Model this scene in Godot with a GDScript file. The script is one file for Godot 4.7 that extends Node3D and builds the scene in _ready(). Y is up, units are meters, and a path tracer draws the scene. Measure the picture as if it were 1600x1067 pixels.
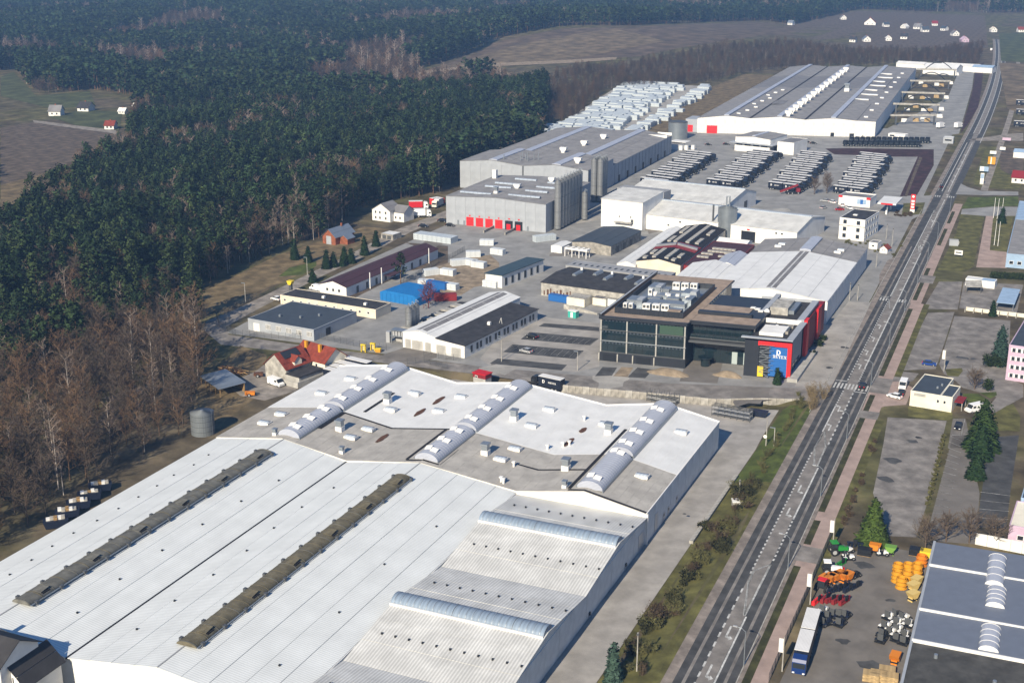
extends Node3D
# An industrial estate seen from the air: white factory halls, a dark glass office, a main road, pine woods and fields.
# Units are metres, y is up, -z runs along the long walls of the halls.

var M := {}
var T := {}
var used := {}
var cache := {}
var rng := RandomNumberGenerator.new()
const YARD := -1.8

class MB:
	var v := PackedVector3Array()
	var n := PackedVector3Array()
	var c := PackedColorArray()
	var col := Color.WHITE
	var colored := false
	func tri(p: Vector3, q: Vector3, r: Vector3) -> void:
		var k := (q - p).cross(r - p).normalized()
		v.append(p); v.append(r); v.append(q)
		n.append(k); n.append(k); n.append(k)
		if colored: c.append(col); c.append(col); c.append(col)
	func trin(p: Vector3, q: Vector3, r: Vector3, a: Vector3, b: Vector3, d: Vector3) -> void:
		v.append(p); v.append(r); v.append(q)
		n.append(a); n.append(d); n.append(b)
		if colored: c.append(col); c.append(col); c.append(col)
	func quad(p: Vector3, q: Vector3, r: Vector3, s: Vector3) -> void:
		tri(p, q, r); tri(p, r, s)
	func box(a: Vector3, b: Vector3) -> void:
		obox((a + b) * 0.5, (b - a).abs())
	func obox(o: Vector3, s: Vector3, m := Basis()) -> void:
		var x := m.x * s.x * 0.5
		var y := m.y * s.y * 0.5
		var z := m.z * s.z * 0.5
		quad(o - x - y + z, o + x - y + z, o + x + y + z, o - x + y + z)
		quad(o + x - y - z, o - x - y - z, o - x + y - z, o + x + y - z)
		quad(o + x - y + z, o + x - y - z, o + x + y - z, o + x + y + z)
		quad(o - x - y - z, o - x - y + z, o - x + y + z, o - x + y - z)
		quad(o - x + y + z, o + x + y + z, o + x + y - z, o - x + y - z)
		quad(o - x - y - z, o + x - y - z, o + x - y + z, o - x - y + z)
	# slab between two slanted quads: p q r s run counter-clockwise seen from above, thickness t downwards
	func sheet(p: Vector3, q: Vector3, r: Vector3, s: Vector3, t: float) -> void:
		var d := Vector3(0, -t, 0)
		quad(p, q, r, s)
		quad(s + d, r + d, q + d, p + d)
		quad(p + d, q + d, q, p); quad(q + d, r + d, r, q)
		quad(r + d, s + d, s, r); quad(s + d, p + d, p, s)
	# polygon in x,y extruded from z0 (far) to z1 (near)
	func prism(poly: PackedVector2Array, z0: float, z1: float) -> void:
		if Geometry2D.is_polygon_clockwise(poly) == false:
			pass
		var area := 0.0
		for i in poly.size():
			area += poly[i].cross(poly[(i + 1) % poly.size()])
		if area < 0: poly.reverse()
		var ids := Geometry2D.triangulate_polygon(poly)
		for i in range(0, ids.size(), 3):
			var p := poly[ids[i]]
			var q := poly[ids[i + 1]]
			var r := poly[ids[i + 2]]
			if (q - p).cross(r - p) < 0:
				var k := q
				q = r
				r = k
			tri(Vector3(p.x, p.y, z1), Vector3(q.x, q.y, z1), Vector3(r.x, r.y, z1))
			tri(Vector3(p.x, p.y, z0), Vector3(r.x, r.y, z0), Vector3(q.x, q.y, z0))
		for i in poly.size():
			var p := poly[i]
			var q := poly[(i + 1) % poly.size()]
			quad(Vector3(p.x, p.y, z0), Vector3(q.x, q.y, z0), Vector3(q.x, q.y, z1), Vector3(p.x, p.y, z1))
	# flat polygon in x,z at height y, facing up
	func flat(poly: PackedVector2Array, y: float) -> void:
		var ids := Geometry2D.triangulate_polygon(poly)
		for i in range(0, ids.size(), 3):
			var p := poly[ids[i]]
			var q := poly[ids[i + 1]]
			var r := poly[ids[i + 2]]
			if (q - p).cross(r - p) > 0:
				var k := q
				q = r
				r = k
			tri(Vector3(p.x, y, p.y), Vector3(q.x, y, q.y), Vector3(r.x, y, r.y))
	# polygon in x,z raised from y0 to y1
	func slab(poly: PackedVector2Array, y0: float, y1: float) -> void:
		var area := 0.0
		for i in poly.size():
			area += poly[i].cross(poly[(i + 1) % poly.size()])
		if area > 0: poly.reverse()
		flat(poly, y1)
		for i in poly.size():
			var p := poly[i]
			var q := poly[(i + 1) % poly.size()]
			quad(Vector3(p.x, y0, p.y), Vector3(q.x, y0, q.y), Vector3(q.x, y1, q.y), Vector3(p.x, y1, p.y))
	func cyl(a: Vector3, b: Vector3, r0: float, r1: float, k := 8, caps := true) -> void:
		var d := (b - a).normalized()
		var u := d.cross(Vector3.RIGHT if absf(d.x) < 0.9 else Vector3.UP).normalized()
		var w := d.cross(u)
		for i in k:
			var t0 := TAU * i / k
			var t1 := TAU * (i + 1) / k
			var e0 := u * cos(t0) + w * sin(t0)
			var e1 := u * cos(t1) + w * sin(t1)
			trin(a + e0 * r0, a + e1 * r0, b + e1 * r1, e0, e1, e1)
			trin(a + e0 * r0, b + e1 * r1, b + e0 * r1, e0, e1, e0)
			if caps:
				tri(b, b + e0 * r1, b + e1 * r1)
				tri(a, a + e1 * r0, a + e0 * r0)
	# arched cap along z, or along x when sideways: centre c, half width hw, rise, y base
	func arch(o: Vector3, hw: float, rise: float, length: float, sideways := false, k := 10, ends := true) -> void:
		var pts := PackedVector3Array()
		for i in k + 1:
			var t := PI * i / k
			pts.append(Vector3(cos(t) * hw, sin(t) * rise, 0))
		var turn := Basis(Vector3.UP, PI / 2) if sideways else Basis()
		var h := Vector3(0, 0, length * 0.5)
		for i in k:
			var p := pts[i]
			var q := pts[i + 1]
			var np := (turn * Vector3(p.x / hw, p.y / rise * 1.2, 0)).normalized()
			var nq := (turn * Vector3(q.x / hw, q.y / rise * 1.2, 0)).normalized()
			var a := o + turn * (p + h)
			var b := o + turn * (p - h)
			var d := o + turn * (q - h)
			var e := o + turn * (q + h)
			trin(a, b, d, np, np, nq); trin(a, d, e, np, nq, nq)
			if ends:
				tri(o + turn * h, a, e)
				tri(o - turn * h, d, b)
	func mesh() -> ArrayMesh:
		var arr := []
		arr.resize(Mesh.ARRAY_MAX)
		arr[Mesh.ARRAY_VERTEX] = v
		arr[Mesh.ARRAY_NORMAL] = n
		if colored: arr[Mesh.ARRAY_COLOR] = c
		var m := ArrayMesh.new()
		m.add_surface_from_arrays(Mesh.PRIMITIVE_TRIANGLES, arr)
		return m

func V(x: float, z: float) -> Vector2:
	return Vector2(x, z)

func numbered(called: String) -> String:
	if not used.has(called):
		used[called] = 0
		return called
	used[called] += 1
	return "%s_%03d" % [called, used[called]]

func tag(o: Node, label: String, category: String, group := "") -> Node:
	o.set_meta("label", label)
	o.set_meta("category", category)
	if group: o.set_meta("group", group)
	return o

func thing(called: String, label: String, category: String, at: Vector3, turn := 0.0, group := "") -> Node3D:
	var o := Node3D.new()
	o.name = numbered(called)
	add_child(o)
	o.position = at
	o.rotation.y = turn
	tag(o, label, category, group)
	return o

func inst(m: Mesh, called: String, mat: Material, parent: Node, at := Vector3.ZERO, turn := 0.0) -> MeshInstance3D:
	var o := MeshInstance3D.new()
	o.name = called
	o.mesh = m
	o.material_override = mat
	o.position = at
	o.rotation.y = turn
	parent.add_child(o, true)
	return o

func part(b: MB, called: String, mat: Material, parent: Node, at := Vector3.ZERO, turn := 0.0) -> MeshInstance3D:
	return inst(b.mesh(), called, mat, parent, at, turn)

func single(b: MB, called: String, label: String, category: String, mat: Material, at := Vector3.ZERO, turn := 0.0, group := "") -> MeshInstance3D:
	var o := part(b, numbered(called), mat, self, at, turn)
	tag(o, label, category, group)
	return o

func structure(b: MB, called: String, mat: Material, at := Vector3.ZERO, turn := 0.0) -> MeshInstance3D:
	var o := part(b, numbered(called), mat, self, at, turn)
	o.set_meta("kind", "structure")
	return o

func copy(o: Node3D, at: Vector3, turn: float, label := "", group := "") -> Node3D:
	var c: Node3D = o.duplicate()
	var base: String = o.name
	var r := RegEx.create_from_string("_\\d\\d\\d$")
	c.name = numbered(r.sub(base, ""))
	add_child(c)
	c.position = at
	c.rotation.y = turn
	if label: c.set_meta("label", label)
	if group: c.set_meta("group", group)
	return c

func box_mesh(s: Vector3) -> ArrayMesh:
	var key := "b%.3f_%.3f_%.3f" % [s.x, s.y, s.z]
	if not cache.has(key):
		var b := MB.new()
		b.obox(Vector3.ZERO, s)
		cache[key] = b.mesh()
	return cache[key]

var skew := 0.0   # a plan that is a slight parallelogram: z falls by this much per metre of x

func bpart(called: String, mat: Material, parent: Node, lo: Vector3, hi: Vector3) -> MeshInstance3D:
	if skew:
		var c := (lo + hi) * 0.5
		var b := MB.new()
		b.obox(Vector3.ZERO, (hi - lo).abs(), Basis(Vector3(1, 0, -skew), Vector3.UP, Vector3(0, 0, 1)))
		return inst(b.mesh(), called, mat, parent, c + Vector3(0, 0, -skew * c.x))
	return inst(box_mesh((hi - lo).abs()), called, mat, parent, (lo + hi) * 0.5)

# local frame of a rectangle: A near left, B near right, C far right
func frame(a: Vector2, b: Vector2, c: Vector2) -> Dictionary:
	var e := (b - a).normalized()
	var f := Vector2(e.y, -e.x)
	return {"o": Vector3(a.x, 0, a.y), "w": (b - a).length(), "d": absf((c - b).dot(f)), "t": atan2(-e.y, e.x)}

# ---------- textures and materials ----------
func grey_tex(called: String, s: int, freq: float, octaves: int, lo: float, hi: float, size := 512, stripes := 0, along_v := false, depth := 0.0) -> ImageTexture:
	if T.has(called): return T[called]
	var f := FastNoiseLite.new()
	f.seed = s
	f.noise_type = FastNoiseLite.TYPE_SIMPLEX_SMOOTH
	f.fractal_type = FastNoiseLite.FRACTAL_FBM
	f.fractal_octaves = octaves
	f.fractal_gain = 0.62
	f.frequency = freq
	var img := f.get_seamless_image(size, size, false, false, 0.2, true)
	img.convert(Image.FORMAT_L8)
	var d := img.get_data()
	for i in d.size():
		var k := lerpf(lo, hi, d[i] / 255.0)
		if stripes:
			var p := float(i / size if along_v else i % size) / size * stripes
			k *= 1.0 - depth * (0.5 - 0.5 * cos(TAU * p))
		d[i] = int(clampf(k, 0, 1) * 255)
	var im2 := Image.create_from_data(size, size, false, Image.FORMAT_L8, d)
	T[called] = ImageTexture.create_from_image(im2)
	return T[called]

func relief_tex(called: String, s: int, freq: float, octaves: int, strength: float, size := 512) -> ImageTexture:
	if T.has(called): return T[called]
	var f := FastNoiseLite.new()
	f.seed = s
	f.frequency = freq
	f.fractal_octaves = octaves
	var img := f.get_seamless_image(size, size, false, false, 0.2, true)
	img.convert(Image.FORMAT_RGBA8)
	img.bump_map_to_normal_map(strength)
	T[called] = ImageTexture.create_from_image(img)
	return T[called]

func mat(called: String, c: Color, rough := 0.85, tex: Texture2D = null, metres := 40.0, metal := 0.0) -> StandardMaterial3D:
	var m := StandardMaterial3D.new()
	m.resource_name = called
	m.albedo_color = c.linear_to_srgb()
	m.roughness = rough
	m.metallic = metal
	m.metallic_specular = 0.35
	if tex:
		m.albedo_texture = tex
		m.uv1_triplanar = true
		m.uv1_scale = Vector3.ONE / metres
	M[called] = m
	return m

func vmat(called: String, rough := 0.9) -> StandardMaterial3D:
	var m := StandardMaterial3D.new()
	m.resource_name = called
	m.vertex_color_use_as_albedo = true
	m.roughness = rough
	m.metallic_specular = 0.2
	M[called] = m
	return m

func make_materials() -> void:
	var soil := grey_tex("soil", 3, 0.004, 8, 0.5, 1.0, 1024)
	var even := grey_tex("even", 5, 0.004, 8, 0.78, 1.0, 1024)
	var faint := grey_tex("faint", 8, 0.006, 7, 0.90, 1.0, 512)
	var worn := grey_tex("worn", 11, 0.005, 8, 0.64, 1.0, 1024)
	var ribs_u := grey_tex("ribs_u", 13, 0.005, 7, 0.88, 1.0, 512, 32, false, 0.09)
	var ribs_v := grey_tex("ribs_v", 14, 0.004, 7, 0.93, 1.0, 1024, 64, true, 0.10)
	var ribs_w := grey_tex("ribs_w", 15, 0.005, 7, 0.80, 1.0, 1024, 64, false, 0.14)
	mat("asphalt", Color(0.10, 0.10, 0.10), 0.88, worn, 30)
	mat("old_asphalt", Color(0.30, 0.275, 0.25), 0.9, worn, 34)
	mat("yard", Color(0.315, 0.31, 0.298), 0.9, even, 46)
	mat("yard_dark", Color(0.20, 0.182, 0.162), 0.9, even, 40)
	mat("paving", Color(0.385, 0.362, 0.332), 0.9, even, 38)
	mat("pale_paving", Color(0.42, 0.40, 0.365), 0.9, even, 38)
	mat("pink_paving", Color(0.43, 0.325, 0.28), 0.92, even, 26)
	mat("shoulder", Color(0.34, 0.29, 0.25), 0.92, worn, 24)
	mat("gravel", Color(0.36, 0.32, 0.275), 0.95, worn, 30)
	mat("sand", Color(0.38, 0.30, 0.21), 0.95, worn, 26)
	mat("earth", Color(0.19, 0.145, 0.105), 0.95, soil, 34)
	mat("red_earth", Color(0.085, 0.04, 0.042), 0.95, soil, 30)
	mat("plough", Color(0.195, 0.142, 0.095), 0.95, soil, 120)
	mat("stubble", Color(0.265, 0.20, 0.12), 0.95, soil, 90)
	mat("lawn", Color(0.13, 0.165, 0.032), 0.95, soil, 28)
	mat("rough_grass", Color(0.19, 0.178, 0.055), 0.95, soil, 30)
	mat("dry_grass", Color(0.27, 0.20, 0.105), 0.95, soil, 36)
	mat("meadow", Color(0.12, 0.135, 0.05), 0.95, soil, 80)
	mat("strip_grass", Color(0.085, 0.085, 0.03), 0.95, soil, 20)
	mat("flat_felt", Color(0.10, 0.098, 0.092), 0.85, worn, 24)
	mat("paint", Color(0.72, 0.72, 0.69), 0.8, worn, 9)
	mat("white_sheet", Color(0.76, 0.785, 0.775), 0.55, ribs_v, 36)
	mat("white_wall", Color(0.80, 0.80, 0.78), 0.6, ribs_u, 12)
	mat("white_plain", Color(0.80, 0.79, 0.76), 0.7, faint, 20)
	mat("white_membrane", Color(0.73, 0.735, 0.725), 0.65, faint, 26)
	mat("beige_membrane", Color(0.47, 0.445, 0.405), 0.75, even, 26)
	mat("old_sheet", Color(0.78, 0.78, 0.75), 0.65, ribs_w, 40)
	mat("grey_sheet", Color(0.36, 0.365, 0.375), 0.6, ribs_u, 14)
	mat("grey_wall", Color(0.37, 0.395, 0.43), 0.55, faint, 20)
	mat("grey_roof", Color(0.30, 0.29, 0.285), 0.8, even, 30)
	mat("mid_roof", Color(0.23, 0.225, 0.23), 0.8, even, 30)
	mat("dark_roof", Color(0.062, 0.060, 0.063), 0.8, worn, 20)
	mat("slate_roof", Color(0.062, 0.078, 0.10), 0.7, ribs_u, 14)
	mat("blue_roof", Color(0.165, 0.19, 0.245), 0.6, ribs_v, 12)
	mat("teal_roof", Color(0.045, 0.075, 0.095), 0.6, faint, 20)
	mat("felt", Color(0.028, 0.026, 0.028), 0.75, worn, 14)
	mat("maroon_roof", Color(0.075, 0.033, 0.042), 0.7, ribs_u, 14)
	mat("red_tiles", Color(0.30, 0.060, 0.034), 0.7, worn, 10)
	mat("brick", Color(0.36, 0.12, 0.06), 0.85, worn, 10)
	mat("cream", Color(0.72, 0.645, 0.52), 0.85, faint, 16)
	mat("pale_cream", Color(0.80, 0.75, 0.62), 0.85, faint, 16)
	mat("render_grey", Color(0.50, 0.49, 0.46), 0.9, even, 16)
	mat("lilac", Color(0.56, 0.42, 0.54), 0.85, faint, 16)
	mat("pale_blue", Color(0.36, 0.50, 0.68), 0.7, ribs_u, 12)
	mat("skylight", Color(0.46, 0.49, 0.57), 0.35, ribs_v, 22)
	mat("skylight_x", Color(0.44, 0.50, 0.58), 0.35, ribs_u, 26)
	mat("blue_barrel", Color(0.25, 0.32, 0.41), 0.4, ribs_u, 26)
	mat("aged_skylight", Color(0.20, 0.175, 0.115), 0.75, worn, 16)
	mat("grey_skylight", Color(0.20, 0.195, 0.17), 0.75, worn, 16)
	mat("zinc", Color(0.33, 0.365, 0.40), 0.4, faint, 12, 0.55)
	mat("steel", Color(0.36, 0.40, 0.43), 0.38, ribs_u, 14, 0.6)
	mat("silo_steel", Color(0.33, 0.34, 0.345), 0.42, faint, 9, 0.55)
	mat("dark_steel", Color(0.10, 0.105, 0.11), 0.5, null, 1.0, 0.3)
	mat("black_metal", Color(0.016, 0.018, 0.022), 0.45)
	mat("black_panel", Color(0.030, 0.034, 0.042), 0.4, faint, 14)
	mat("glass_dark", Color(0.010, 0.020, 0.024), 0.06)
	M.glass_dark.metallic_specular = 0.7
	mat("glass_pale", Color(0.36, 0.42, 0.42), 0.15)
	mat("green_glass", Color(0.05, 0.085, 0.062), 0.1)
	mat("window_glass", Color(0.025, 0.03, 0.036), 0.1)
	mat("terrace", Color(0.37, 0.285, 0.22), 0.9, even, 16)
	mat("concrete", Color(0.43, 0.405, 0.36), 0.92, worn, 14)
	mat("pale_concrete", Color(0.52, 0.50, 0.455), 0.92, worn, 16)
	mat("red", Color(0.50, 0.014, 0.018), 0.5)
	mat("bright_red", Color(0.60, 0.022, 0.024), 0.5)
	mat("dark_red", Color(0.20, 0.018, 0.022), 0.6)
	mat("blue", Color(0.018, 0.11, 0.34), 0.5)
	mat("sign_blue", Color(0.025, 0.12, 0.36), 0.5)
	mat("tarp_blue", Color(0.014, 0.17, 0.46), 0.6, faint, 12)
	mat("cab_blue", Color(0.012, 0.035, 0.14), 0.3)
	mat("navy", Color(0.012, 0.017, 0.034), 0.4)
	mat("yellow", Color(0.68, 0.50, 0.03), 0.55)
	mat("orange", Color(0.62, 0.20, 0.018), 0.5)
	mat("amber", Color(0.56, 0.27, 0.02), 0.5)
	mat("straw", Color(0.62, 0.46, 0.17), 0.6)
	mat("green", Color(0.02, 0.22, 0.035), 0.5)
	mat("lime", Color(0.14, 0.28, 0.05), 0.5)
	mat("wood", Color(0.42, 0.27, 0.12), 0.85, worn, 6)
	mat("pale_wood", Color(0.60, 0.43, 0.22), 0.85, worn, 6)
	mat("rust", Color(0.15, 0.07, 0.04), 0.9, worn, 6)
	mat("wrap", Color(0.66, 0.73, 0.78), 0.4, grey_tex("wrap_t", 31, 0.05, 5, 0.68, 1.0, 256), 8)
	mat("container_white", Color(0.72, 0.76, 0.78), 0.5, ribs_u, 9)
	mat("trailer_roof", Color(0.80, 0.79, 0.77), 0.6, ribs_v, 16)
	mat("trailer_side", Color(0.012, 0.016, 0.028), 0.45)
	mat("tyre", Color(0.018, 0.018, 0.018), 0.9)
	mat("white_paint", Color(0.78, 0.78, 0.77), 0.3)
	mat("silver_paint", Color(0.45, 0.46, 0.47), 0.3, null, 1.0, 0.3)
	mat("black_paint", Color(0.012, 0.013, 0.016), 0.25)
	mat("car_blue", Color(0.015, 0.05, 0.22), 0.25)
	mat("car_red", Color(0.32, 0.012, 0.012), 0.3)
	mat("bark", Color(0.10, 0.075, 0.055), 0.95)
	mat("birch_bark", Color(0.50, 0.46, 0.42), 0.9)
	mat("teal_cabin", Color(0.05, 0.36, 0.30), 0.5)
	vmat("leaf")
	M.leaf.backlight_enabled = true
	M.leaf.backlight = Color(0.05, 0.07, 0.03)
	vmat("twig")
	vmat("land")
	M.land.albedo_texture = soil
	M.land.uv1_triplanar = true
	M.land.uv1_scale = Vector3.ONE / 70.0

func _ready() -> void:
	rng.seed = 20240311
	var cam := Camera3D.new()
	cam.name = "camera"
	add_child(cam)
	cam.position = Vector3(0, 128, 0)
	cam.rotation_degrees = Vector3(-17.576, 23.55, 0)
	cam.fov = 29.21
	cam.near = 1.0
	cam.far = 9000.0
	cam.current = true
	var sky_mat := ProceduralSkyMaterial.new()
	sky_mat.sky_top_color = Color(0.25, 0.41, 0.62)
	sky_mat.sky_horizon_color = Color(0.60, 0.68, 0.75)
	sky_mat.sky_curve = 0.12
	sky_mat.ground_horizon_color = Color(0.55, 0.62, 0.70)
	sky_mat.ground_bottom_color = Color(0.20, 0.18, 0.15)
	sky_mat.sky_energy_multiplier = 0.9
	var sky := Sky.new()
	sky.sky_material = sky_mat
	var env := Environment.new()
	env.background_mode = Environment.BG_SKY
	env.sky = sky
	env.tonemap_mode = Environment.TONE_MAPPER_LINEAR
	env.tonemap_exposure = 1.5
	env.sdfgi_enabled = true
	env.ssao_enabled = true
	env.ssil_enabled = true
	env.fog_enabled = true
	env.fog_density = 0.00015
	env.fog_light_color = Color(0.50, 0.66, 0.86)
	var we := WorldEnvironment.new()
	we.name = "world"
	we.environment = env
	add_child(we)
	var sun := DirectionalLight3D.new()
	sun.name = "sun"
	sun.light_energy = 1.6
	sun.light_color = Color(1.0, 0.95, 0.86)
	sun.light_angular_distance = 0.5
	sun.shadow_enabled = true
	sun.rotation_degrees = Vector3(-31, -1.8, 0)
	add_child(sun)

	make_materials()
	build_ground()
	build_sheets()
	build_road()
	build_white_hall()
	build_works()
	build_office()
	build_far()
	build_west()
	build_east()
	build_villages()
	build_forest()
	build_yard()
	build_vehicles()
	build_plants()

# ---------- terrain ----------
func bump(x: float, z: float, cx: float, cz: float, rx: float, rz: float) -> float:
	var a := (x - cx) / rx
	var b := (z - cz) / rz
	var d := a * a + b * b
	return exp(-d * 1.5)

func land_height(x: float, z: float) -> float:
	var y := 0.0
	if z < -1000:
		y += 16.0 * bump(x, z, -560, -1500, 260, 300)
		y += 22.0 * bump(x, z, -1300, -2300, 700, 420) + 26.0 * bump(x, z, -500, -2900, 800, 450)
		y += 14.0 * bump(x, z, -1100, -1500, 350, 250)
		y *= clampf((-x - 150.0 - (-z - 1000.0) * 0.06) / 160.0, 0, 1)
	# the yard beside the front hall lies lower than the roads round it
	if x > -200 and x < -40 and z > -352 and z < -100:
		var k := clampf((-55.0 + z * 0.0192 - x) / 7.5, 0, 1)
		if z < -333:
			k *= clampf((z + 341.0 - (x + 130.0) * -0.17) / 1.0, 0, 1) if x < -62 else clampf((z + 351.0) / 3.0, 0, 1)
		k *= clampf((x + 195.0) / 4.0, 0, 1)
		y += (YARD - 0.12) * k
	return y

const SOIL := Color(0.155, 0.125, 0.085)

func ground_colour(x: float, z: float, f: FastNoiseLite) -> Color:
	var k := f.get_noise_2d(x, z) * 0.5 + 0.5
	var k2 := f.get_noise_2d(x * 4.0 + 900, z * 4.0) * 0.5 + 0.5
	var c := Color(0.19, 0.155, 0.105).lerp(Color(0.18, 0.165, 0.075), smoothstep(0.35, 0.65, k))
	return c.lerp(Color(0.24, 0.19, 0.11), smoothstep(0.5, 0.8, k2) * 0.7)

func land_patch(b: MB, x0: float, x1: float, z0: float, z1: float, step: float, f: FastNoiseLite, hole: Rect2) -> void:
	var nx := int(round((x1 - x0) / step))
	var nz := int(round((z1 - z0) / step))
	var hs := PackedFloat32Array()
	hs.resize((nx + 1) * (nz + 1))
	for i in nx + 1:
		for j in nz + 1:
			hs[i * (nz + 1) + j] = land_height(x0 + i * step, z0 + j * step)
	for i in nx:
		for j in nz:
			var xa := x0 + i * step
			var za := z0 + j * step
			if hole.has_area() and hole.has_point(Vector2(xa + step * 0.5, za + step * 0.5)): continue
			b.col = ground_colour(xa, za, f)
			b.quad(Vector3(xa, hs[i * (nz + 1) + j + 1], za + step), Vector3(xa + step, hs[(i + 1) * (nz + 1) + j + 1], za + step), Vector3(xa + step, hs[(i + 1) * (nz + 1) + j], za), Vector3(xa, hs[i * (nz + 1) + j], za))

func build_ground() -> void:
	var f := FastNoiseLite.new()
	f.seed = 4
	f.frequency = 0.012
	f.fractal_octaves = 4
	var b := MB.new()
	b.colored = true
	var near_hole := Rect2(-240, -360, 240, 240)
	land_patch(b, -240, 0, -360, -120, 2.0, f, Rect2())
	land_patch(b, -720, 480, -1080, 120, 12.0, f, near_hole)
	land_patch(b, -4200, 1800, -5760, 240, 60.0, f, Rect2(-720, -1080, 1200, 1200))
	structure(b, "ground", M.land)

func sheet_on(called: String, m: Material, y: float, pts: Array) -> MeshInstance3D:
	var b := MB.new()
	b.flat(PackedVector2Array(pts), y)
	return structure(b, called, m)

# sheet draped over the hills, cut into cells
func drape(called: String, m: Material, lift: float, pts: Array, step := 20.0) -> MeshInstance3D:
	var poly := PackedVector2Array(pts)
	var lo := poly[0]
	var hi := poly[0]
	for p in poly:
		lo = lo.min(p)
		hi = hi.max(p)
	var b := MB.new()
	var nx := int(ceil((hi.x - lo.x) / step))
	var nz := int(ceil((hi.y - lo.y) / step))
	for i in nx:
		for j in nz:
			var c := lo + Vector2(i, j) * step
			var cell := PackedVector2Array([c, c + Vector2(step, 0), c + Vector2(step, step), c + Vector2(0, step)])
			for piece in Geometry2D.intersect_polygons(poly, cell):
				if piece.size() < 3: continue
				var ids := Geometry2D.triangulate_polygon(piece)
				for k in range(0, ids.size(), 3):
					var p: Vector2 = piece[ids[k]]
					var q: Vector2 = piece[ids[k + 1]]
					var r: Vector2 = piece[ids[k + 2]]
					if (q - p).cross(r - p) > 0:
						var t := q
						q = r
						r = t
					b.tri(Vector3(p.x, land_height(p.x, p.y) + lift, p.y), Vector3(q.x, land_height(q.x, q.y) + lift, q.y), Vector3(r.x, land_height(r.x, r.y) + lift, r.y))
	return structure(b, called, m)

# ---------- the white factory hall in front ----------
const HX0 := -190.6   # west eave
const HR1 := -170.6
const HV1 := -153.1
const HR2 := -133.1
const HV2 := -108.5
const HX1 := -77.5    # east wall
const HS := -155.2    # south gables
const HM := -251.5    # where the two halves meet
const HN := -312.2    # north gables
const EAVE := 5.3
const RIDGE := 8.3

func roof_strips(parent: Node3D, called: String, m: Material, xa: float, ya: float, xb: float, yb: float, z0: float, z1: float, count: int, lift := 0.0) -> void:
	# sheets side by side from the eave (xa) to the ridge (xb), each a little proud of its neighbour
	for i in count:
		var t0 := float(i) / count
		var t1 := float(i + 1) / count
		var p := Vector3(lerpf(xa, xb, t0), lerpf(ya, yb, t0) + lift, 0)
		var q := Vector3(lerpf(xa, xb, t1), lerpf(ya, yb, t1) + lift, 0)
		var up := Vector3(0, 0.03 if i % 2 else 0.0, 0)
		var gap := (q - p).normalized() * 0.05
		p += gap + up
		q += up - gap
		var b := MB.new()
		if p.x < q.x:
			b.sheet(p + Vector3(0, 0, z1), q + Vector3(0, 0, z1), q + Vector3(0, 0, z0), p + Vector3(0, 0, z0), 0.12)
		else:
			b.sheet(q + Vector3(0, 0, z1), p + Vector3(0, 0, z1), p + Vector3(0, 0, z0), q + Vector3(0, 0, z0), 0.12)
		part(b, called, m, parent)

func roof_vent(parent: Node3D, at: Vector3, s := 1.0) -> void:
	# tall ventilation box with a wider head
	var v := bpart("ventilator", M.white_plain, parent, at + Vector3(-0.9, -0.3, -0.9) * s, at + Vector3(0.9, 1.2, 0.9) * s)
	var b := MB.new()
	b.obox(Vector3(0, 1.65, 0) * s, Vector3(1.5, 1.8, 1.5) * s)
	b.obox(Vector3(0, 2.75, 0.1) * s, Vector3(1.9, 0.5, 2.1) * s)
	part(b, "head", M.zinc, v, Vector3(0, -0.45, 0) * s)

func roof_hatch(parent: Node3D, at: Vector3, w := 3.2, d := 2.0, called := "skylight_dome") -> void:
	var b := MB.new()
	b.obox(Vector3(0, 0.2, 0), Vector3(w, 0.7, d))
	var o := part(b, called, M.white_plain, parent, at)
	var c := MB.new()
	c.arch(Vector3(0, 0.55, 0), d * 0.44, 0.22, w * 0.9, true, 6)
	part(c, "dome", M.skylight_x, o)

func ridge_barrel(parent: Node3D, x: float, y: float, z0: float, z1: float, hw: float, flaps: Array) -> void:
	var b := MB.new()
	b.arch(Vector3(x, y, (z0 + z1) * 0.5), hw, hw * 0.62, absf(z1 - z0), false, 14)
	var o := part(b, "barrel_skylight", M.skylight, parent)
	var e := MB.new()
	for s in [-1, 1]:
		e.obox(Vector3(x + s * (hw + 0.02), y - 0.1, (z0 + z1) * 0.5), Vector3(0.28, 0.75, absf(z1 - z0) + 0.3))
	part(e, "kerb", M.zinc, o)
	var n := int(absf(z1 - z0) / 1.1)
	var r := MB.new()
	for i in n + 1:
		var z := lerpf(z0, z1, float(i) / n)
		for k in 10:
			var t0 := PI * k / 10
			var t1 := PI * (k + 1) / 10
			var p := Vector3(x + cos(t0) * (hw + 0.03), y + sin(t0) * (hw * 0.62 + 0.03), z)
			var q := Vector3(x + cos(t1) * (hw + 0.03), y + sin(t1) * (hw * 0.62 + 0.03), z)
			var h := Vector3(0, 0, 0.05)
			r.quad(p + h, p - h, q - h, q + h)
	part(r, "glazing_bar", M.white_plain, o)
	for zf in flaps:
		for s in [-1, 1]:
			var fb := MB.new()
			fb.obox(Vector3.ZERO, Vector3(1.7, 0.12, 1.5), Basis(Vector3(0, 0, 1), -s * 0.18) * Basis(Vector3(1, 0, 0), 0.25))
			part(fb, "vent_flap", M.white_plain, o, Vector3(x + s * 1.0, y + hw * 0.62 + 0.08, zf + s * 0.5))

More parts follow.
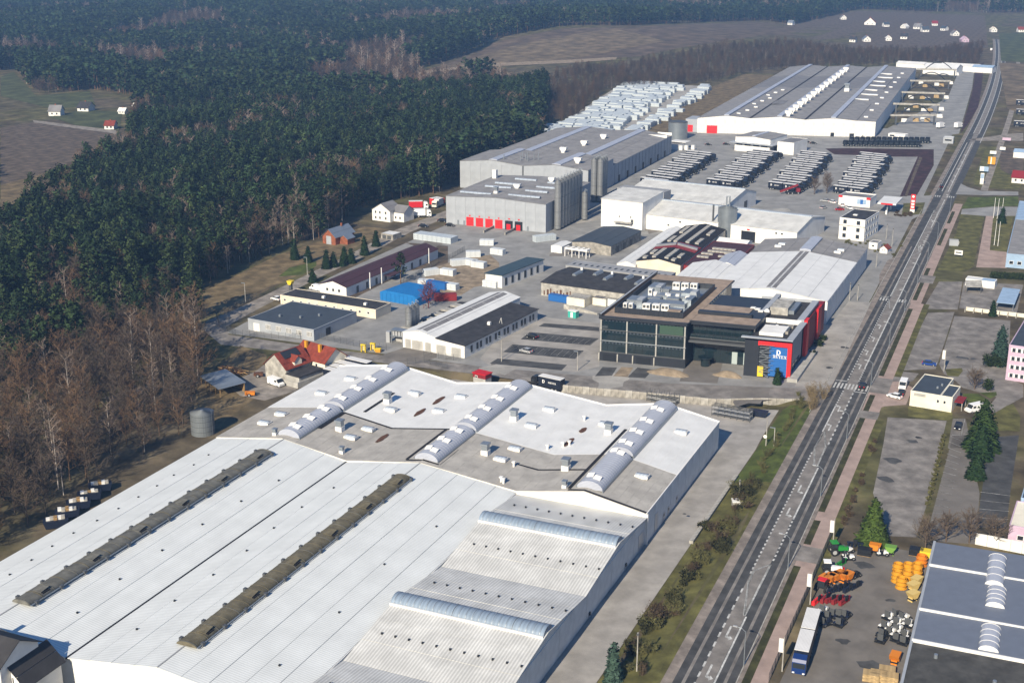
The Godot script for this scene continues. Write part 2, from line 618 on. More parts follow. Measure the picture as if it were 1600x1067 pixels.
func build_white_hall() -> void:
	var t := thing("factory_hall", "long white factory hall with ribbed gable roofs and rows of skylights, beside the main road", "hall", Vector3.ZERO)
	# walls
	var w := MB.new()
	var prof := PackedVector2Array([Vector2(HX0, YARD), Vector2(HV2, YARD), Vector2(HV2, EAVE), Vector2(HR2, RIDGE), Vector2(HV1, EAVE), Vector2(HR1, RIDGE), Vector2(HX0, EAVE)])
	for i in prof.size(): prof[i].y -= 0.14 if prof[i].y > 0 else 0.0
	w.prism(prof, HM, HS)
	part(w, "gable_wall", M.white_plain, t)
	var nw := MB.new()
	var nr1 := -171.2
	var nr2 := -133.2
	var nr3 := -92.2
	var np := PackedVector2Array([Vector2(HX0 - 0.2, YARD), Vector2(HX1, YARD), Vector2(HX1, EAVE + 0.35), Vector2(nr3, RIDGE + 0.2), Vector2(HV2, EAVE + 0.35), Vector2(nr2, RIDGE + 0.2), Vector2(HV1, EAVE + 0.35), Vector2(nr1, RIDGE + 0.2), Vector2(HX0 - 0.2, EAVE + 0.35)])
	for i in np.size(): np[i].y -= 0.14 if np[i].y > 0 else 0.0
	nw.prism(np, HN, HM - 0.01)
	part(nw, "north_block_wall", M.white_plain, t)
	# parapet between the halves and edge trims
	var trim := MB.new()
	for s in [[HX0 - 0.3, nr1], [nr1, HV1], [HV1, nr2], [nr2, HV2], [HV2, nr3], [nr3, HX1 + 0.15]]:
		for z in [HN]:
			var ya := RIDGE + 0.2 if s[0] in [nr1, nr2, nr3] else EAVE + 0.35
			var yb := RIDGE + 0.2 if s[1] in [nr1, nr2, nr3] else EAVE + 0.35
			trim.sheet(Vector3(s[0], ya + 0.28, z + 0.2), Vector3(s[1], yb + 0.28, z + 0.2), Vector3(s[1], yb + 0.28, z - 0.2), Vector3(s[0], ya + 0.28, z - 0.2), 0.5)
	trim.box(Vector3(HX1 - 0.1, EAVE + 0.05, HM), Vector3(HX1 + 0.14, EAVE + 0.5, HN - 0.2))
	part(trim, "edge_trim", M.white_plain, t)
	# west half: ribbed white sheets
	var zs := HS + 0.5
	roof_strips(t, "roof_sheet", M.white_sheet, HX0 - 0.4, EAVE, HR1, RIDGE, HM, zs, 4)
	roof_strips(t, "roof_sheet", M.white_sheet, HV1 - 0.2, EAVE, HR1, RIDGE, HM, zs, 3)
	roof_strips(t, "roof_sheet", M.white_sheet, HV1 + 0.2, EAVE, HR2, RIDGE, HM, zs, 4)
	roof_strips(t, "roof_sheet", M.white_sheet, HV2 - 0.1, EAVE, HR2, RIDGE, HM, zs, 5)
	bpart("gutter", M.felt, t, Vector3(HV1 - 0.22, EAVE - 0.3, HM), Vector3(HV1 + 0.22, EAVE - 0.04, zs))
	for x in [HR1, HR2]:
		bpart("ridge_cap", M.grey_sheet, t, Vector3(x - 0.13, RIDGE - 0.05, HM), Vector3(x + 0.13, RIDGE + 0.1, zs))
	# ridge vents of old translucent sheet
	for r in [[HR1 + 0.6, M.grey_skylight], [HR2 + 0.4, M.aged_skylight]]:
		var x: float = r[0]
		var b := MB.new()
		b.arch(Vector3(x, RIDGE + 0.1, -202.3), 2.15, 0.8, 80.2, false, 10)
		var o := part(b, "ridge_light", r[1], t)
		for i in 26:
			var a := MB.new()
			a.arch(Vector3(x, RIDGE + 0.12, -162.4 - i * 3.19), 2.2, 0.84, 0.18, false, 10)
			part(a, "rib", M.aged_skylight if i % 2 else M.grey_skylight, o)
		for i in 13:
			for s in [-1, 1]:
				bpart("clamp", M.dark_steel, o, Vector3(x + s * 2.3 - 0.3, RIDGE - 0.1, -163.5 - i * 6.5), Vector3(x + s * 2.3 + 0.3, RIDGE + 0.5, -164.2 - i * 6.5))
		bpart("rail", M.zinc, o, Vector3(x + 2.25, RIDGE + 0.12, -242.4), Vector3(x + 2.4, RIDGE + 0.3, -162.2))
		for i in 6:
			var hz := -167.0 - i * 14.2
			var hb := MB.new()
			hb.obox(Vector3(0, 0.0, 0), Vector3(1.9, 0.12, 2.2), Basis(Vector3(1, 0, 0), 0.12))
			part(hb, "smoke_flap", r[1], o, Vector3(x + 0.5, RIDGE + 1.05, hz))
			bpart("flap_opening", M.felt, o, Vector3(x + 0.9, RIDGE + 0.5, hz - 0.9), Vector3(x + 1.75, RIDGE + 0.8, hz + 0.9))
	for x in [[-184.0, 12], [-161.0, 6], [-147.0, 7], [-117.0, 4]]:
		for i in x[1]:
			var px: float = x[0] + rng.randf_range(-1, 1)
			var base := HR1 if px < HV1 else HR2
			var half := 20.0 if px < HR1 else (17.5 if px < HV1 else (20.0 if px < HR2 else 24.6))
			var py := RIDGE - 3.0 * absf(px - base) / half
			bpart("roof_pipe", M.black_metal, t, Vector3(px - 0.16, py - 0.1, -166.0 - i * 80.0 / x[1]), Vector3(px + 0.16, py + 0.32, -166.35 - i * 80.0 / x[1]))
	# south-east sheds, ridges across
	var sheds := [[-213.0, -232.8, -251.5], [-174.2, -193.6, -213.0], [-134.0, -154.6, -174.2]]
	for s in sheds:
		var zf: float = s[0]
		var zr: float = s[1]
		var zb: float = s[2]
		var b := MB.new()
		var yr := 7.2
		var poly := PackedVector2Array([Vector2(zf, YARD), Vector2(zf, EAVE - 0.6), Vector2(zr, yr - 0.15), Vector2(zb, EAVE - 0.6), Vector2(zb, YARD)])
		for k in [[HV2 + 0.2, HX1 - 0.4]]:
			var m := MB.new()
			m.prism(poly, k[0], k[1])
			# prism was made in x,y along z: turn so that its x becomes world z
			var o := part(m, "shed_wall", M.pale_blue if false else M.white_wall, t)
			o.transform = Transform3D(Basis(Vector3(0, 0, 1), Vector3(0, 1, 0), Vector3(-1, 0, 0)), Vector3.ZERO)
			o.position = Vector3(HV2 + 0.2 + HX1 - 0.4, 0, 0)
		for q in [[zf, zr, M.old_sheet, 3], [zb, zr, M.old_sheet, 3]]:
			for i in q[3]:
				var t0: float = float(i) / q[3]
				var t1: float = float(i + 1) / q[3]
				var za := lerpf(q[0], q[1], t0)
				var zc := lerpf(q[0], q[1], t1)
				var ya := lerpf(EAVE - 0.5, yr, t0)
				var yc := lerpf(EAVE - 0.5, yr, t1)
				var up := 0.03 if i % 2 else 0.0
				var sb := MB.new()
				if za > zc:
					sb.sheet(Vector3(HV2 + 0.1, ya + up, za - 0.04), Vector3(HX1 + 0.25, ya + up, za - 0.04), Vector3(HX1 + 0.25, yc + up, zc + 0.04), Vector3(HV2 + 0.1, yc + up, zc + 0.04), 0.12)
				else:
					sb.sheet(Vector3(HV2 + 0.1, yc + up, zc - 0.04), Vector3(HX1 + 0.25, yc + up, zc - 0.04), Vector3(HX1 + 0.25, ya + up, za + 0.04), Vector3(HV2 + 0.1, ya + up, za + 0.04), 0.12)
				part(sb, "shed_sheet", q[2], t)
		for side in [1, -1]:
			for i in 11:
				var px := HV2 + 3.0 + i * 2.75
				var zp: float = zr + side * 10.5
				var yp := lerpf(yr, EAVE - 0.5, 10.5 / 19.6)
				bpart("roof_pipe", M.black_metal, t, Vector3(px - 0.16, yp - 0.1, zp - 0.16), Vector3(px + 0.16, yp + 0.36, zp + 0.16))
		if zr < -160 or true:
			var a := MB.new()
			var cx := (HV2 + HX1) * 0.5
			a.arch(Vector3(cx, yr - 0.25, zr - 0.3), 2.1, 1.35, HX1 - HV2, true, 12)
			var o := part(a, "barrel_rooflight", M.blue_barrel, t)
			bpart("flashing", M.white_plain, o, Vector3(HV2, yr - 0.5, zr + 1.75), Vector3(HX1, yr + 0.12, zr + 2.1))
			for i in 23:
				var r := MB.new()
				r.arch(Vector3(HV2 + 0.7 + i * 1.34, yr - 0.22, zr - 0.3), 2.12, 1.37, 0.1, true, 12)
				part(r, "glazing_bar", M.dark_steel if i in [9, 18] else M.zinc, o)
	# east wall cladding panels
	for i in 10:
		var z := HM - 0.15 - i * 6.06
		bpart("wall_panel", M.white_wall, t, Vector3(HX1, YARD + 0.1, z - 5.95), Vector3(HX1 + 0.07 + (0.02 if i % 2 else 0.0), EAVE + 0.1, z))
	for i in 16:
		var z := -135.0 - i * 7.28
		bpart("wall_panel", M.white_wall, t, Vector3(HX1 - 0.45, YARD + 0.1, z - 7.2), Vector3(HX1 - 0.3 + (0.02 if i % 2 else 0.0), EAVE - 0.75, z))
	for zz in [[-257.5, 2.2, 4.6], [-264.0, 1.2, 2.3], [-267.5, 1.2, 2.3], [-274.0, 1.2, 2.3], [-247.0, 3.6, 4.0], [-238.0, 1.2, 1.4], [-216.0, 1.0, 1.0]]:
		var door := bpart("door", M.silver_paint, t, Vector3(HX1 - 0.28, YARD, zz[0] - zz[1]), Vector3(HX1 + 0.16 if zz[0] < -251 else HX1 - 0.2, YARD + zz[2], zz[0]))
		if zz[1] < 2: bpart("pane", M.window_glass, door, Vector3(-0.2, 0.2, -0.3), Vector3(0.26, 0.8, 0.3))
	var dp := MB.new()
	dp.cyl(Vector3(HX1 + 0.2, YARD, HM - 0.2), Vector3(HX1 + 0.2, EAVE + 0.2, HM - 0.2), 0.16, 0.16, 8)
	part(dp, "downpipe", M.white_plain, t)
	# north half: membrane roof, beige towards the front, white beyond
	var ye := EAVE + 0.35
	var yr2 := RIDGE + 0.2
	for s in [[HX0 - 0.3, nr1], [HV1, nr1], [HV1, nr2], [HV2, nr2], [HV2, nr3], [HX1 + 0.1, nr3]]:
		for k in [[HM + 0.1, -274.6, M.beige_membrane, 0.0], [-274.6, HN, M.white_membrane, 0.03]]:
			var b := MB.new()
			var xa := minf(s[0], s[1])
			var xb := maxf(s[0], s[1])
			var ya := ye if s[0] < s[1] else yr2
			var yb := yr2 if s[0] < s[1] else ye
			b.sheet(Vector3(xa, ya + k[3], k[0]), Vector3(xb, yb + k[3], k[0]), Vector3(xb, yb + k[3], k[1]), Vector3(xa, ya + k[3], k[1]), 0.1)
			part(b, "roof_membrane", k[2], t)
			# welded seams
			var sm := MB.new()
			for i in 7:
				var u := (i + 0.5) / 7.0
				var p := Vector3(lerpf(xa, xb, u), lerpf(ya, yb, u) + k[3] + 0.012, 0)
				sm.obox(p + Vector3(0, 0, (k[0] + k[1]) * 0.5), Vector3(0.12, 0.015, absf(k[1] - k[0]) - 0.2))
			part(sm, "weld_seam", M.white_plain if k[2] == M.white_membrane else M.pale_concrete, t)
	for x in [nr1 + 0.6, nr2 + 0.6, nr3 + 0.6]:
		ridge_barrel(t, x, yr2 - 0.35, -253.6, -273.6, 3.1, [-256.5, -263.0, -270.0] if x < -100 else [-256.5, -272.5])
		ridge_barrel(t, x, yr2 - 0.2, -275.0, -310.3, 3.1, [-278.5, -286.5, -294.5, -303.5])
	# felt strips
	var fs := MB.new()
	for s in [[-133.2 - 4.2, -253.0, -274.0], [-133.2 + 4.2, -253.0, -263.0], [nr3 - 3.9, -252.6, -292.0], [nr2 - 8.0 + 20.0, -272.5, -291.0], [nr1 + 8.0, -278.0, -294.0], [nr1 + 4.3, -262.0, -274.0]]:
		var base := nr1 if s[0] < HV1 else (nr2 if s[0] < HV2 else nr3)
		var half := 20.0
		var y: float = yr2 - 3.0 * absf(s[0] - base) / 19.0 * 0.95 + 0.07
		fs.obox(Vector3(s[0], y, (s[1] + s[2]) * 0.5), Vector3(0.75, 0.1, absf(s[1] - s[2])))
	part(fs, "felt_strip", M.felt, t)
	# felt along the joint between beige and white and along the parapet
	for s in [[nr1 + 3.7, yr2 - 0.6, HV1, ye, -274.3], [HV1, ye, nr2 - 3.4, yr2 - 0.5, -274.3], [nr2 + 8.6, yr2 - 1.25, HV2, ye, -264.4], [HV2, ye, nr3 - 3.9, yr2 - 0.65, -264.4], [nr3 - 3.9, yr2 - 0.6, nr3, yr2, -251.9], [nr3, yr2, HX1, ye, -251.9], [nr2 - 4.2, yr2 - 0.6, nr2, yr2, -252.6], [nr2, yr2, nr2 + 4.4, yr2 - 0.6, -253.0]]:
		var fb := MB.new()
		fb.sheet(Vector3(s[0], s[1] + 0.09, s[4] + 0.32), Vector3(s[2], s[3] + 0.09, s[4] + 0.32), Vector3(s[2], s[3] + 0.09, s[4] - 0.32), Vector3(s[0], s[1] + 0.09, s[4] - 0.32), 0.1)
		part(fb, "felt_strip", M.felt, t)
	# roof furniture: position on the north half by x and z
	for v in [[-161.5, -287.5], [-162.5, -264.5], [-124.8, -287.8], [-122.3, -264.7], [-99.8, -289.5], [-101.5, -264.5]]:
		var yv := north_roof(v[0])
		roof_vent(t, Vector3(v[0], yv, v[1]))
	for v in [[-174.5, -253.5], [-155.8, -254.0], [-97.5, -253.4]]:
		roof_vent(t, Vector3(v[0], north_roof(v[0]), v[1]), 0.6)
	for h in [[-179.5, -299.0], [-181.0, -286.0], [-182.5, -268.5], [-183.0, -261.5], [-158.6, -297.5], [-158.5, -283.8], [-157.2, -269.5], [-158.2, -262.5], [-145.5, -299.5], [-146.2, -287.5], [-119.8, -299.5], [-119.6, -286.8], [-117.5, -271.5], [-118.0, -264.0], [-103.0, -296.0], [-83.5, -298.0], [-83.8, -267.5]]:
		roof_hatch(t, Vector3(h[0], north_roof(h[0]) + 0.1, h[1]))
	for p in [[-107.9, -283.0, 6.0], [-107.5, -291.8, 4.0], [-150.8, -296.5, 7.0], [-151.4, -286.5, 6.5], [-151.6, -266.5, 6.5]]:
		var pb := MB.new()
		var pts := PackedVector2Array()
		for i in 16:
			var a := TAU * i / 16
			pts.append(Vector2(cos(a) * 0.75 * rng.randf_range(0.8, 1.2), sin(a) * p[2] * 0.5 * rng.randf_range(0.9, 1.05)))
		pb.flat(pts, 0)
		var o := part(pb, "rust_stain", M.rust, t, Vector3(p[0], north_roof(p[0]) + 0.25, p[1]))
	for c in [[-114.0, -262.6], [-113.2, -253.5], [-112.4, -253.0], [-107.0, -281.0], [-108.4, -280.2], [-109.8, -299.0], [-171.0, -311.0], [-111.0, -276.5]]:
		var cb := MB.new()
		cb.cyl(Vector3.ZERO, Vector3(0, 1.1, 0), 0.28, 0.28, 8)
		cb.obox(Vector3(0, 1.2, 0), Vector3(0.8, 0.3, 0.8))
		part(cb, "roof_cowl", M.white_plain, t, Vector3(c[0], north_roof(c[0]), c[1]))

func north_roof(x: float) -> float:
	var ys := [[HX0, EAVE + 0.35], [-171.2, RIDGE + 0.2], [HV1, EAVE + 0.35], [-133.2, RIDGE + 0.2], [HV2, EAVE + 0.35], [-92.2, RIDGE + 0.2], [HX1, EAVE + 0.35]]
	for i in ys.size() - 1:
		if x >= ys[i][0] and x <= ys[i + 1][0]:
			return lerpf(ys[i][1], ys[i + 1][1], (x - ys[i][0]) / (ys[i + 1][0] - ys[i][0]))
	return EAVE

# ---------- main road, in a frame turned 1.1 degrees: x is across, -z is along ----------
const RT := 0.0191986

func rw(lat: float, z: float) -> Vector3:
	return Basis(Vector3.UP, RT) * Vector3(lat, 0, z)

func ribbon(b: MB, left: Array, right: Array, y: float) -> void:
	for i in left.size() - 1:
		var a: Vector2 = left[i]
		var c: Vector2 = left[i + 1]
		var d: Vector2 = right[i]
		var e: Vector2 = right[i + 1]
		b.quad(Vector3(a.x, y, a.y), Vector3(d.x, y, d.y), Vector3(e.x, y, e.y), Vector3(c.x, y, c.y))

func line_strip(b: MB, pts: Array, w: float, y: float) -> void:
	for i in pts.size() - 1:
		var p: Vector2 = pts[i]
		var q: Vector2 = pts[i + 1]
		var s := (q - p).normalized().orthogonal() * w * 0.5
		b.quad(Vector3(p.x + s.x, y, p.y + s.y), Vector3(p.x - s.x, y, p.y - s.y), Vector3(q.x - s.x, y, q.y - s.y), Vector3(q.x + s.x, y, q.y + s.y))
		b.quad(Vector3(p.x - s.x, y, p.y - s.y), Vector3(p.x + s.x, y, p.y + s.y), Vector3(q.x + s.x, y, q.y + s.y), Vector3(q.x - s.x, y, q.y - s.y))

func across(z: float, k: float) -> Vector2:
	# centre of the carriageway bends away beyond 900 m; k is the lateral place in the straight part
	var d := maxf(0.0, -z - 930.0)
	return Vector2(k - d * d * 0.00004 - d * 0.004, z)

func road_strip(called: String, m: Material, l: float, r: float, z0: float, z1: float, y: float) -> MeshInstance3D:
	var b := MB.new()
	var a := []
	var c := []
	var n := int(ceil(absf(z1 - z0) / 30.0))
	for i in n + 1:
		var z := lerpf(z0, z1, float(i) / n)
		a.append(across(z, l))
		c.append(across(z, r))
	ribbon(b, a, c, y)
	return structure(b, called, m, Vector3.ZERO, RT)

func kerb_line(lat: float, z0: float, z1: float) -> void:
	var b := MB.new()
	var n := int(ceil(absf(z1 - z0) / 60.0))
	for i in n:
		var p := across(lerpf(z0, z1, float(i) / n), lat)
		var q := across(lerpf(z0, z1, float(i + 1) / n), lat)
		b.sheet(Vector3(p.x - 0.1, 0.12, p.y), Vector3(p.x + 0.1, 0.12, p.y), Vector3(q.x + 0.1, 0.12, q.y), Vector3(q.x - 0.1, 0.12, q.y), 0.2)
	structure(b, "kerb", M.pale_concrete, Vector3.ZERO, RT)

func build_road() -> void:
	road_strip("road_shoulder", M.shoulder, -53.4, -50.9, -140, -1700, 0.012)
	road_strip("main_road", M.asphalt, -51.4, -41.0, -140, -1700, 0.02)
	road_strip("turning_lane", M.old_asphalt, -47.6, -44.7, -140, -900, 0.026)
	for k in [-49.6, -42.7]:
		road_strip("wheel_track", M.old_asphalt, k - 0.3, k + 0.3, -140, -560, 0.024)
	kerb_line(-40.85, -140, -640)
	kerb_line(-53.5, -345, -640)
	var road := get_node("main_road")
	# painted lines
	var mk := MB.new()
	var y := 0.032
	var dash := func(lat: float, za: float, zb: float, period: float, w: float) -> void:
		var z := za
		while z > zb:
			mk.quad(Vector3(lat - w, y, z), Vector3(lat + w, y, z), Vector3(lat + w, y, z - period * 0.5), Vector3(lat - w, y, z - period * 0.5))
			z -= period
	var solid := func(lat: float, za: float, zb: float, w: float) -> void:
		mk.quad(Vector3(lat - w, y, za), Vector3(lat + w, y, za), Vector3(lat + w, y, zb), Vector3(lat - w, y, zb))
	dash.call(-47.65, -150.0, -240.0, 3.75, 0.19)
	dash.call(-47.65, -245.0, -317.0, 2.0, 0.19)
	solid.call(-47.65, -331.7, -353.0, 0.17)
	dash.call(-47.65, -353.5, -367.5, 2.0, 0.19)
	dash.call(-47.9, -376.5, -469.0, 2.6, 0.19)
	solid.call(-47.95, -476.0, -640.0, 0.16)
	solid.call(-44.45, -150.0, -227.0, 0.17)
	dash.call(-44.45, -252.5, -274.5, 2.0, 0.19)
	solid.call(-44.45, -274.5, -306.5, 0.2)
	dash.call(-44.7, -322.9, -367.5, 3.4, 0.21)
	dash.call(-44.7, -376.5, -389.4, 2.0, 0.19)
	solid.call(-44.8, -389.4, -549.0, 0.2)
	dash.call(-45.4, -551.0, -584.0, 4.0, 0.2)
	solid.call(-45.6, -600.0, -668.0, 0.19)
	solid.call(-45.9, -690.0, -860.0, 0.19)
	solid.call(-48.9, -690.0, -860.0, 0.19)
	solid.call(-50.95, -690.0, -930.0, 0.1)
	# outlines of the traffic islands
	for isl in [[V(-45.0,-227.4), V(-47.2,-241.2), V(-47.2,-246.8), V(-44.6,-250.6), V(-44.8,-227.3), V(-45.0,-227.4)], [V(-45.5,-307.2), V(-47.6,-319.6), V(-47.1,-331.9), V(-45.0,-321.0), V(-44.8,-307.5), V(-45.5,-307.2)], [V(-48.1,-472.7), V(-46.0,-459.4)], [V(-47.6,-476.3), V(-47.6,-498.8), V(-45.5,-500.9)], [V(-47.4,-563.6), V(-45.5,-550.3), V(-47.5,-542.8)], [V(-48.2,-629.5), V(-45.8,-653.7), V(-46.0,-628.5), V(-48.2,-629.5)]]:
		line_strip(mk, isl, 0.42, y + 0.004)
	# stop lines
	for s in [[-51.2, -47.8, -375.0], [-44.6, -41.3, -366.6], [-51.2, -48.2, -474.5]]:
		mk.quad(Vector3(s[0], y, s[2]), Vector3(s[1], y, s[2]), Vector3(s[1], y, s[2] - 0.5), Vector3(s[0], y, s[2] - 0.5))
	part(mk, "lane_marking", M.paint, road)
	for zc in [[-51.0, -41.2, -368.4, -373.2], [-51.0, -48.2, -469.4, -473.2], [-44.4, -41.4, -469.4, -473.2], [-51.0, -48.4, -674.0, -678.0], [-45.4, -41.8, -674.0, -678.0]]:
		var x: float = zc[0]
		while x < zc[1]:
			var zb := MB.new()
			zb.quad(Vector3(x, y, zc[2]), Vector3(x + 0.5, y, zc[2]), Vector3(x + 0.5, y, zc[3]), Vector3(x, y, zc[3]))
			part(zb, "crossing_stripe", M.paint, road)
			x += 1.02
	# turn arrows
	for a in [[-219.2, 1], [-204.3, 1], [-277.3, 1], [-291.2, 1], [-351.6, -1], [-336.1, -1], [-436.3, -1], [-421.2, -1], [-406.1, -1], [-391.2, -1], [-560.0, 1], [-615.0, -1], [-720.0, -1], [-738.0, -1], [-760.0, -1], [-785.0, -1], [-810.0, -1]]:
		var ab := MB.new()
		var s: float = a[1]
		var g := func(p: Array) -> void:
			var pts := []
			for q in p: pts.append(Vector3(q[0] * s, 0, q[1] * s))
			ab.quad(pts[0], pts[1], pts[2], pts[3] if pts.size() > 3 else pts[2])
		g.call([[-0.2, -3.2], [-0.2, 0.9], [0.2, 0.9], [0.2, -3.2]])
		g.call([[-0.2, 0.5], [-0.2, 1.25], [0.75, 1.8], [0.75, 1.05]])
		g.call([[0.6, 0.5], [0.6, 2.3], [1.35, 1.4]])
		part(ab, "arrow_marking", M.paint, road, Vector3(-46.3, y + 0.004, a[0]))
	# pavement, planting strips
	road_strip("road_margin", M.shoulder, -41.0, -39.9, -140, -640, 0.016)
	road_strip("cycle_path", M.pink_paving, -39.9, -35.6, -140, -470, 0.03)
	road_strip("cycle_path", M.pink_paving, -40.4, -36.6, -470, -660, 0.03)
	for s in [[-140, -252], [-263, -276], [-281, -347], [-352, -366], [-384, -462], [-474, -500], [-512, -524], [-566, -600], [-612, -640]]:
		road_strip("planting_strip", M.strip_grass, -40.0, -38.5, s[0], s[1], 0.05)
	for s in [[-254.5, -262], [-368, -382], [-500, -512], [-346, -352]]:
		road_strip("driveway", M.old_asphalt, -41.0, -35.4, s[0], s[1], 0.056)
	road_strip("verge", M.rough_grass, -35.6, -33.4, -250, -346, 0.036)
	road_strip("verge", M.rough_grass, -35.6, -33.6, -385, -470, 0.036)
	road_strip("far_path", M.gravel, -31.0, -27.5, -700, -1650, 0.03)
	for k in [-51.0, -48.0, -44.6, -41.4]: road_strip("edge_line", M.paint, k - 0.17, k + 0.17, -860 if k in [-51.0, -41.4] else -900, -1690, 0.06)
	road_strip("turning_lane", M.old_asphalt, -47.8, -44.8, -900, -1690, 0.05)
	lamps()

func lamps() -> void:
	var names := ["beside the articulated lorry in the machinery yard", "at the short planting strip", "opposite the concrete-edged bank", "by the lower traffic island", "at the end of the long planting strip", "beside the zebra crossing", "above the first row of turn arrows", "at the upper turn arrows", "beside the divided crossing", "at the narrowing island", "opposite the small red-roofed house", "near the petrol station"]
	var zs := [-168.0, -209.3, -250.3, -289.5, -328.6, -373.8, -416.0, -457.9, -498.6, -537.0, -578.0, -640.0]
	for i in zs.size():
		var t := thing("street_lamp", "grey steel street lamp with a single arm " + names[i], "street lamp", rw(-40.9, zs[i]), RT, "lamps along the main road")
		var b := MB.new()
		b.cyl(Vector3.ZERO, Vector3(0, 1.2, 0), 0.13, 0.12, 8)
		b.cyl(Vector3(0, 1.2, 0), Vector3(0, 7.0, 0), 0.1, 0.07, 8)
		part(b, "post", M.zinc, t)
		var a := MB.new()
		a.cyl(Vector3(0, 6.9, 0), Vector3(-0.7, 7.5, 0), 0.06, 0.05, 6)
		a.cyl(Vector3(-0.7, 7.5, 0), Vector3(-1.7, 7.65, 0), 0.05, 0.05, 6)
		part(a, "arm", M.zinc, t)
		bpart("lantern", M.silver_paint, t, Vector3(-2.35, 7.58, -0.16), Vector3(-1.6, 7.78, 0.16))

# ---------- yards, lots, fields ----------
func build_sheets() -> void:
	sheet_on("factory_yard", M.yard, 0.006, [Vector2(-252, -341), Vector2(-258, -420), Vector2(-258, -520), Vector2(-262, -600), Vector2(-290, -660), Vector2(-300, -700), Vector2(-290, -860), Vector2(-120, -900), Vector2(-100, -1090), Vector2(-85, -1090), Vector2(-74, -800), Vector2(-68, -640), Vector2(-63, -470), Vector2(-62, -362), Vector2(-102, -351.8), Vector2(-160, -343.4)])
	# lower yard round the front hall
	var hy := MB.new()
	hy.flat(PackedVector2Array([Vector2(-79, -120), Vector2(-68.6, -120), Vector2(-68.3, -347.2), Vector2(-86.3, -342.9), Vector2(-108, -340.0), Vector2(-130, -336.6), Vector2(-190, -334), Vector2(-190, -311), Vector2(-79, -311)]), YARD)
	structure(hy, "hall_yard", M.paving)
	sheet_on("side_road", M.old_asphalt, 0.014, [Vector2(-256, -347), Vector2(-250, -340), Vector2(-214, -339.6), Vector2(-160.3, -343.4), Vector2(-102, -351.8), Vector2(-69, -361.9), Vector2(-58, -366), Vector2(-54.5, -372), Vector2(-54.5, -350), Vector2(-64, -353.2), Vector2(-75, -349.4), Vector2(-86.3, -343.2), Vector2(-108.1, -340.3), Vector2(-130, -336.8), Vector2(-157.2, -336.4), Vector2(-206, -333.5), Vector2(-246, -330), Vector2(-262, -342)])
	sheet_on("gravel_track", M.gravel, 0.014, [Vector2(-262, -342), Vector2(-256, -347), Vector2(-258.5, -372), Vector2(-261.5, -415), Vector2(-262.5, -450), Vector2(-266, -500), Vector2(-264, -545), Vector2(-272, -545), Vector2(-274, -500), Vector2(-269.5, -450), Vector2(-268, -415), Vector2(-265.5, -372), Vector2(-266, -350)])
	drape("grass_bank", M.lawn, 0.03, [Vector2(-68.4, -292), Vector2(-68.2, -346.8), Vector2(-66.5, -351), Vector2(-60.0, -351), Vector2(-58.9, -292)], 2.0)
	drape("grass_bank", M.rough_grass, 0.03, [Vector2(-68.4, -130), Vector2(-68.4, -292), Vector2(-58.9, -292), Vector2(-55.9, -130)], 2.0)
	# forecourt with parking bays beside the main road
	sheet_on("forecourt", M.paving, 0.02, [V(-69.6,-382.4), V(-68.4,-363.6), V(-60.7,-364.1), V(-58.6,-370.7), V(-62.2,-463.9), V(-69.8,-461.7), V(-70.7,-418.9)])
	sheet_on("forecourt_path", M.shoulder, 0.018, [Vector2(-54.8, -462), Vector2(-62.3, -462), Vector2(-62, -482), Vector2(-65.5, -505), Vector2(-66, -530), Vector2(-62, -545), Vector2(-59, -560), Vector2(-55, -560)])
	sheet_on("parking_bay_field", M.asphalt, 0.02, [V(-160.0,-389.3), V(-159.7,-393.5), V(-141.0,-396.6), V(-139.4,-392.3)])
	sheet_on("parking_bay_field", M.asphalt, 0.02, [V(-159.8,-373.8), V(-160.2,-382.2), V(-136.7,-384.8), V(-136.8,-376.7)])
	sheet_on("parking_bay_field", M.asphalt, 0.02, [V(-159.6,-359.2), V(-160.0,-367.7), V(-136.7,-370.6), V(-136.3,-361.8)])
	sheet_on("parking_bay_field", M.asphalt, 0.02, [V(-158.8,-347.1), V(-158.6,-352.6), V(-136.5,-355.5), V(-136.1,-349.8)])
	sheet_on("car_park", M.paving, 0.012, [V(-163.6,-350.5), V(-172.5,-402.7), V(-164.1,-399.9), V(-142.3,-401.1), V(-126.9,-358.0), V(-131.6,-350.2), V(-158.7,-345.8)])
	sheet_on("ramp", M.asphalt, 0.022, [V(-125.0,-348.9), V(-125.8,-357.9), V(-121.6,-359.1), V(-120.5,-351.3)])
	sheet_on("ramp", M.asphalt, 0.022, [V(-115.8,-351.9), V(-115.9,-361.6), V(-110.9,-361.7), V(-110.7,-353.1)])
	sheet_on("entrance_slab", M.yard_dark, 0.022, [V(-100.5,-354.5), V(-104.2,-374.8), V(-93.2,-376.3), V(-89.8,-357.2)])
	sheet_on("sand_patch", M.sand, 0.03, [V(-120.0,-351.1), V(-120.5,-360.2), V(-117.1,-361.1), V(-115.8,-351.9)])
	# gardens and lots east of the road
	sheet_on("dealer_yard", M.yard_dark, 0.02, [V(-38.8,-258.9), V(-28.3,-267.9), V(-18.3,-267.9), V(-18.3,-242.0), V(-17.8,-214.2), V(-18.2,-212.1), V(-37.7,-203.6), V(-37.3,-228.9), V(-38.4,-247.3)])
	sheet_on("cracked_lot", M.old_asphalt, 0.02, [V(-39.7,-348.6), V(-24.6,-352.2), V(-22.9,-295.2), V(-23.0,-275.3), V(-28.5,-273.5), V(-35.4,-295.5), V(-37.8,-327.9)])
	sheet_on("car_park", M.yard_dark, 0.018, [V(-21.9,-341.9), V(-18.5,-343.4), V(-12.2,-305.6), V(-10.6,-277.0), V(-18.1,-275.0), V(-21.0,-278.7)])
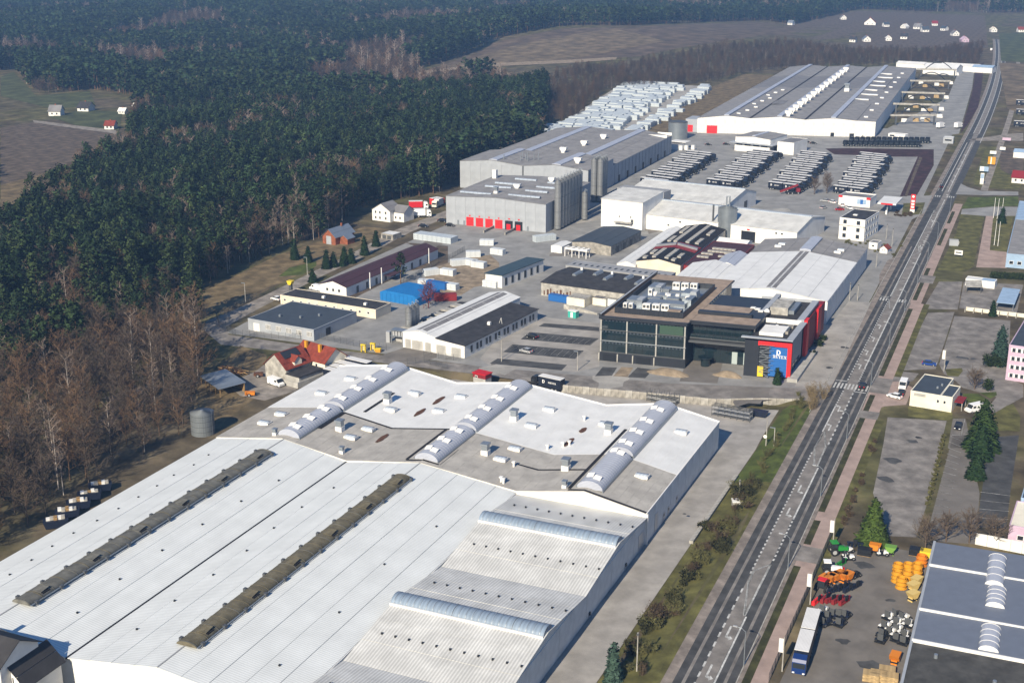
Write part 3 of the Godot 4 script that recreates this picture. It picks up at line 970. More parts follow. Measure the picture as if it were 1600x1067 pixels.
	sheet_on("bay_field", M.asphalt, 0.026, [V(-12.8,-344.1), V(-5.9,-348.9), V(-5.6,-311.4), V(-5.1,-288.2), V(-11.3,-286.1)])
	sheet_on("cracked_lot", M.old_asphalt, 0.02, [V(-41.9,-458.5), V(-33.6,-463.2), V(-33.2,-444.0), V(-32.4,-396.6), V(-42.1,-390.7), V(-42.6,-415.7)])
	sheet_on("shared_court", M.old_asphalt, 0.018, [V(-33.1,-458.2), V(-15.0,-459.9), V(-11.8,-396.1), V(-7.2,-392.0), V(-6.6,-380.7), V(-13.0,-364.2), V(-15.5,-364.4), V(-13.6,-377.6), V(-23.3,-382.0), V(-25.6,-387.1), V(-29.7,-393.0), V(-32.0,-401.6)])
	sheet_on("car_park", M.yard_dark, 0.018, [V(-23.2,-354.5), V(-20.0,-355.8), V(-16.6,-334.5), V(-22.2,-332.0)])
	sheet_on("driveway", M.old_asphalt, 0.022, [V(-48.6,-387.9), V(-42.0,-390.0), V(-36.6,-390.0), V(-37.4,-381.9), V(-47.5,-377.5)])
	sheet_on("paved_court", M.pink_paving, 0.026, [V(-48.1,-377.2), V(-40.7,-380.4), V(-36.6,-376.2), V(-36.4,-360.7), V(-41.8,-357.0), V(-46.4,-348.3), V(-46.8,-345.5)])
	sheet_on("cracked_lot", M.old_asphalt, 0.02, [V(-43.2,-503.7), V(-35.1,-507.2), V(-32.9,-466.7), V(-42.5,-463.5), V(-44.1,-468.3)])
	sheet_on("paved_yard", M.old_asphalt, 0.018, [V(-34.6,-507.4), V(-13.7,-511.6), V(-13.6,-470.8), V(-32.6,-469.0)])
	sheet_on("lawn", M.rough_grass, 0.02, [V(-45.8,-521.8), V(-45.8,-590.3), V(-47.8,-634.4), V(-37.4,-634.6), V(-33.4,-533.4), V(-35.5,-523.2)])
	sheet_on("lawn", M.lawn, 0.02, [V(-48.6,-647.4), V(-48.5,-678.3), V(-25.8,-690.7), V(-24.3,-664.9), V(-35.4,-660.1)])
	sheet_on("lawn", M.rough_grass, 0.02, [V(-33.6,-636.3), V(-25.2,-639.9), V(-23.0,-564.1), V(-29.7,-564.6)])
	sheet_on("lane", M.yard, 0.016, [V(-47.8,-634.4), V(-48.5,-646.6), V(-35.3,-658.7), V(-24.2,-662.7), V(-23.7,-640.6), V(-37.4,-634.6)])
	sheet_on("earth_drive", M.pink_paving, 0.016, [V(-32.3,-532.3), V(-36.7,-634.9), V(-33.6,-636.3), V(-29.7,-564.6), V(-23.0,-564.1), V(-21.2,-535.6)])
	sheet_on("lawn", M.rough_grass, 0.024, [V(-35.7,-359.7), V(-24.2,-361.8), V(-23.2,-354.4), V(-24.4,-352.6), V(-34.6,-351.6)])
	sheet_on("lawn", M.lawn, 0.03, [V(-22.7,-376.7), V(-18.5,-378.5), V(-15.4,-373.8), V(-16.9,-369.4), V(-21.9,-368.0)])
	sheet_on("lawn", M.lawn, 0.03, [V(-18.4,-379.4), V(-14.0,-382.1), V(-13.6,-379.2), V(-15.1,-375.4)])
	sheet_on("lawn", M.rough_grass, 0.026, [V(-13.6,-362.1), V(-10.3,-371.5), V(-8.9,-373.6), V(-6.4,-363.9), V(-5.9,-351.8), V(-11.7,-349.9)])
	sheet_on("lawn", M.rough_grass, 0.03, [V(-29.8,-397.3), V(-25.2,-400.6), V(-24.7,-397.8), V(-25.4,-392.0), V(-28.4,-391.1)])
	for p in [[V(-30.9,-333.1), 1.6], [V(-30.2,-336.5), 0.8], [V(-34.0,-317.7), 2.2], [V(-33.7,-305.2), 2.0], [V(-30.1,-336.5), 1.0], [V(-26.5,-411.1), 2.2], [V(-23.1,-411.4), 1.0], [V(-23.5,-217.7), 2.4], [V(-31.4,-257.2), 2.0], [V(-24.0,-244.0), 1.0], [V(-29.7,-224.3), 1.4], [V(-62.4,-384.8), 1.2], [V(-61.8,-407.0), 1.6], [V(-73.1,-266.5), 0.5]]:
		var b := MB.new()
		var pts := []
		for i in 11: pts.append(p[0] + Vector2(cos(TAU * i / 11) * p[1] * rng.randf_range(0.6, 1.3), sin(TAU * i / 11) * p[1] * rng.randf_range(0.5, 1.0)))
		b.flat(PackedVector2Array(pts), 0.036)
		structure(b, "asphalt_patch", M.asphalt)
	for i in 26:
		var b := MB.new()
		var q := Vector2(rng.randf_range(-165, -75), rng.randf_range(-352, -338)) if i < 4 else Vector2(rng.randf_range(-255, -110), rng.randf_range(-640, -345))
		var pts := []
		var r := rng.randf_range(2.5, 8.0)
		for k in 13: pts.append(q + Vector2(cos(TAU * k / 13) * r * rng.randf_range(0.6, 1.3), sin(TAU * k / 13) * r * rng.randf_range(0.8, 1.8)))
		b.flat(PackedVector2Array(pts), 0.0155 + i * 0.0001)
		structure(b, "yard_repair", M.yard_dark if i % 3 else M.pale_paving)
	# petrol station and crossing roads
	sheet_on("forecourt", M.yard, 0.022, [V(-86.1,-622.1), V(-80.4,-664.4), V(-65.4,-675.9), V(-63.7,-631.9), V(-68.0,-608.6), V(-83.0,-602.0)])
	sheet_on("planting_bed", M.rough_grass, 0.05, [V(-75.8,-649.5), V(-66.5,-655.9), V(-64.7,-627.1), V(-72.6,-619.3)])
	sheet_on("side_street", M.yard, 0.03, [V(-55.0,-683.0), V(-55.4,-714.3), V(-51.0,-705.4), V(-44.2,-697.9), V(-26.5,-703.0), V(-25.9,-693.1), V(-40.7,-686.6)])
	sheet_on("side_street", M.gravel, 0.026, [V(-66.4,-871.0), V(-61.4,-878.6), V(-43.2,-908.5), V(-35.7,-914.5), V(-33.8,-879.9), V(-59.1,-868.9)])
	sheet_on("lawn", M.rough_grass, 0.014, [V(-48.9,-711.7), V(-50.8,-744.6), V(-53.3,-846.2), V(-46.3,-849.3), V(-39.6,-767.6), V(-26.1,-727.0), V(-26.8,-708.1), V(-43.2,-706.2)])
	sheet_on("earth_lot", M.earth, 0.012, [V(-46.2,-780.3), V(-46.0,-845.7), V(-31.9,-844.5), V(-25.5,-727.3), V(-33.0,-752.4)])
	# red soil strips beside the lorry park
	sheet_on("soil_bed", M.red_earth, 0.02, [V(-142.0,-800.1), V(-131.4,-806.3), V(-81.4,-823.3), V(-74.9,-765.8), V(-72.5,-673.8), V(-79.8,-666.3), V(-86.8,-791.9), V(-101.4,-785.6), V(-119.8,-783.5), V(-132.9,-780.8)])
	sheet_on("footpath", M.earth, 0.026, [V(-77.7,-667.2), V(-86.0,-792.3), V(-84.0,-790.2), V(-76.6,-667.7)])
	sheet_on("lorry_park", M.yard, 0.03, [V(-94.8,-675.1), V(-101.2,-784.2), V(-87.6,-790.1), V(-80.2,-669.4), V(-87.4,-666.2)])
	# wood yard and verges to the west
	sheet_on("dry_meadow", M.dry_grass, 0.012, [Vector2(-269, -352), Vector2(-268, -372), Vector2(-271, -415), Vector2(-272, -450), Vector2(-277, -500), Vector2(-290, -500), Vector2(-296, -440), Vector2(-290, -380)])
	sheet_on("green_patch", M.lawn, 0.018, [V(-276.5,-410.2), V(-280.3,-423.6), V(-276.0,-436.6), V(-272.1,-430.4), V(-269.7,-416.1)])
	sheet_on("sandy_yard", M.sand, 0.02, [V(-221.7,-417.1), V(-227.4,-448.6), V(-225.3,-462.2), V(-216.5,-474.4), V(-207.6,-463.5), V(-195.7,-436.9), V(-201.1,-426.0), V(-200.8,-413.9), V(-205.6,-411.8)])
	sheet_on("earth_lot", M.earth, 0.016, [V(-245.2,-390.4), V(-234.5,-395.1), V(-234.8,-437.3), V(-225.6,-453.8), V(-239.2,-481.4), V(-259.1,-479.9), V(-241.2,-470.1), V(-238.9,-406.6)])
	sheet_on("dry_meadow", M.dry_grass, 0.014, [V(-227.2,-292.2), V(-239.6,-331.6), V(-226.3,-326.7), V(-208.2,-298.2), V(-204.2,-272.8), V(-214.2,-272.4)])
	sheet_on("farm_court", M.gravel, 0.02, [V(-222.0,-299.0), V(-220.5,-311.5), V(-221.7,-318.4), V(-213.4,-309.8), V(-201.4,-308.0), V(-199.9,-301.8), V(-203.6,-291.5), V(-212.2,-292.1)])
	sheet_on("track", M.gravel, 0.018, [V(-247.3,-274.6), V(-242.0,-290.3), V(-239.4,-289.2), V(-241.6,-274.9)])
	# crane yard
	sheet_on("crane_yard", M.yard, 0.022, [V(-88.4,-872.2), V(-114.8,-1331.0), V(-102.3,-1336.4), V(-89.2,-1162.4), V(-73.8,-895.1), V(-77.6,-887.9)])
	sheet_on("soil_strip", M.red_earth, 0.016, [V(-73.1,-895.4), V(-86.1,-1127.8), V(-101.2,-1336.9), V(-98.8,-1401.1), V(-81.9,-1165.6), V(-73.9,-1036.8), V(-72.4,-936.7)])
	drape("storage_yard", M.pale_paving, 0.05, [Vector2(-345, -700), Vector2(-296, -700), Vector2(-258, -790), Vector2(-276, -937), Vector2(-290, -1085), Vector2(-368, -1085), Vector2(-330, -850)], 40.0)
	drape("embankment", M.dry_grass, 0.06, [Vector2(-260, -788), Vector2(-243, -812), Vector2(-236, -840), Vector2(-243, -1000), Vector2(-250, -1190), Vector2(-288, -1190), Vector2(-289.5, -1080), Vector2(-276, -937)], 30.0)
	# fields
	drape("ploughed_field", M.plough, 0.15, [V(-567.0,-1093.8), V(-572.8,-1225.0), V(-593.2,-1309.4), V(-565.6,-1446.1), V(-500.0,-1494.1), V(-483.2,-1605.3), V(-471.2,-1739.9), V(-422.8,-1825.9), V(-367.6,-1772.5), V(-325.5,-1610.3), V(-356.4,-1576.5), V(-369.4,-1476.0), V(-399.7,-1353.5), V(-415.0,-1272.0), V(-462.2,-1216.7), V(-529.6,-1154.1)], 30.0)
	drape("stubble_field", M.stubble, 0.25, [V(-560.9,-1121.2), V(-563.9,-1228.8), V(-562.5,-1290.5), V(-538.1,-1375.9), V(-511.2,-1469.8), V(-479.9,-1445.9), V(-427.5,-1398.4), V(-466.7,-1228.4), V(-526.5,-1162.0)], 30.0)
	drape("field_track", M.sand, 0.35, [V(-564.4,-1088.8), V(-540.5,-1155.8), V(-464.4,-1222.5), V(-433.4,-1257.0), V(-428.8,-1238.1), V(-455.6,-1199.4), V(-530.6,-1134.5), V(-553.4,-1069.9)], 30.0)
	drape("stubble_field", M.stubble, 0.12, [V(-614.2,-940.8), V(-581.7,-1001.6), V(-562.2,-963.5), V(-561.9,-911.0), V(-580.3,-926.4)], 30.0)
	drape("field_track", M.sand, 0.22, [V(-616.7,-944.7), V(-584.2,-1005.8), V(-576.4,-988.0), V(-599.5,-937.3)], 30.0)
	drape("heath", M.earth, 0.1, [V(-661.9,-665.6), V(-662.0,-698.3), V(-611.1,-687.7), V(-569.3,-669.3), V(-528.5,-631.7), V(-508.0,-568.6), V(-477.8,-505.4), V(-436.6,-441.9), V(-428.9,-424.1)], 30.0)
	drape("heath", M.dry_grass, 0.16, [V(-511.3,-509.5), V(-516.3,-547.6), V(-482.4,-522.1), V(-469.1,-491.3), V(-436.6,-441.9), V(-433.6,-429.0)], 20.0)
	drape("sports_field", M.meadow, 0.2, [V(-669.6,-719.2), V(-672.3,-758.4), V(-639.8,-761.3), V(-580.2,-685.6), V(-611.1,-687.7), V(-643.8,-706.2)], 30.0)
	drape("meadow", M.meadow, 0.14, [V(-892.6,-904.7), V(-913.8,-942.6), V(-764.3,-809.3), V(-747.9,-853.3), V(-681.6,-781.8), V(-698.7,-754.6), V(-742.6,-775.6), V(-789.8,-798.1)], 30.0)
	drape("track", M.gravel, 0.26, [V(-668.5,-702.3), V(-584.0,-687.0), V(-534.8,-639.5), V(-534.2,-634.5), V(-576.3,-675.2), V(-658.7,-693.0)], 20.0)
	drape("track", M.gravel, 0.26, [V(-422.5,-417.5), V(-432.6,-436.4), V(-426.9,-430.4), V(-413.7,-408.3)], 20.0)
	drape("meadow", M.meadow, 0.1, [V(-112.1,-1789.2), V(-55.5,-1836.7), V(-38.8,-1401.2), V(-84.1,-1416.3)], 40.0)
	drape("pale_field", M.stubble, 0.1, [V(-84.4,-1395.1), V(-38.3,-1388.0), V(-22.6,-977.0), V(-53.4,-1035.9)], 40.0)
	drape("village_ground", M.earth, 0.1, [V(-389.4,-1814.0), V(-350.1,-2166.2), V(-157.4,-2148.3), V(-107.6,-1563.5), V(-246.8,-1502.9), V(-336.6,-1626.2)], 40.0)

# ---------- trees ----------
func clump(b: MB, o: Vector3, r: float, count: int, size: float, tone: Color, flat := 0.75) -> void:
	for i in count:
		var d := Vector3(rng.randfn(), rng.randfn(), rng.randfn()).normalized()
		var p := o + Vector3(d.x, d.y * flat, d.z) * r * pow(rng.randf(), 0.4)
		var u := Vector3(rng.randfn(), rng.randfn() * 0.6, rng.randfn()).normalized()
		var w := u.cross(d + Vector3(rng.randfn(), rng.randfn(), rng.randfn()) * 0.5).normalized()
		var s := size * rng.randf_range(0.6, 1.3)
		var nn := (d + Vector3(0, 0.35, 0)).normalized()
		b.col = tone * rng.randf_range(0.7, 1.3)
		b.col.a = 1
		var q0 := p - u * s
		var q1 := p + w * s * 0.6
		var q2 := p + u * s
		var q3 := p - w * s * 0.6
		b.trin(q0, q1, q2, nn, nn, nn)
		b.trin(q0, q2, q3, nn, nn, nn)

func pine_crown(b: MB, tall: float, wide: float, low: float, clumps: int, quads: int, size: float, tone: Color) -> void:
	for i in clumps:
		var k := low + (1.0 - low) * pow(float(i) / (clumps - 1), 0.9)
		var prof := sin(clampf((1.0 - k) / (1.0 - low) * 0.9 + 0.12, 0, 1) * PI * 0.62)
		var a := i * 2.4 + rng.randf() * 1.2
		var rr := wide * prof * rng.randf_range(0.35, 0.8)
		clump(b, Vector3(cos(a) * rr, k * tall - 0.5, sin(a) * rr), wide * rng.randf_range(0.34, 0.5), quads, size, tone * rng.randf_range(0.8, 1.2))

func trunk_mesh(b: MB, tall: float, r: float, tone: Color) -> void:
	b.col = tone
	var lean := Vector3(rng.randf_range(-0.3, 0.3), 0, rng.randf_range(-0.3, 0.3))
	b.cyl(Vector3(0, -0.4, 0), lean * 0.5 + Vector3(0, tall * 0.5, 0), r, r * 0.7, 6, false)
	b.cyl(lean * 0.5 + Vector3(0, tall * 0.5, 0), lean + Vector3(0, tall, 0), r * 0.7, r * 0.12, 6, false)

func spike(b: MB, p: Vector3, q: Vector3, r: float) -> void:
	var d := (q - p).normalized()
	var u := d.cross(Vector3(0.3, 1, 0.2)).normalized() * r
	var w := d.cross(u).normalized() * r
	b.tri(p + u, p - u * 0.5 + w * 0.8, q)
	b.tri(p - u * 0.5 + w * 0.8, p - u * 0.5 - w * 0.8, q)
	b.tri(p - u * 0.5 - w * 0.8, p + u, q)

func bare_crown(b: MB, tall: float, wide: float, low: float, limbs: int, tone: Color, thick := 1.0, sub := 5, twigs := 4) -> void:
	for i in limbs:
		var k := low + (0.97 - low) * float(i) / limbs
		var a := i * 2.4 + rng.randf()
		var l := wide * (1.15 - 0.75 * k) * rng.randf_range(0.8, 1.2) + 0.8
		var up := rng.randf_range(0.7, 1.4)
		var d := Vector3(cos(a), up, sin(a)).normalized()
		var p := Vector3(0, k * tall, 0)
		var q := p + d * l
		b.col = tone * rng.randf_range(0.85, 1.1)
		spike(b, p, q, 0.09 * thick)
		for j in sub:
			var s := p.lerp(q, 0.25 + 0.7 * j / sub)
			var e := (d + Vector3(rng.randfn(), rng.randfn() * 0.5 + 0.4, rng.randfn()) * 0.7).normalized()
			var f := s + e * l * rng.randf_range(0.35, 0.6)
			spike(b, s, f, 0.05 * thick)
			for m in twigs:
				var g := s.lerp(f, 0.2 + 0.75 * m / twigs)
				var h := (e + Vector3(rng.randfn(), rng.randfn() * 0.6 + 0.3, rng.randfn()) * 0.8).normalized() * l * rng.randf_range(0.2, 0.4)
				var side := h.cross(Vector3(rng.randfn(), rng.randfn(), rng.randfn())).normalized() * 0.035 * thick
				b.tri(g + side, g - side, g + h)

func colored() -> MB:
	var b := MB.new()
	b.colored = true
	return b

# crown and trunk of one kind, kept apart for single trees and joined for the far wood
func tree_kind(kind: String, v: int, coarse := false) -> Dictionary:
	var c := colored()
	var t := colored()
	var tall := 1.0
	match kind:
		"pine":
			tall = 17.0 + v
			var tone: Color = [Color(0.029, 0.047, 0.019), Color(0.038, 0.056, 0.022), Color(0.023, 0.040, 0.019)][v]
			if coarse: pine_crown(c, tall, 3.4, 0.3, 10, 9, 1.15, tone)
			else: pine_crown(c, tall, 3.6, 0.26, 24, 30, 0.48, tone)
			trunk_mesh(t, tall * 0.92, 0.2, Color(0.13, 0.075, 0.045))
		"bare":
			tall = 13.0 + 1.5 * v
			var tone: Color = [Color(0.105, 0.078, 0.058), Color(0.085, 0.066, 0.053), Color(0.14, 0.09, 0.055)][v]
			if coarse: bare_crown(c, tall, 3.6, 0.2, 12, tone * 0.75, 3.4, 4, 3)
			else: bare_crown(c, tall, 4.4, 0.16, 18, tone, 1.25, 7, 7)
			trunk_mesh(t, tall * 0.95, 0.17, tone * 1.1)
		"birch":
			tall = 15.0 + v
			bare_crown(c, tall, 3.0, 0.35, 14, Color(0.20, 0.155, 0.125), 2.0 if coarse else 1.3, 5, 5)
			trunk_mesh(t, tall * 0.95, 0.2 if coarse else 0.17, Color(0.42, 0.38, 0.34))
	var j := colored()
	j.v = c.v + t.v
	j.n = c.n + t.n
	j.c = c.c + t.c
	return {"crown": c.mesh(), "trunk": t.mesh(), "all": j.mesh(), "kind": kind}

func flock(called: String, label: String, m: Mesh, list: Array) -> void:
	if list.is_empty(): return
	var mm := MultiMesh.new()
	mm.transform_format = MultiMesh.TRANSFORM_3D
	mm.use_colors = true
	mm.mesh = m
	mm.instance_count = list.size()
	for i in list.size():
		var e: Array = list[i]
		mm.set_instance_transform(i, Transform3D(Basis(Vector3.UP, e[1]).scaled(Vector3(e[2] * e[3], e[2], e[2] * e[3])), e[0]))
		var k: float = e[4]
		mm.set_instance_color(i, Color(k, k, k))
	var o := MultiMeshInstance3D.new()
	o.name = numbered(called)
	o.multimesh = mm
	o.material_override = M.leaf
	add_child(o)
	o.set_meta("kind", "stuff")
	tag(o, label, "forest")

func in_any(p: Vector2, polys: Array) -> bool:
	for q in polys:
		if Geometry2D.is_point_in_polygon(p, q): return true
	return false

func build_forest() -> void:
	var kinds := {}
	for k in ["pine", "bare", "birch"]:
		kinds[k] = []
		for v in 3: kinds[k].append(tree_kind(k, v))
	var far_kinds := {}
	for k in ["pine", "bare", "birch"]:
		far_kinds[k] = []
		for v in 3: far_kinds[k].append(tree_kind(k, v, true))
	var f := FastNoiseLite.new()
	f.seed = 77
	f.frequency = 0.011
	f.fractal_octaves = 3
	var pines := PackedVector2Array([V(-394.7,-388.6), V(-409.2,-412.8), V(-455.9,-483.4), V(-482.6,-541.6), V(-512.6,-613.3), V(-568.3,-690.8), V(-589.4,-730.0), V(-586.8,-773.2), V(-539.4,-816.3), V(-487.4,-786.0), V(-480.7,-865.1), V(-458.3,-927.1), V(-424.0,-972.7), V(-391.7,-961.2), V(-363.8,-908.4), V(-347.2,-796.5), V(-336.3,-736.9), V(-318.6,-638.0), V(-294.0,-585.5), V(-301.2,-564.5), V(-310.8,-540.0), V(-294.2,-469.4), V(-300.3,-453.9), V(-298.2,-427.2), V(-295.6,-393.7), V(-292.2,-366.1), V(-328.8,-379.2), V(-348.9,-360.4), V(-320.3,-311.5)])
	var broad := PackedVector2Array([V(-331.2,-322.9), V(-352.1,-364.0), V(-328.8,-379.2), V(-293.3,-367.5), V(-268.8,-350.1), V(-251.2,-322.9), V(-234.9,-306.0), V(-216.9,-277.9), V(-208.6,-259.5), V(-208.4,-222.4), V(-203.4,-190.4), V(-202.9,-175.7), V(-335.8,-304.8)])
	var belt := PackedVector2Array([V(-373.2,-916.2), V(-347.2,-796.5), V(-336.6,-742.3), V(-328.4,-795.4), V(-324.7,-862.5), V(-360.1,-1022.3), V(-296.7,-1099.5), V(-279.8,-1218.9), V(-154.1,-1357.8), V(-99.7,-1335.0), V(-114.2,-1605.3), V(-166.9,-1462.9), V(-237.4,-1448.2), V(-300.2,-1488.3), V(-353.6,-1413.9), V(-397.3,-1218.3), V(-436.9,-1150.4), V(-431.0,-1072.6)])
	var clear := [
		PackedVector2Array([V(-944.5,-911.2), V(-929.4,-960.6), V(-770.2,-815.7), V(-753.8,-860.3), V(-694.6,-839.6), V(-646.4,-785.2), V(-593.5,-711.5), V(-514.5,-617.4), V(-477.9,-533.8), V(-453.0,-478.1), V(-406.2,-407.8), V(-396.9,-370.7)]),
		PackedVector2Array([V(-601.9,-912.2), V(-621.9,-957.7), V(-584.0,-1022.4), V(-550.3,-949.0), V(-551.1,-893.3)]),
		PackedVector2Array([V(-540.6,-1030.3), V(-578.6,-1113.6), V(-581.5,-1236.0), V(-606.0,-1337.6), V(-578.7,-1479.6), V(-511.7,-1529.1), V(-495.3,-1645.0), V(-483.8,-1786.0), V(-434.6,-1875.9), V(-377.5,-1819.2), V(-355.7,-2199.8), V(-162.5,-2213.0), V(-16.8,-2276.5), V(7.6,-569.8), V(-195.6,-481.3), V(-380.2,-933.5), V(-457.7,-1050.2)]),
		PackedVector2Array([V(-999.4,-1068.9), V(-978.9,-1093.2), V(-930.6,-1040.2), V(-942.8,-1007.2)]),
		PackedVector2Array([V(-854.5,-1212.3), V(-820.8,-1261.4), V(-793.8,-1222.0), V(-827.0,-1175.2)]),
		PackedVector2Array([V(-1265.4,-1571.9), V(-1123.3,-1494.1), V(-1088.5,-1433.8), V(-1190.7,-1464.7)]),
		PackedVector2Array([V(-529.8,-2279.8), V(-467.7,-2349.0), V(-450.2,-2273.6), V(-508.5,-2189.4)])]
	var lists := {}
	for k in ["pine", "bare", "birch"]: lists[k] = []
	var here := Vector2.ZERO
	# woods near the works
	var zones := [[pines, 4.1, 0], [broad, 5.5, 1], [belt, 6.0, 2]]
	for zn in zones:
		var poly: PackedVector2Array = zn[0]
		var lo := poly[0]
		var hi := poly[0]
		for p in poly:
			lo = lo.min(p)
			hi = hi.max(p)
		var st: float = zn[1]
		var x := lo.x
		while x < hi.x:
			var z := lo.y
			while z < hi.y:
				var p := Vector2(x + rng.randf() * st, z + rng.randf() * st)
				z += st
				if not Geometry2D.is_point_in_polygon(p, poly): continue
				var nse := f.get_noise_2d(p.x, p.y)
				var pick := rng.randf()
				var kind := "pine"
				if zn[2] == 0:
					if nse > 0.1 and pick < 0.62: kind = "birch" if pick < 0.3 else "bare"
					elif pick < 0.04: kind = "birch"
				elif zn[2] == 1:
					kind = "bare"
					if pick < 0.11: kind = "birch"
					elif (nse < -0.1 or p.x < -262.0 + (p.y + 330.0) * -0.35) and pick < 0.6 and p.x < -222: kind = "pine"
					elif pick < 0.12: continue
				else:
					kind = "bare" if pick > 0.08 else "birch"
				var s := rng.randf_range(0.68, 1.1) * (1.0 + f.get_noise_2d(p.x * 1.3, p.y * 1.3 + 700.0) * 0.35)
				if zn[2] == 2: s *= 0.55
				if kind == "bare" and zn[2] == 0: s *= 0.95
				lists[kind].append([Vector3(p.x, land_height(p.x, p.y), p.y), rng.randf() * TAU, s, rng.randf_range(0.9, 1.15), rng.randf_range(0.7, 1.3) * (0.62 if zn[2] == 2 else 1.0 + f.get_noise_2d(p.x * 2.0 + 500.0, p.y * 2.0) * 0.6), rng.randi() % 3, p.length()])
			x += st
	# single trees: the ones that show largest
	var words := {"pine": ["dark green pine", "mid green pine", "blackish green pine"], "bare": ["leafless grey brown tree", "leafless dark twiggy tree", "leafless russet tree"], "birch": ["pale trunked birch", "whitish birch", "pale grey birch"]}
	var marks := [[Vector2(-205, -205), "the blue skips"], [Vector2(-205, -262), "the round grey tank"], [Vector2(-222, -300), "the metal roofed shed"], [Vector2(-258, -338), "the gravel track bend"], [Vector2(-285, -400), "the dry meadow"], [Vector2(-295, -460), "the orange brick house"], [Vector2(-300, -510), "the white house with grey roof"], [Vector2(-300, -580), "the grey halls"], [Vector2(-240, -230), "the thicket behind the blue skips"], [Vector2(-260, -290), "the thicket behind the metal shed"], [Vector2(-310, -350), "the wood behind the dry meadow"], [Vector2(-330, -430), "the pines behind the brick house"], [Vector2(-280, -250), "the inner wood behind the tank"], [Vector2(-330, -300), "the dark pines of the inner wood"]]
	var names := {"pine": "pine_tree", "bare": "leafless_tree", "birch": "birch_tree"}
	var most := {"pine": 300, "bare": 300, "birch": 200}
	for k in ["pine", "bare", "birch"]:
		var l: Array = lists[k]
		l.sort_custom(func(a, b): return a[6] < b[6])
		var first := {}
		for i in mini(most[k], l.size()):
			var e: Array = l[i]
			var v: int = e[5]
			var best: Array = marks[0]
			for mk in marks:
				if mk[0].distance_to(Vector2(e[0].x, e[0].z)) < best[0].distance_to(Vector2(e[0].x, e[0].z)): best = mk
			var gap: float = best[0].distance_to(Vector2(e[0].x, e[0].z))
			var label: String = ("small " if e[2] < 0.72 else ("middling " if e[2] < 0.84 else ("tall " if e[2] < 0.98 else "towering "))) + ("slim " if e[3] < 0.98 else ("" if e[3] < 1.07 else "broad ")) + words[k][v] + (" close to " if gap < 14 else (" near " if gap < 28 else " some way from ")) + best[1]
			if not first.has(v):
				var t := thing(names[k], label, "tree", Vector3.ZERO, 0.0, k + " trees of the near wood" if k != "bare" else "leafless trees of the near wood")
				inst(kinds[k][v].trunk, "trunk", M.leaf, t)
				inst(kinds[k][v].crown, "crown", M.leaf, t)
				first[v] = t
				t.position = e[0]
				t.rotation.y = e[1]
				t.scale = Vector3(e[2] * e[3], e[2], e[2] * e[3])
			else:
				var t := copy(first[v], e[0], e[1], label)
				t.scale = Vector3(e[2] * e[3], e[2], e[2] * e[3])
		for v in 3:
			flock({"pine": "pine_wood", "bare": "leafless_wood", "birch": "birch_wood"}[k], {"pine": "dense dark green pine wood left of the works", "bare": "brown leafless wood and thickets round the works", "birch": "pale trunked birches scattered through the pine wood"}[k], kinds[k][v].all, l.slice(mini(most[k], l.size())).filter(func(e): return e[5] == v))
	# far woods
	var far := {}
	for k in ["pine", "bare", "birch"]: far[k] = [[], [], []]
	var gx := FastNoiseLite.new()
	gx.seed = 9
	gx.frequency = 0.0035
	gx.fractal_octaves = 3
	var fw := Vector2(-sin(deg_to_rad(23.55)), -cos(deg_to_rad(23.55)))
	var rt := Vector2(fw.y * -1, fw.x)
	var dist := 640.0
	while dist < 4300.0:
		var st := 4.6 + (dist - 640.0) * 0.0022
		var half := dist * 0.43 + 30
		var u := -half
		while u < half:
			var p := fw * (dist + rng.randf() * st) + rt * (u + rng.randf() * st)
			u += st
			if p.x > -60 + (-p.y - 900) * 0.1: continue
			if Geometry2D.is_point_in_polygon(p, pines) or in_any(p, clear): continue
			if p.x > -300 and p.y > -1200: continue
			var nse := gx.get_noise_2d(p.x, p.y)
			var pick := rng.randf()
			var kind := "pine"
			if nse > 0.1: kind = "bare"
			elif pick < 0.03: kind = "birch"
			if kind == "bare" and pick < 0.06: kind = "birch"
			if kind == "bare" and pick > 0.75: continue
			far[kind][rng.randi() % 3].append([Vector3(p.x, land_height(p.x, p.y) - 0.3, p.y), rng.randf() * TAU, rng.randf_range(0.8, 1.15) * (0.8 if kind == "bare" else 1.0), rng.randf_range(1.0, 1.3) * (1.0 + (dist - 640) * 0.00012), rng.randf_range(0.7, 1.3) * (1.0 + gx.get_noise_2d(p.x * 3.0, p.y * 3.0 + 300.0) * 0.6)])
		dist += st
	for k in ["pine", "bare", "birch"]:
		for v in 3:
			flock({"pine": "far_pine_forest", "bare": "far_leafless_forest", "birch": "far_birches"}[k], {"pine": "hazy dark green pine forest reaching to the skyline", "bare": "hazy purplish brown leafless woods among the far pines", "birch": "thin pale birches along the far forest edges"}[k], far_kinds[k][v].all, far[k][v])

# ---------- building helpers: local x runs along the front, -z into the depth, y=0 ground ----------
func window(t: Node3D, face: String, a: float, y: float, plane: float, w: float, h: float, frame_m: Material = null, pane_m: Material = null, called := "window") -> void:
	var fm: Material = frame_m if frame_m else M.white_plain
	var pm: Material = pane_m if pane_m else M.window_glass
	var side := face == "E" or face == "W"
	var s := Vector3(0.12, h, w) if side else Vector3(w, h, 0.12)
	var g := Vector3(0.17, h - 0.24, w - 0.24) if side else Vector3(w - 0.24, h - 0.24, 0.17)
	var at := Vector3(plane, y + h * 0.5, a) if side else Vector3(a, y + h * 0.5, plane)
	var o := inst(box_mesh(s), called, fm, t, at)
	inst(box_mesh(g), "pane", pm, o)

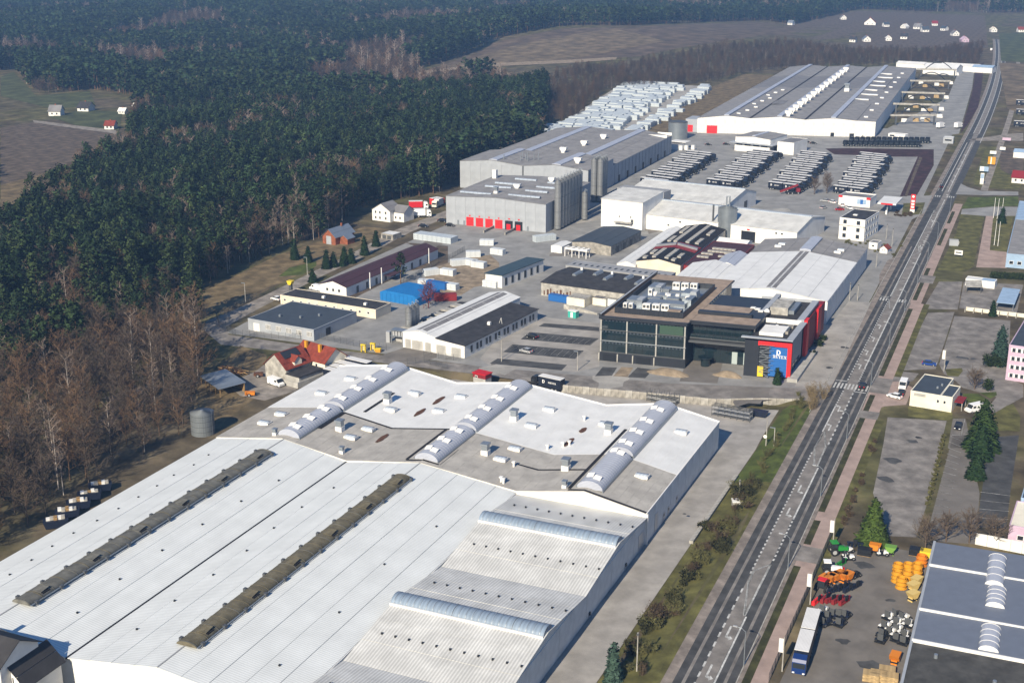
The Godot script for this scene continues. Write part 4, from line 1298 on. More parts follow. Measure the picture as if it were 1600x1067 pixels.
func roof_x(parent: Node3D, called: String, m: Material, za: float, ya: float, zb: float, yb: float, x0: float, x1: float, n: int, th := 0.14) -> void:
	for i in n:
		var t0 := float(i) / n
		var t1 := float(i + 1) / n
		var z0 := lerpf(za, zb, t0)
		var z1 := lerpf(za, zb, t1)
		var y0 := lerpf(ya, yb, t0) + (0.03 if i % 2 else 0.0)
		var y1 := lerpf(ya, yb, t1) + (0.03 if i % 2 else 0.0)
		var b := MB.new()
		if z0 > z1: b.sheet(Vector3(x0, y0, z0), Vector3(x1, y0, z0), Vector3(x1, y1, z1), Vector3(x0, y1, z1), th)
		else: b.sheet(Vector3(x0, y1, z1), Vector3(x1, y1, z1), Vector3(x1, y0, z0), Vector3(x0, y0, z0), th)
		part(b, called, m, parent)

func gable(t: Node3D, w: float, d: float, eave: float, ridge: float, rf: float, along_z: bool, wall_m: Material, roof_m: Material, n := 1, over := 0.35, x0 := 0.0, z0 := 0.0) -> void:
	var b := MB.new()
	if along_z:
		var r := x0 + w * rf
		b.prism(PackedVector2Array([Vector2(x0, 0), Vector2(x0 + w, 0), Vector2(x0 + w, eave - 0.16), Vector2(r, ridge - 0.16), Vector2(x0, eave - 0.16)]), z0 - d, z0)
		part(b, "wall", wall_m, t)
		var drop := (ridge - eave) / (w * 0.5) * over
		roof_strips(t, "roof_sheet", roof_m, x0 - over, eave - drop, r, ridge, z0 - d - over, z0 + over, n)
		roof_strips(t, "roof_sheet", roof_m, x0 + w + over, eave - drop, r, ridge, z0 - d - over, z0 + over, n)
	else:
		var r := z0 - d * rf
		b.prism(PackedVector2Array([Vector2(z0, 0), Vector2(z0, eave - 0.16), Vector2(r, ridge - 0.16), Vector2(z0 - d, eave - 0.16), Vector2(z0 - d, 0)]), 0, w)
		var o := part(b, "wall", wall_m, t)
		o.transform = Transform3D(Basis(Vector3(0, 0, 1), Vector3(0, 1, 0), Vector3(-1, 0, 0)), Vector3(x0 + w, 0, 0))
		var drop := (ridge - eave) / (d * 0.5) * over
		roof_x(t, "roof_sheet", roof_m, z0 + over, eave - drop, r, ridge, x0 - over, x0 + w + over, n)
		roof_x(t, "roof_sheet", roof_m, z0 - d - over, eave - drop, r, ridge, x0 - over, x0 + w + over, n)

func flat_block(t: Node3D, lo: Vector3, hi: Vector3, wall_m: Material, roof_m: Material, para := 0.35, called := "wall") -> void:
	bpart(called, wall_m, t, lo, Vector3(hi.x, hi.y - 0.05, hi.z))
	bpart("roof", roof_m, t, Vector3(lo.x + 0.2, hi.y - 0.1, lo.z + 0.2), Vector3(hi.x - 0.2, hi.y + 0.02, hi.z - 0.2))
	var b := MB.new()
	var e := 0.22
	b.box(Vector3(lo.x - 0.04, hi.y - 0.12, hi.z - e), Vector3(hi.x + 0.04, hi.y + para, hi.z + 0.04))
	b.box(Vector3(lo.x - 0.04, hi.y - 0.12, lo.z - 0.04), Vector3(hi.x + 0.04, hi.y + para, lo.z + e))
	b.box(Vector3(lo.x - 0.04, hi.y - 0.12, lo.z + e), Vector3(lo.x + e, hi.y + para, hi.z - e))
	b.box(Vector3(hi.x - e, hi.y - 0.12, lo.z + e), Vector3(hi.x + 0.04, hi.y + para, hi.z - e))
	part(b, "parapet", wall_m, t)

func at3(p: Vector2, y := 0.0) -> Vector3:
	return Vector3(p.x, y, p.y)

func house_at(called: String, label: String, cat: String, a: Vector2, b: Vector2, c: Vector2) -> Dictionary:
	var f := frame(a, b, c)
	f.t3 = thing(called, label, cat, f.o, f.t)
	return f

func letters(parent: Node3D, text: String, h: float, m: Material, at: Vector3, turn := 0.0, serif := false, bold := 600) -> void:
	var key := "t%s%.2f%s" % [text, h, serif]
	if not cache.has(key):
		var tm := TextMesh.new()
		var f := SystemFont.new()
		f.font_names = PackedStringArray(["Droid Serif" if serif else "Droid Sans"])
		f.font_weight = bold
		tm.font = f
		tm.font_size = 32
		tm.pixel_size = h / 23.0
		tm.depth = 0.03
		tm.curve_step = 4.0
		tm.text = text
		cache[key] = tm
	inst(cache[key], "lettering", m, parent, at, turn)

func lit(list: Array) -> PackedVector2Array:
	return PackedVector2Array(list)

# ---------- small buildings west of the works ----------
func build_west() -> void:
	# grey office with four-pane windows
	var t := thing("workshop_building", "low pale grey workshop with flat slate roof and groups of narrow windows", "building", Vector3(-247.2, 0, -347.3), -0.085)
	flat_block(t, Vector3(0, 0, -24), Vector3(27, 3.8, 0), M.grey_wall, M.slate_roof, 0.15)
	for i in 5:
		for j in 4: window(t, "S", 7.6 + i * 4.2 + j * 0.55, 1.3, 0.02, 0.46, 1.7)
	bpart("gate", M.white_plain, t, Vector3(2.3, 0, -0.05), Vector3(4.8, 2.7, 0.1))
	for p in [[8.0, -7.0], [15.0, -9.0], [19.0, -14.0]]: bpart("roof_vent", M.zinc, t, Vector3(p[0] - 0.35, 3.8, p[1] - 0.35), Vector3(p[0] + 0.35, 4.6, p[1] + 0.35))
	bpart("door", M.black_metal, t, Vector3(26.95, 0, -9.0), Vector3(27.08, 2.6, -6.5))
	# cream range
	t = thing("cream_range", "long narrow cream range with dark flat roof and small windows", "building", Vector3(-254.8, 0, -378.3), -0.075)
	flat_block(t, Vector3(0, 0, -9.5), Vector3(40.5, 3.2, 0), M.cream, M.dark_roof, 0.12)
	for i in 11: window(t, "S", 2.0 + i * 3.55, 1.3, 0.02, 1.0, 0.9)
	for i in 5: bpart("pilaster", M.pale_cream, t, Vector3(0.3 + i * 8.0, 0, 0.0), Vector3(0.7 + i * 8.0, 3.1, 0.16))
	for p in [[16.0, -4.0], [34.0, -3.5]]: bpart("roof_hatch", M.white_plain, t, Vector3(p[0] - 0.5, 3.2, p[1] - 0.5), Vector3(p[0] + 0.5, 4.0, p[1] + 0.5))
	# maroon roof
	t = thing("maroon_barn", "long white building with a maroon gable roof beside the gravel track", "building", Vector3(-249.0, 0, -395.6), -0.06)
	gable(t, 11.5, 66, 3.9, 5.6, 0.5, true, M.white_plain, M.maroon_roof, 2, 0.4)
	for i in 3: window(t, "S", 3.2 + i * 2.6, 1.5, 0.02, 1.1, 1.2)
	for i in 9: bpart("door", M.dark_steel, t, Vector3(11.45, 0.2, -8.0 - i * 6.4), Vector3(11.6, 2.6, -6.6 - i * 6.4))
	for z in [-14.0, -22.0, -57.0]:
		var b := MB.new()
		b.cyl(Vector3(12.6, 0, z), Vector3(12.6, 6.2, z), 0.2, 0.18, 8)
		part(b, "flue", M.white_plain, t)
	bpart("lean_to", M.maroon_roof, t, Vector3(11.6, 2.3, -34), Vector3(15.0, 2.5, -25))
	# brick house
	t = thing("brick_house", "orange brick house with pale metal roof beside the pine wood", "house", Vector3(-290.0, 0, -464.6), -0.12)
	gable(t, 6.8, 13, 3.6, 6.6, 0.5, true, M.brick, M.zinc, 2, 0.5)
	bpart("gate", M.grey_wall, t, Vector3(2.0, 0, -0.05), Vector3(4.6, 3.6, 0.12))
	gable(t, 4, 5, 2.6, 4.0, 0.5, true, M.brick, M.zinc, 1, 0.3, 6.8, -3.0)
	bpart("chimney", M.brick, t, Vector3(3.2, 6.0, -9), Vector3(3.9, 7.6, -8.3))
	# white house with grey roof
	t = thing("white_house", "white two storey house with grey gable roof at the wood edge", "house", Vector3(-293.6, 0, -513.6), -0.12)
	gable(t, 10, 9, 5.2, 8.2, 0.5, true, M.white_plain, M.mid_roof, 2, 0.4)
	gable(t, 6, 8, 4.6, 7.0, 0.5, false, M.white_plain, M.mid_roof, 2, 0.4, 9.5, -3.0)
	for p in [[2.0, 3.4], [4.4, 3.4], [2.0, 0.9], [4.4, 0.9], [7.6, 3.4], [7.6, 0.9]]: window(t, "S", p[0], p[1], 0.02, 1.0, 1.3)
	for i in 2: window(t, "S", 11.0 + i * 2.4, 1.2, -2.98, 1.0, 1.3)
	# small shed
	t = thing("flat_shed", "small flat roofed shed with pale roof beside the gravel track", "shed", at3(V(-271.8,-482.4)), -0.15)
	flat_block(t, Vector3(0, 0, -6), Vector3(6.5, 2.3, 0), M.concrete, M.white_membrane, 0.1)
	for i in 2: bpart("opening", M.dark_steel, t, Vector3(0.8 + i * 2.6, 0.1, -0.05), Vector3(2.8 + i * 2.6, 1.8, 0.06))
	# half white half dark workshop
	t = thing("twin_roof_hall", "white hall whose roof is half white gable and half dark felt", "hall", Vector3(-191.0, 0, -351.1), -0.11)
	gable(t, 12.4, 54, 5.2, 6.5, 0.5, true, M.white_plain, M.white_membrane, 2, 0.2)
	var b2 := MB.new()
	b2.prism(lit([Vector2(12.5, 0), Vector2(23.2, 0), Vector2(23.2, 4.1), Vector2(12.5, 4.9)]), -47, 0.1)
	part(b2, "wall", M.white_plain, t)
	var b3 := MB.new()
	b3.sheet(Vector3(12.4, 5.0, 0.3), Vector3(23.6, 4.2, 0.3), Vector3(23.6, 4.2, -47.3), Vector3(12.4, 5.0, -47.3), 0.16)
	part(b3, "roof_felt", M.dark_roof, t)
	for s in [[4.2, 5.95], [6.5, 8.25]]:
		for i in 7:
			var z := -1.5 - i * 7.3
			var sb := MB.new()
			var ya := 5.2 + 1.3 * (1.0 - absf(s[0] - 6.2) / 6.2) + 0.06
			var yb := 5.2 + 1.3 * (1.0 - absf(s[1] - 6.2) / 6.2) + 0.06
			sb.sheet(Vector3(s[0], ya, z), Vector3(s[1], yb, z), Vector3(s[1], yb, z - 7.1), Vector3(s[0], ya, z - 7.1), 0.1)
			part(sb, "roof_light", M.mid_roof, t)
	for x in [[1.0, 2.0], [3.6, 3.9], [8.6, 2.0], [12.8, 3.5], [18.4, 3.5]]: bpart("shutter_door", M.render_grey, t, Vector3(x[0], 0, 0.0), Vector3(x[0] + x[1], 3.0, 0.16))
	for i in 15: window(t, "E", -4.0 - i * 2.85 - (0.7 if i % 2 else 0.0), 1.0, 23.22, 1.3, 2.2, M.zinc)
	bpart("roof_vent", M.white_plain, t, Vector3(18.4, 4.5, -22.6), Vector3(19.4, 5.5, -21.6))
	var lad := MB.new()
	lad.cyl(Vector3(20.6, 4.3, -25.6), Vector3(21.1, 6.2, -26), 0.06, 0.06, 5)
	lad.cyl(Vector3(21.7, 4.3, -25.6), Vector3(21.1, 6.2, -26), 0.06, 0.06, 5)
	part(lad, "mast", M.white_plain, t)
	# lean-to row with roof domes on the west side
	var lt := MB.new()
	lt.sheet(Vector3(-6.0, 3.4, -4), Vector3(-0.2, 3.9, -4), Vector3(-0.2, 3.9, -44), Vector3(-6.0, 3.4, -44), 0.2)
	part(lt, "annex_roof", M.dark_roof, t)
	bpart("annex_wall", M.render_grey, t, Vector3(-5.8, 0, -43.8), Vector3(-0.1, 3.3, -4.2))
	for i in 6: bpart("roof_dome", M.pale_concrete, t, Vector3(-5.4, 3.5, -9.4 - i * 6.0), Vector3(-2.0, 4.15, -6.6 - i * 6.0))
	# hut with teal roof
	t = thing("white_hut", "white hut with a dark teal mono pitch roof in the storage yard", "building", Vector3(-198.3, 0, -430.2), -0.17)
	var hb := MB.new()
	hb.prism(lit([Vector2(0, 0), Vector2(7.4, 0), Vector2(7.4, 4.9), Vector2(0, 4.6)]), -29, 0)
	part(hb, "wall", M.white_plain, t)
	var hr := MB.new()
	hr.sheet(Vector3(-0.4, 4.85, 0.4), Vector3(7.8, 5.1, 0.4), Vector3(7.8, 5.1, -29.4), Vector3(-0.4, 4.85, -29.4), 0.25)
	part(hr, "roof", M.teal_roof, t)
	for i in 6: window(t, "E", -2.6 - i * 4.4, 0.6, 7.42, 1.6, 2.9, M.zinc)
	# red roofed farmhouse
	t = thing("red_roof_house", "white house with red tiled gables and dark solar panels", "house", at3(V(-214.6,-308.7)), -0.24)
	gable(t, 9.0, 10, 4.6, 8.4, 0.5, true, M.pale_concrete, M.red_tiles, 3, 0.5)
	gable(t, 13, 9, 4.9, 8.2, 0.5, false, M.pale_cream, M.red_tiles, 3, 0.5, 1.5, -10.4)
	bpart("annex", M.render_grey, t, Vector3(9.1, 0, -9.5), Vector3(14.5, 3.0, 0.2))
	bpart("annex_roof", M.dark_roof, t, Vector3(9.1, 3.0, -9.8), Vector3(14.8, 3.25, 0.5))
	var sp := MB.new()
	sp.sheet(Vector3(4.9, 8.35, -1.6), Vector3(6.9, 6.75, -1.6), Vector3(6.9, 6.75, -8.0), Vector3(4.9, 8.35, -8.0), 0.1)
	part(sp, "solar_panel", M.black_panel, t)
	for p in [[3.6, -13.6], [9.6, -13.4]]: bpart("chimney", M.amber, t, Vector3(p[0], 6.4, p[1]), Vector3(p[0] + 0.9, 8.9, p[1] + 0.8))
	gable(t, 2.6, 3.0, 6.0, 7.4, 0.5, false, M.pale_cream, M.red_tiles, 1, 0.25, 6.4, -3.4)
	for i in 3: window(t, "S", 3.0 + i * 4.0, 2.6, -10.38, 1.0, 1.3)
	bpart("garden_wall", M.render_grey, t, Vector3(14.6, 0, 1.2), Vector3(15.0, 1.8, -16.0))
	bpart("garden_wall", M.render_grey, t, Vector3(9.0, 0, 1.0), Vector3(15.0, 1.6, 1.3))
	# metal roofed shed and timber
	t = thing("metal_shed", "low open shed with patched pale blue metal roof beside the red roofed house", "shed", at3(V(-228.8,-296.1)), -0.55)
	for i in 7:
		var rb := MB.new()
		rb.sheet(Vector3(i * 2.1, 2.6 + (0.05 if i % 2 else 0.0), 0.4), Vector3(i * 2.1 + 2.05, 2.6 + (0.05 if i % 2 else 0.0), 0.4), Vector3(i * 2.1 + 2.05, 3.1, -8.0), Vector3(i * 2.1, 3.1, -8.0), 0.08)
		part(rb, "roof_sheet", M.zinc if i % 3 else M.steel, t)
	for i in 5:
		for z in [-0.2, -7.6]: bpart("post", M.wood, t, Vector3(0.2 + i * 3.5, 0, z), Vector3(0.4 + i * 3.5, 2.7, z + 0.2))
	bpart("back_wall", M.wood, t, Vector3(0.2, 0, -7.7), Vector3(14.3, 2.6, -7.5))
	t = thing("log_pile", "long pile of rusty red timber behind the metal shed", "timber", at3(V(-231.8,-307.8)), -0.1)
	for i in 26:
		var lb := MB.new()
		var a := Vector3(rng.randf_range(0, 2), 0.25 + (i % 4) * 0.3, -rng.randf_range(0, 2.6))
		lb.cyl(a, a + Vector3(rng.randf_range(6.5, 9.5), rng.randf_range(-0.1, 0.1), rng.randf_range(-0.5, 0.5)), 0.17, 0.13, 6)
		part(lb, "log", M.rust if i % 3 else M.wood, t)
	# tank west of the hall
	t = thing("grey_tank", "round grey steel water tank with ladder beside the front hall", "tank", at3(V(-204.4,-264.0)))
	var tb := MB.new()
	tb.cyl(Vector3.ZERO, Vector3(0, 6.0, 0), 3.1, 3.1, 28)
	part(tb, "shell", M.steel, t)
	var tr := MB.new()
	tr.cyl(Vector3(0, 6.0, 0), Vector3(0, 6.6, 0), 3.15, 0.4, 28)
	part(tr, "roof", M.zinc, t)
	for i in 4:
		var hoop := MB.new()
		hoop.cyl(Vector3(0, 1.2 + i * 1.4, 0), Vector3(0, 1.28 + i * 1.4, 0), 3.14, 3.14, 28, false)
		part(hoop, "hoop", M.dark_steel, t)
	var ld := MB.new()
	for s in [-0.25, 0.25]: ld.cyl(Vector3(3.25, 0, s), Vector3(3.25, 7.2, s), 0.04, 0.04, 5)
	for i in 16: ld.cyl(Vector3(3.25, 0.4 + i * 0.42, -0.25), Vector3(3.25, 0.4 + i * 0.42, 0.25), 0.03, 0.03, 4)
	part(ld, "ladder", M.zinc, t)
	# dark gabled houses at the front hall's south wall
	t = thing("dark_roof_house", "tall white house with black gabled roofs close to the hall's end wall", "house", Vector3(-169.0, -1.8, -142.5), 0.0)
	gable(t, 13.0, 9.0, 11.6, 14.2, 0.5, false, M.white_plain, M.dark_roof, 2, 0.6)
	gable(t, 6.4, 8.5, 7.6, 10.6, 0.5, true, M.white_plain, M.dark_roof, 2, 0.6, 9.6, -2.2)
	for x in [11.4, 13.4, 14.8]: bpart("timber_frame", M.dark_steel, t, Vector3(x - 0.1, 0.2, -2.25), Vector3(x + 0.1, 8.2, -2.1))
	for x in [2.5, 5.5]: window(t, "S", x, 7.0, 0.02, 1.1, 1.4)
	bpart("chimney", M.brick, t, Vector3(3.0, 13.2, -5), Vector3(3.9, 15.4, -4.2))
	# retaining wall along the side road
	t = thing("retaining_wall", "stained concrete retaining wall of slabs below the side road", "wall", Vector3.ZERO)
	var pts := [Vector2(-131, -336.6), Vector2(-108.1, -340.2), Vector2(-86.3, -343.1), Vector2(-75, -348.9), Vector2(-64.5, -352.6)]
	for i in pts.size() - 1:
		var seg: Vector2 = pts[i + 1] - pts[i]
		var n := int(seg.length() / 2.0)
		for k in n:
			var c: Vector2 = pts[i] + seg * (k + 0.5) / n
			var o := inst(box_mesh(Vector3(seg.length() / n - 0.06, 2.3, 0.35)), "slab", M.concrete if (k + i) % 3 else M.pale_concrete, t, Vector3(c.x, -0.75 + rng.randf_range(-0.06, 0.06), c.y), atan2(-seg.y, seg.x))
	# steel racks in the yard
	for r in [[V(-80.0,-334.8), "dark steel rack with many shelves at the foot of the retaining wall", 11.0, 5], [V(-101.3,-338.9), "open steel stillage frame standing against the retaining wall", 9.0, 3]]:
		t = thing("steel_rack", r[1], "rack", at3(r[0], YARD), -0.1)
		for i in 7:
			for z in [0.0, -2.4]: bpart("upright", M.dark_steel, t, Vector3(-r[2] * 0.5 + i * r[2] / 6.0 - 0.06, 0, z - 0.06), Vector3(-r[2] * 0.5 + i * r[2] / 6.0 + 0.06, 3.2, z + 0.06))
		for k in r[3]:
			for z in [0.0, -0.8, -1.6, -2.4]: bpart("beam", M.silver_paint if k % 2 else M.dark_steel, t, Vector3(-r[2] * 0.5, 0.5 + k * 0.62, z - 0.08), Vector3(r[2] * 0.5, 0.62 + k * 0.62, z + 0.08))
	t = thing("skip", "dark steel container standing in the hall yard", "container", at3(V(-73.4,-340.1), YARD), -0.05)
	var sk := MB.new()
	sk.prism(lit([Vector2(-2.2, 0.2), Vector2(2.2, 0.2), Vector2(2.6, 1.7), Vector2(-2.6, 1.7)]), -1.1, 1.1)
	part(sk, "body", M.navy, t)
	for x in [-1.6, 0.0, 1.6]: bpart("rib", M.black_metal, t, Vector3(x - 0.06, 0.25, 1.1), Vector3(x + 0.06, 1.65, 1.18))

# ---------- halls of the works ----------
func tall_silo(t: Node3D, x: float, z: float, r: float, h: float) -> void:
	var b := MB.new()
	b.cyl(Vector3(x, 0.6, z), Vector3(x, h, z), r, r, 18)
	b.cyl(Vector3(x, h, z), Vector3(x, h + 0.8, z), r, r * 0.25, 18)
	var o := part(b, "shell", M.silo_steel, t)
	var e := MB.new()
	for i in 4: e.cyl(Vector3(x, 2.0 + i * (h - 3.0) / 3.0, z), Vector3(x, 2.1 + i * (h - 3.0) / 3.0, z), r + 0.03, r + 0.03, 18, false)
	part(e, "seam", M.dark_steel, o)
	var k := MB.new()
	k.cyl(Vector3(x, h + 0.4, z), Vector3(x, h + 1.9, z), 0.12, 0.12, 6)
	k.cyl(Vector3(x, h + 1.8, z), Vector3(x + r, h + 1.3, z + 0.2), 0.1, 0.1, 6)
	k.obox(Vector3(x + 0.4, h + 1.0, z), Vector3(r * 1.3, 0.08, 0.08))
	k.obox(Vector3(x, h + 1.4, z + r * 0.8), Vector3(r * 1.6, 0.06, 0.06))
	part(k, "filling_pipe", M.zinc, o)

func silo_row(label: String, at: Vector3, n: int, pitch: float, r: float, h: float, rows := 1) -> void:
	for i in n:
		for j in rows:
			var t := thing("tall_silo", label, "silo", at + Vector3(-j * pitch, 0, -i * pitch), 0.0, label.split(" ")[0] + " silos beside the grey halls")
			tall_silo(t, 0, 0, r, h)
			for a in 4: bpart("foot", M.dark_steel, t, Vector3(cos(a * PI / 2) * r * 0.8 - 0.1, 0, sin(a * PI / 2) * r * 0.8 - 0.1), Vector3(cos(a * PI / 2) * r * 0.8 + 0.1, 0.7, sin(a * PI / 2) * r * 0.8 + 0.1))

func funnel_vent(t: Node3D, at: Vector3, s := 1.0) -> void:
	var b := MB.new()
	b.prism(lit([Vector2(-0.8, 0), Vector2(0.8, 0), Vector2(0.8, 0.8), Vector2(1.7, 2.0), Vector2(1.7, 2.8), Vector2(-1.7, 2.8), Vector2(-1.7, 2.0), Vector2(-0.8, 0.8)]), -1.1, 1.1)
	var o := part(b, "roof_ventilator", M.white_plain, t, at)
	o.scale = Vector3.ONE * s

func strip_light(t: Node3D, x: float, y: float, z0: float, z1: float, w: float) -> void:
	var b := MB.new()
	b.prism(lit([Vector2(-w * 0.5, -0.4), Vector2(w * 0.5, -0.4), Vector2(w * 0.5, 0.45), Vector2(0, 0.85), Vector2(-w * 0.5, 0.45)]), z1, z0)
	var o := part(b, "ridge_light", M.skylight, t, Vector3(x, y, 0))
	for i in 6:
		bpart("joint", M.zinc, o, Vector3(-w * 0.5 - 0.03, -0.3, lerpf(z0, z1, (i + 0.5) / 6.0) - 0.06), Vector3(w * 0.5 + 0.03, 0.5, lerpf(z0, z1, (i + 0.5) / 6.0) + 0.06))

func build_works() -> void:
	# grey hall with red doors
	var t := thing("grey_hall", "grey clad hall with four red doors and two loading docks", "hall", Vector3(-259.4, 0, -520.8), 0.0)
	var b := MB.new()
	b.prism(lit([Vector2(0, 0), Vector2(48.6, 0), Vector2(48.6, 12.6), Vector2(24.3, 13.7), Vector2(0, 12.6)]), -56, 0)
	part(b, "wall", M.grey_wall, t)
	for i in 10:
		var x := i * 4.86
		var yt := 12.6 + 1.1 * (1.0 - absf(x + 2.4 - 24.3) / 24.3) - 0.25
		bpart("cladding_panel", M.grey_wall, t, Vector3(x + 0.05, 0.2, 0), Vector3(x + 4.81, yt, 0.1 + (0.03 if i % 2 else 0.0)))
	for s in [[0.0, 12.75, 24.3, 13.85], [48.6, 12.75, 24.3, 13.85]]: roof_strips(t, "roof_membrane", M.grey_roof, s[0], s[1], s[2], s[3], -56.0, 0.35, 2)
	for i in 4:
		var d := bpart("red_door", M.bright_red, t, Vector3(10.1 + i * 4.72, 0, 0.1), Vector3(13.7 + i * 4.72, 3.9, 0.24))
		bpart("number_sign", M.bright_red, t, Vector3(11.5 + i * 4.72, 4.3, 0.12), Vector3(12.2 + i * 4.72, 4.9, 0.2))
		bpart("door_seam", M.red, d, Vector3(-1.75, -0.05, 0.06), Vector3(1.75, 0.05, 0.1))
	for i in 2:
		var d := bpart("dock_shelter", M.black_metal, t, Vector3(29.4 + i * 4.7, 0, 0.1), Vector3(32.8 + i * 4.7, 3.9, 0.9))
		bpart("dock_door", M.red, d, Vector3(-1.0, -1.9, 0.35), Vector3(1.0, 0.6, 0.45))
		bpart("number_sign", M.bright_red, t, Vector3(30.7 + i * 4.7, 4.4, 0.12), Vector3(31.5 + i * 4.7, 5.0, 0.2))
	for x in [5.6, 8.6, 39.6]: bpart("door", M.zinc, t, Vector3(x, 0, 0.1), Vector3(x + 0.9, 2.1, 0.2))
	for x in [23.4, 33.6]: bpart("dock_wall", M.concrete, t, Vector3(x, 0, 0.3), Vector3(x + 0.5, 1.1, 11.0))
	# ribbed lights on the roof
	for s in [[4.0, 20.0, -7.0], [27.0, 42.5, -8.5], [9.0, 23.5, -23.0], [30.0, 42.0, -21.0], [10.0, 24.5, -32.0], [31.0, 42.0, -31.5], [15.0, 27.0, -44.0], [32.0, 42.0, -43.0]]:
		var n := int((s[1] - s[0]) / 2.2)
		var yy := 12.8 + 1.1 * (1.0 - absf((s[0] + s[1]) * 0.5 - 24.3) / 24.3)
		for i in n:
			var a := MB.new()
			a.arch(Vector3(s[0] + 1.1 + i * 2.2, yy, s[2]), 0.95, 0.75, 2.1, true, 8)
			part(a, "roof_light", M.skylight_x, t)
	for p in [[24.8, -23.5, 0.9], [33.0, -45.5, 0.9]]: funnel_vent(t, Vector3(p[0], 13.2, p[1]), p[2])
	roof_vent(t, Vector3(20.5, 13.6, -9.5), 1.0)
	bpart("flue", M.white_plain, t, Vector3(2.0, 12.0, -48), Vector3(4.0, 17.0, -46))
	# second grey hall
	t = thing("grey_hall", "large grey hall with two ridges and pale ridge lights behind the red doors", "hall", Vector3(-290.6, 0, -600), 0.0)
	b = MB.new()
	var prof := [Vector2(0, 0), Vector2(70, 0), Vector2(70, 13.8), Vector2(52, 15.4), Vector2(35, 13.8), Vector2(17.5, 15.4), Vector2(0, 13.8)]
	b.prism(lit(prof), -37, 0)
	part(b, "wall", M.grey_wall, t)
	for i in 12:
		bpart("cladding_panel", M.grey_wall, t, Vector3(i * 5.83 + 0.05, 0.2, 0), Vector3(i * 5.83 + 5.78, 13.4, 0.1 + (0.03 if i % 2 else 0.0)))
	for s in [[0.0, 17.5], [35.0, 17.5], [35.0, 52.0], [70.0, 52.0]]: roof_strips(t, "roof_membrane", M.grey_roof, s[0], 13.95, s[1], 15.55, -37.0, 0.3, 2)
	strip_light(t, 18.5, 15.3, -0.2, -36.5, 4.6)
	strip_light(t, 53.0, 15.3, -0.2, -36.5, 4.6)
	bpart("downpipe", M.dark_steel, t, Vector3(34.8, 0, 0.1), Vector3(35.5, 13.6, 0.3))
	funnel_vent(t, Vector3(60.0, 14.6, -12.0), 1.1)
	for p in [[22.0, -6.0, 3.0], [28.0, -16.0, 3.4], [30.5, -14.5, 2.6], [32.5, -12.0, 4.0], [34.0, -17.0, 2.4], [36.0, -18.0, 3.0], [29.5, -10.0, 2.2]]:
		var p2 := MB.new()
		p2.cyl(Vector3(p[0], 14.0, p[1]), Vector3(p[0], 14.6 + p[2], p[1]), 0.28, 0.28, 8)
		part(p2, "stack", M.zinc, t)
	# third grey hall, lower, running away
	t = thing("grey_hall", "long grey hall with dark side wall running toward the wrapped bundles", "hall", Vector3(-293.5, 0, -637.2), 0.012)
	b = MB.new()
	b.prism(lit([Vector2(0, 0), Vector2(72.5, 0), Vector2(72.5, 10.3), Vector2(54, 12.8), Vector2(37, 11.5), Vector2(20, 12.8), Vector2(0, 10.8)]), -108, 0)
	part(b, "wall", M.grey_wall, t)
	for s in [[0.0, 10.9, 20.0, 12.95], [37.0, 11.6, 20.0, 12.95], [37.0, 11.6, 54.0, 12.95], [72.6, 10.4, 54.0, 12.95]]: roof_strips(t, "roof_membrane", M.grey_roof, s[0], s[1], s[2], s[3], -108.2, 0.2, 2)
	strip_light(t, 20.5, 12.7, -0.5, -107, 4.4)
	strip_light(t, 54.5, 12.7, -0.5, -107, 4.4)
	for i in 3: funnel_vent(t, Vector3(37.5 + i * 2.5, 11.4, -20.0 - i * 26.0), 1.1)
	bpart("stair_head", M.white_plain, t, Vector3(60, 10.6, -98), Vector3(72.6, 12.0, -97.4))
	bpart("stair_head", M.white_plain, t, Vector3(64, 10.6, -108), Vector3(72.6, 12.2, -107.4))
	for i in 7: bpart("side_door", M.black_metal, t, Vector3(72.45, 0, -12 - i * 14.0), Vector3(72.6, 3.6, -9.2 - i * 14.0))
	for i in 18: bpart("wall_rib", M.dark_steel, t, Vector3(72.45, 0.1, -3.0 - i * 6.0), Vector3(72.58, 10.0, -2.85 - i * 6.0))
	# silo groups
	silo_row("polished tall steel silo in the long row beside the red door hall", Vector3(-208.4, 0, -528.6), 8, 3.8, 1.5, 21.5)
	silo_row("slimmer steel silo in the group by the grey hall corner", Vector3(-212.2, 0, -594), 3, 3.2, 1.5, 20.5, 2)
	silo_row("lone short steel silo standing beside the white hall", Vector3(-204.6, 0, -552.5), 1, 3, 1.4, 12.5)
	silo_row("small shiny steel silo beside the twin roof hall", Vector3(-193.5, 0, -360), 3, 2.6, 1.15, 10.0)
	t = thing("filter_platform", "grey steel filter frame with ducts beside the small silos", "machine", Vector3(-196.5, 0, -353.6))
	for x in [0.0, 4.0]:
		for z in [0.0, -2.6]: bpart("post", M.zinc, t, Vector3(x, 0, z), Vector3(x + 0.25, 4.4, z + 0.25))
	for y in [2.4, 4.3]: bpart("deck", M.zinc, t, Vector3(-0.2, y, -2.8), Vector3(4.5, y + 0.18, 0.4))
	for i in 4: bpart("filter_box", M.silver_paint, t, Vector3(0.2 + i * 1.05, 2.6, -1.8), Vector3(1.0 + i * 1.05, 4.1, -0.2))
	bpart("cabinet", M.silver_paint, t, Vector3(-1.9, 0, -1.2), Vector3(-0.6, 3.6, 0.2))
	# white complex
	t = thing("white_hall", "tall white box hall with grey sheet roof beside the lone silo", "hall", Vector3(-193.2, 0, -543), -0.1)
	b = MB.new()
	b.prism(lit([Vector2(0, 0), Vector2(0, 12.6), Vector2(-23, 13.8), Vector2(-23, 0)]), 0, 20)
	var o := part(b, "wall", M.white_plain, t)
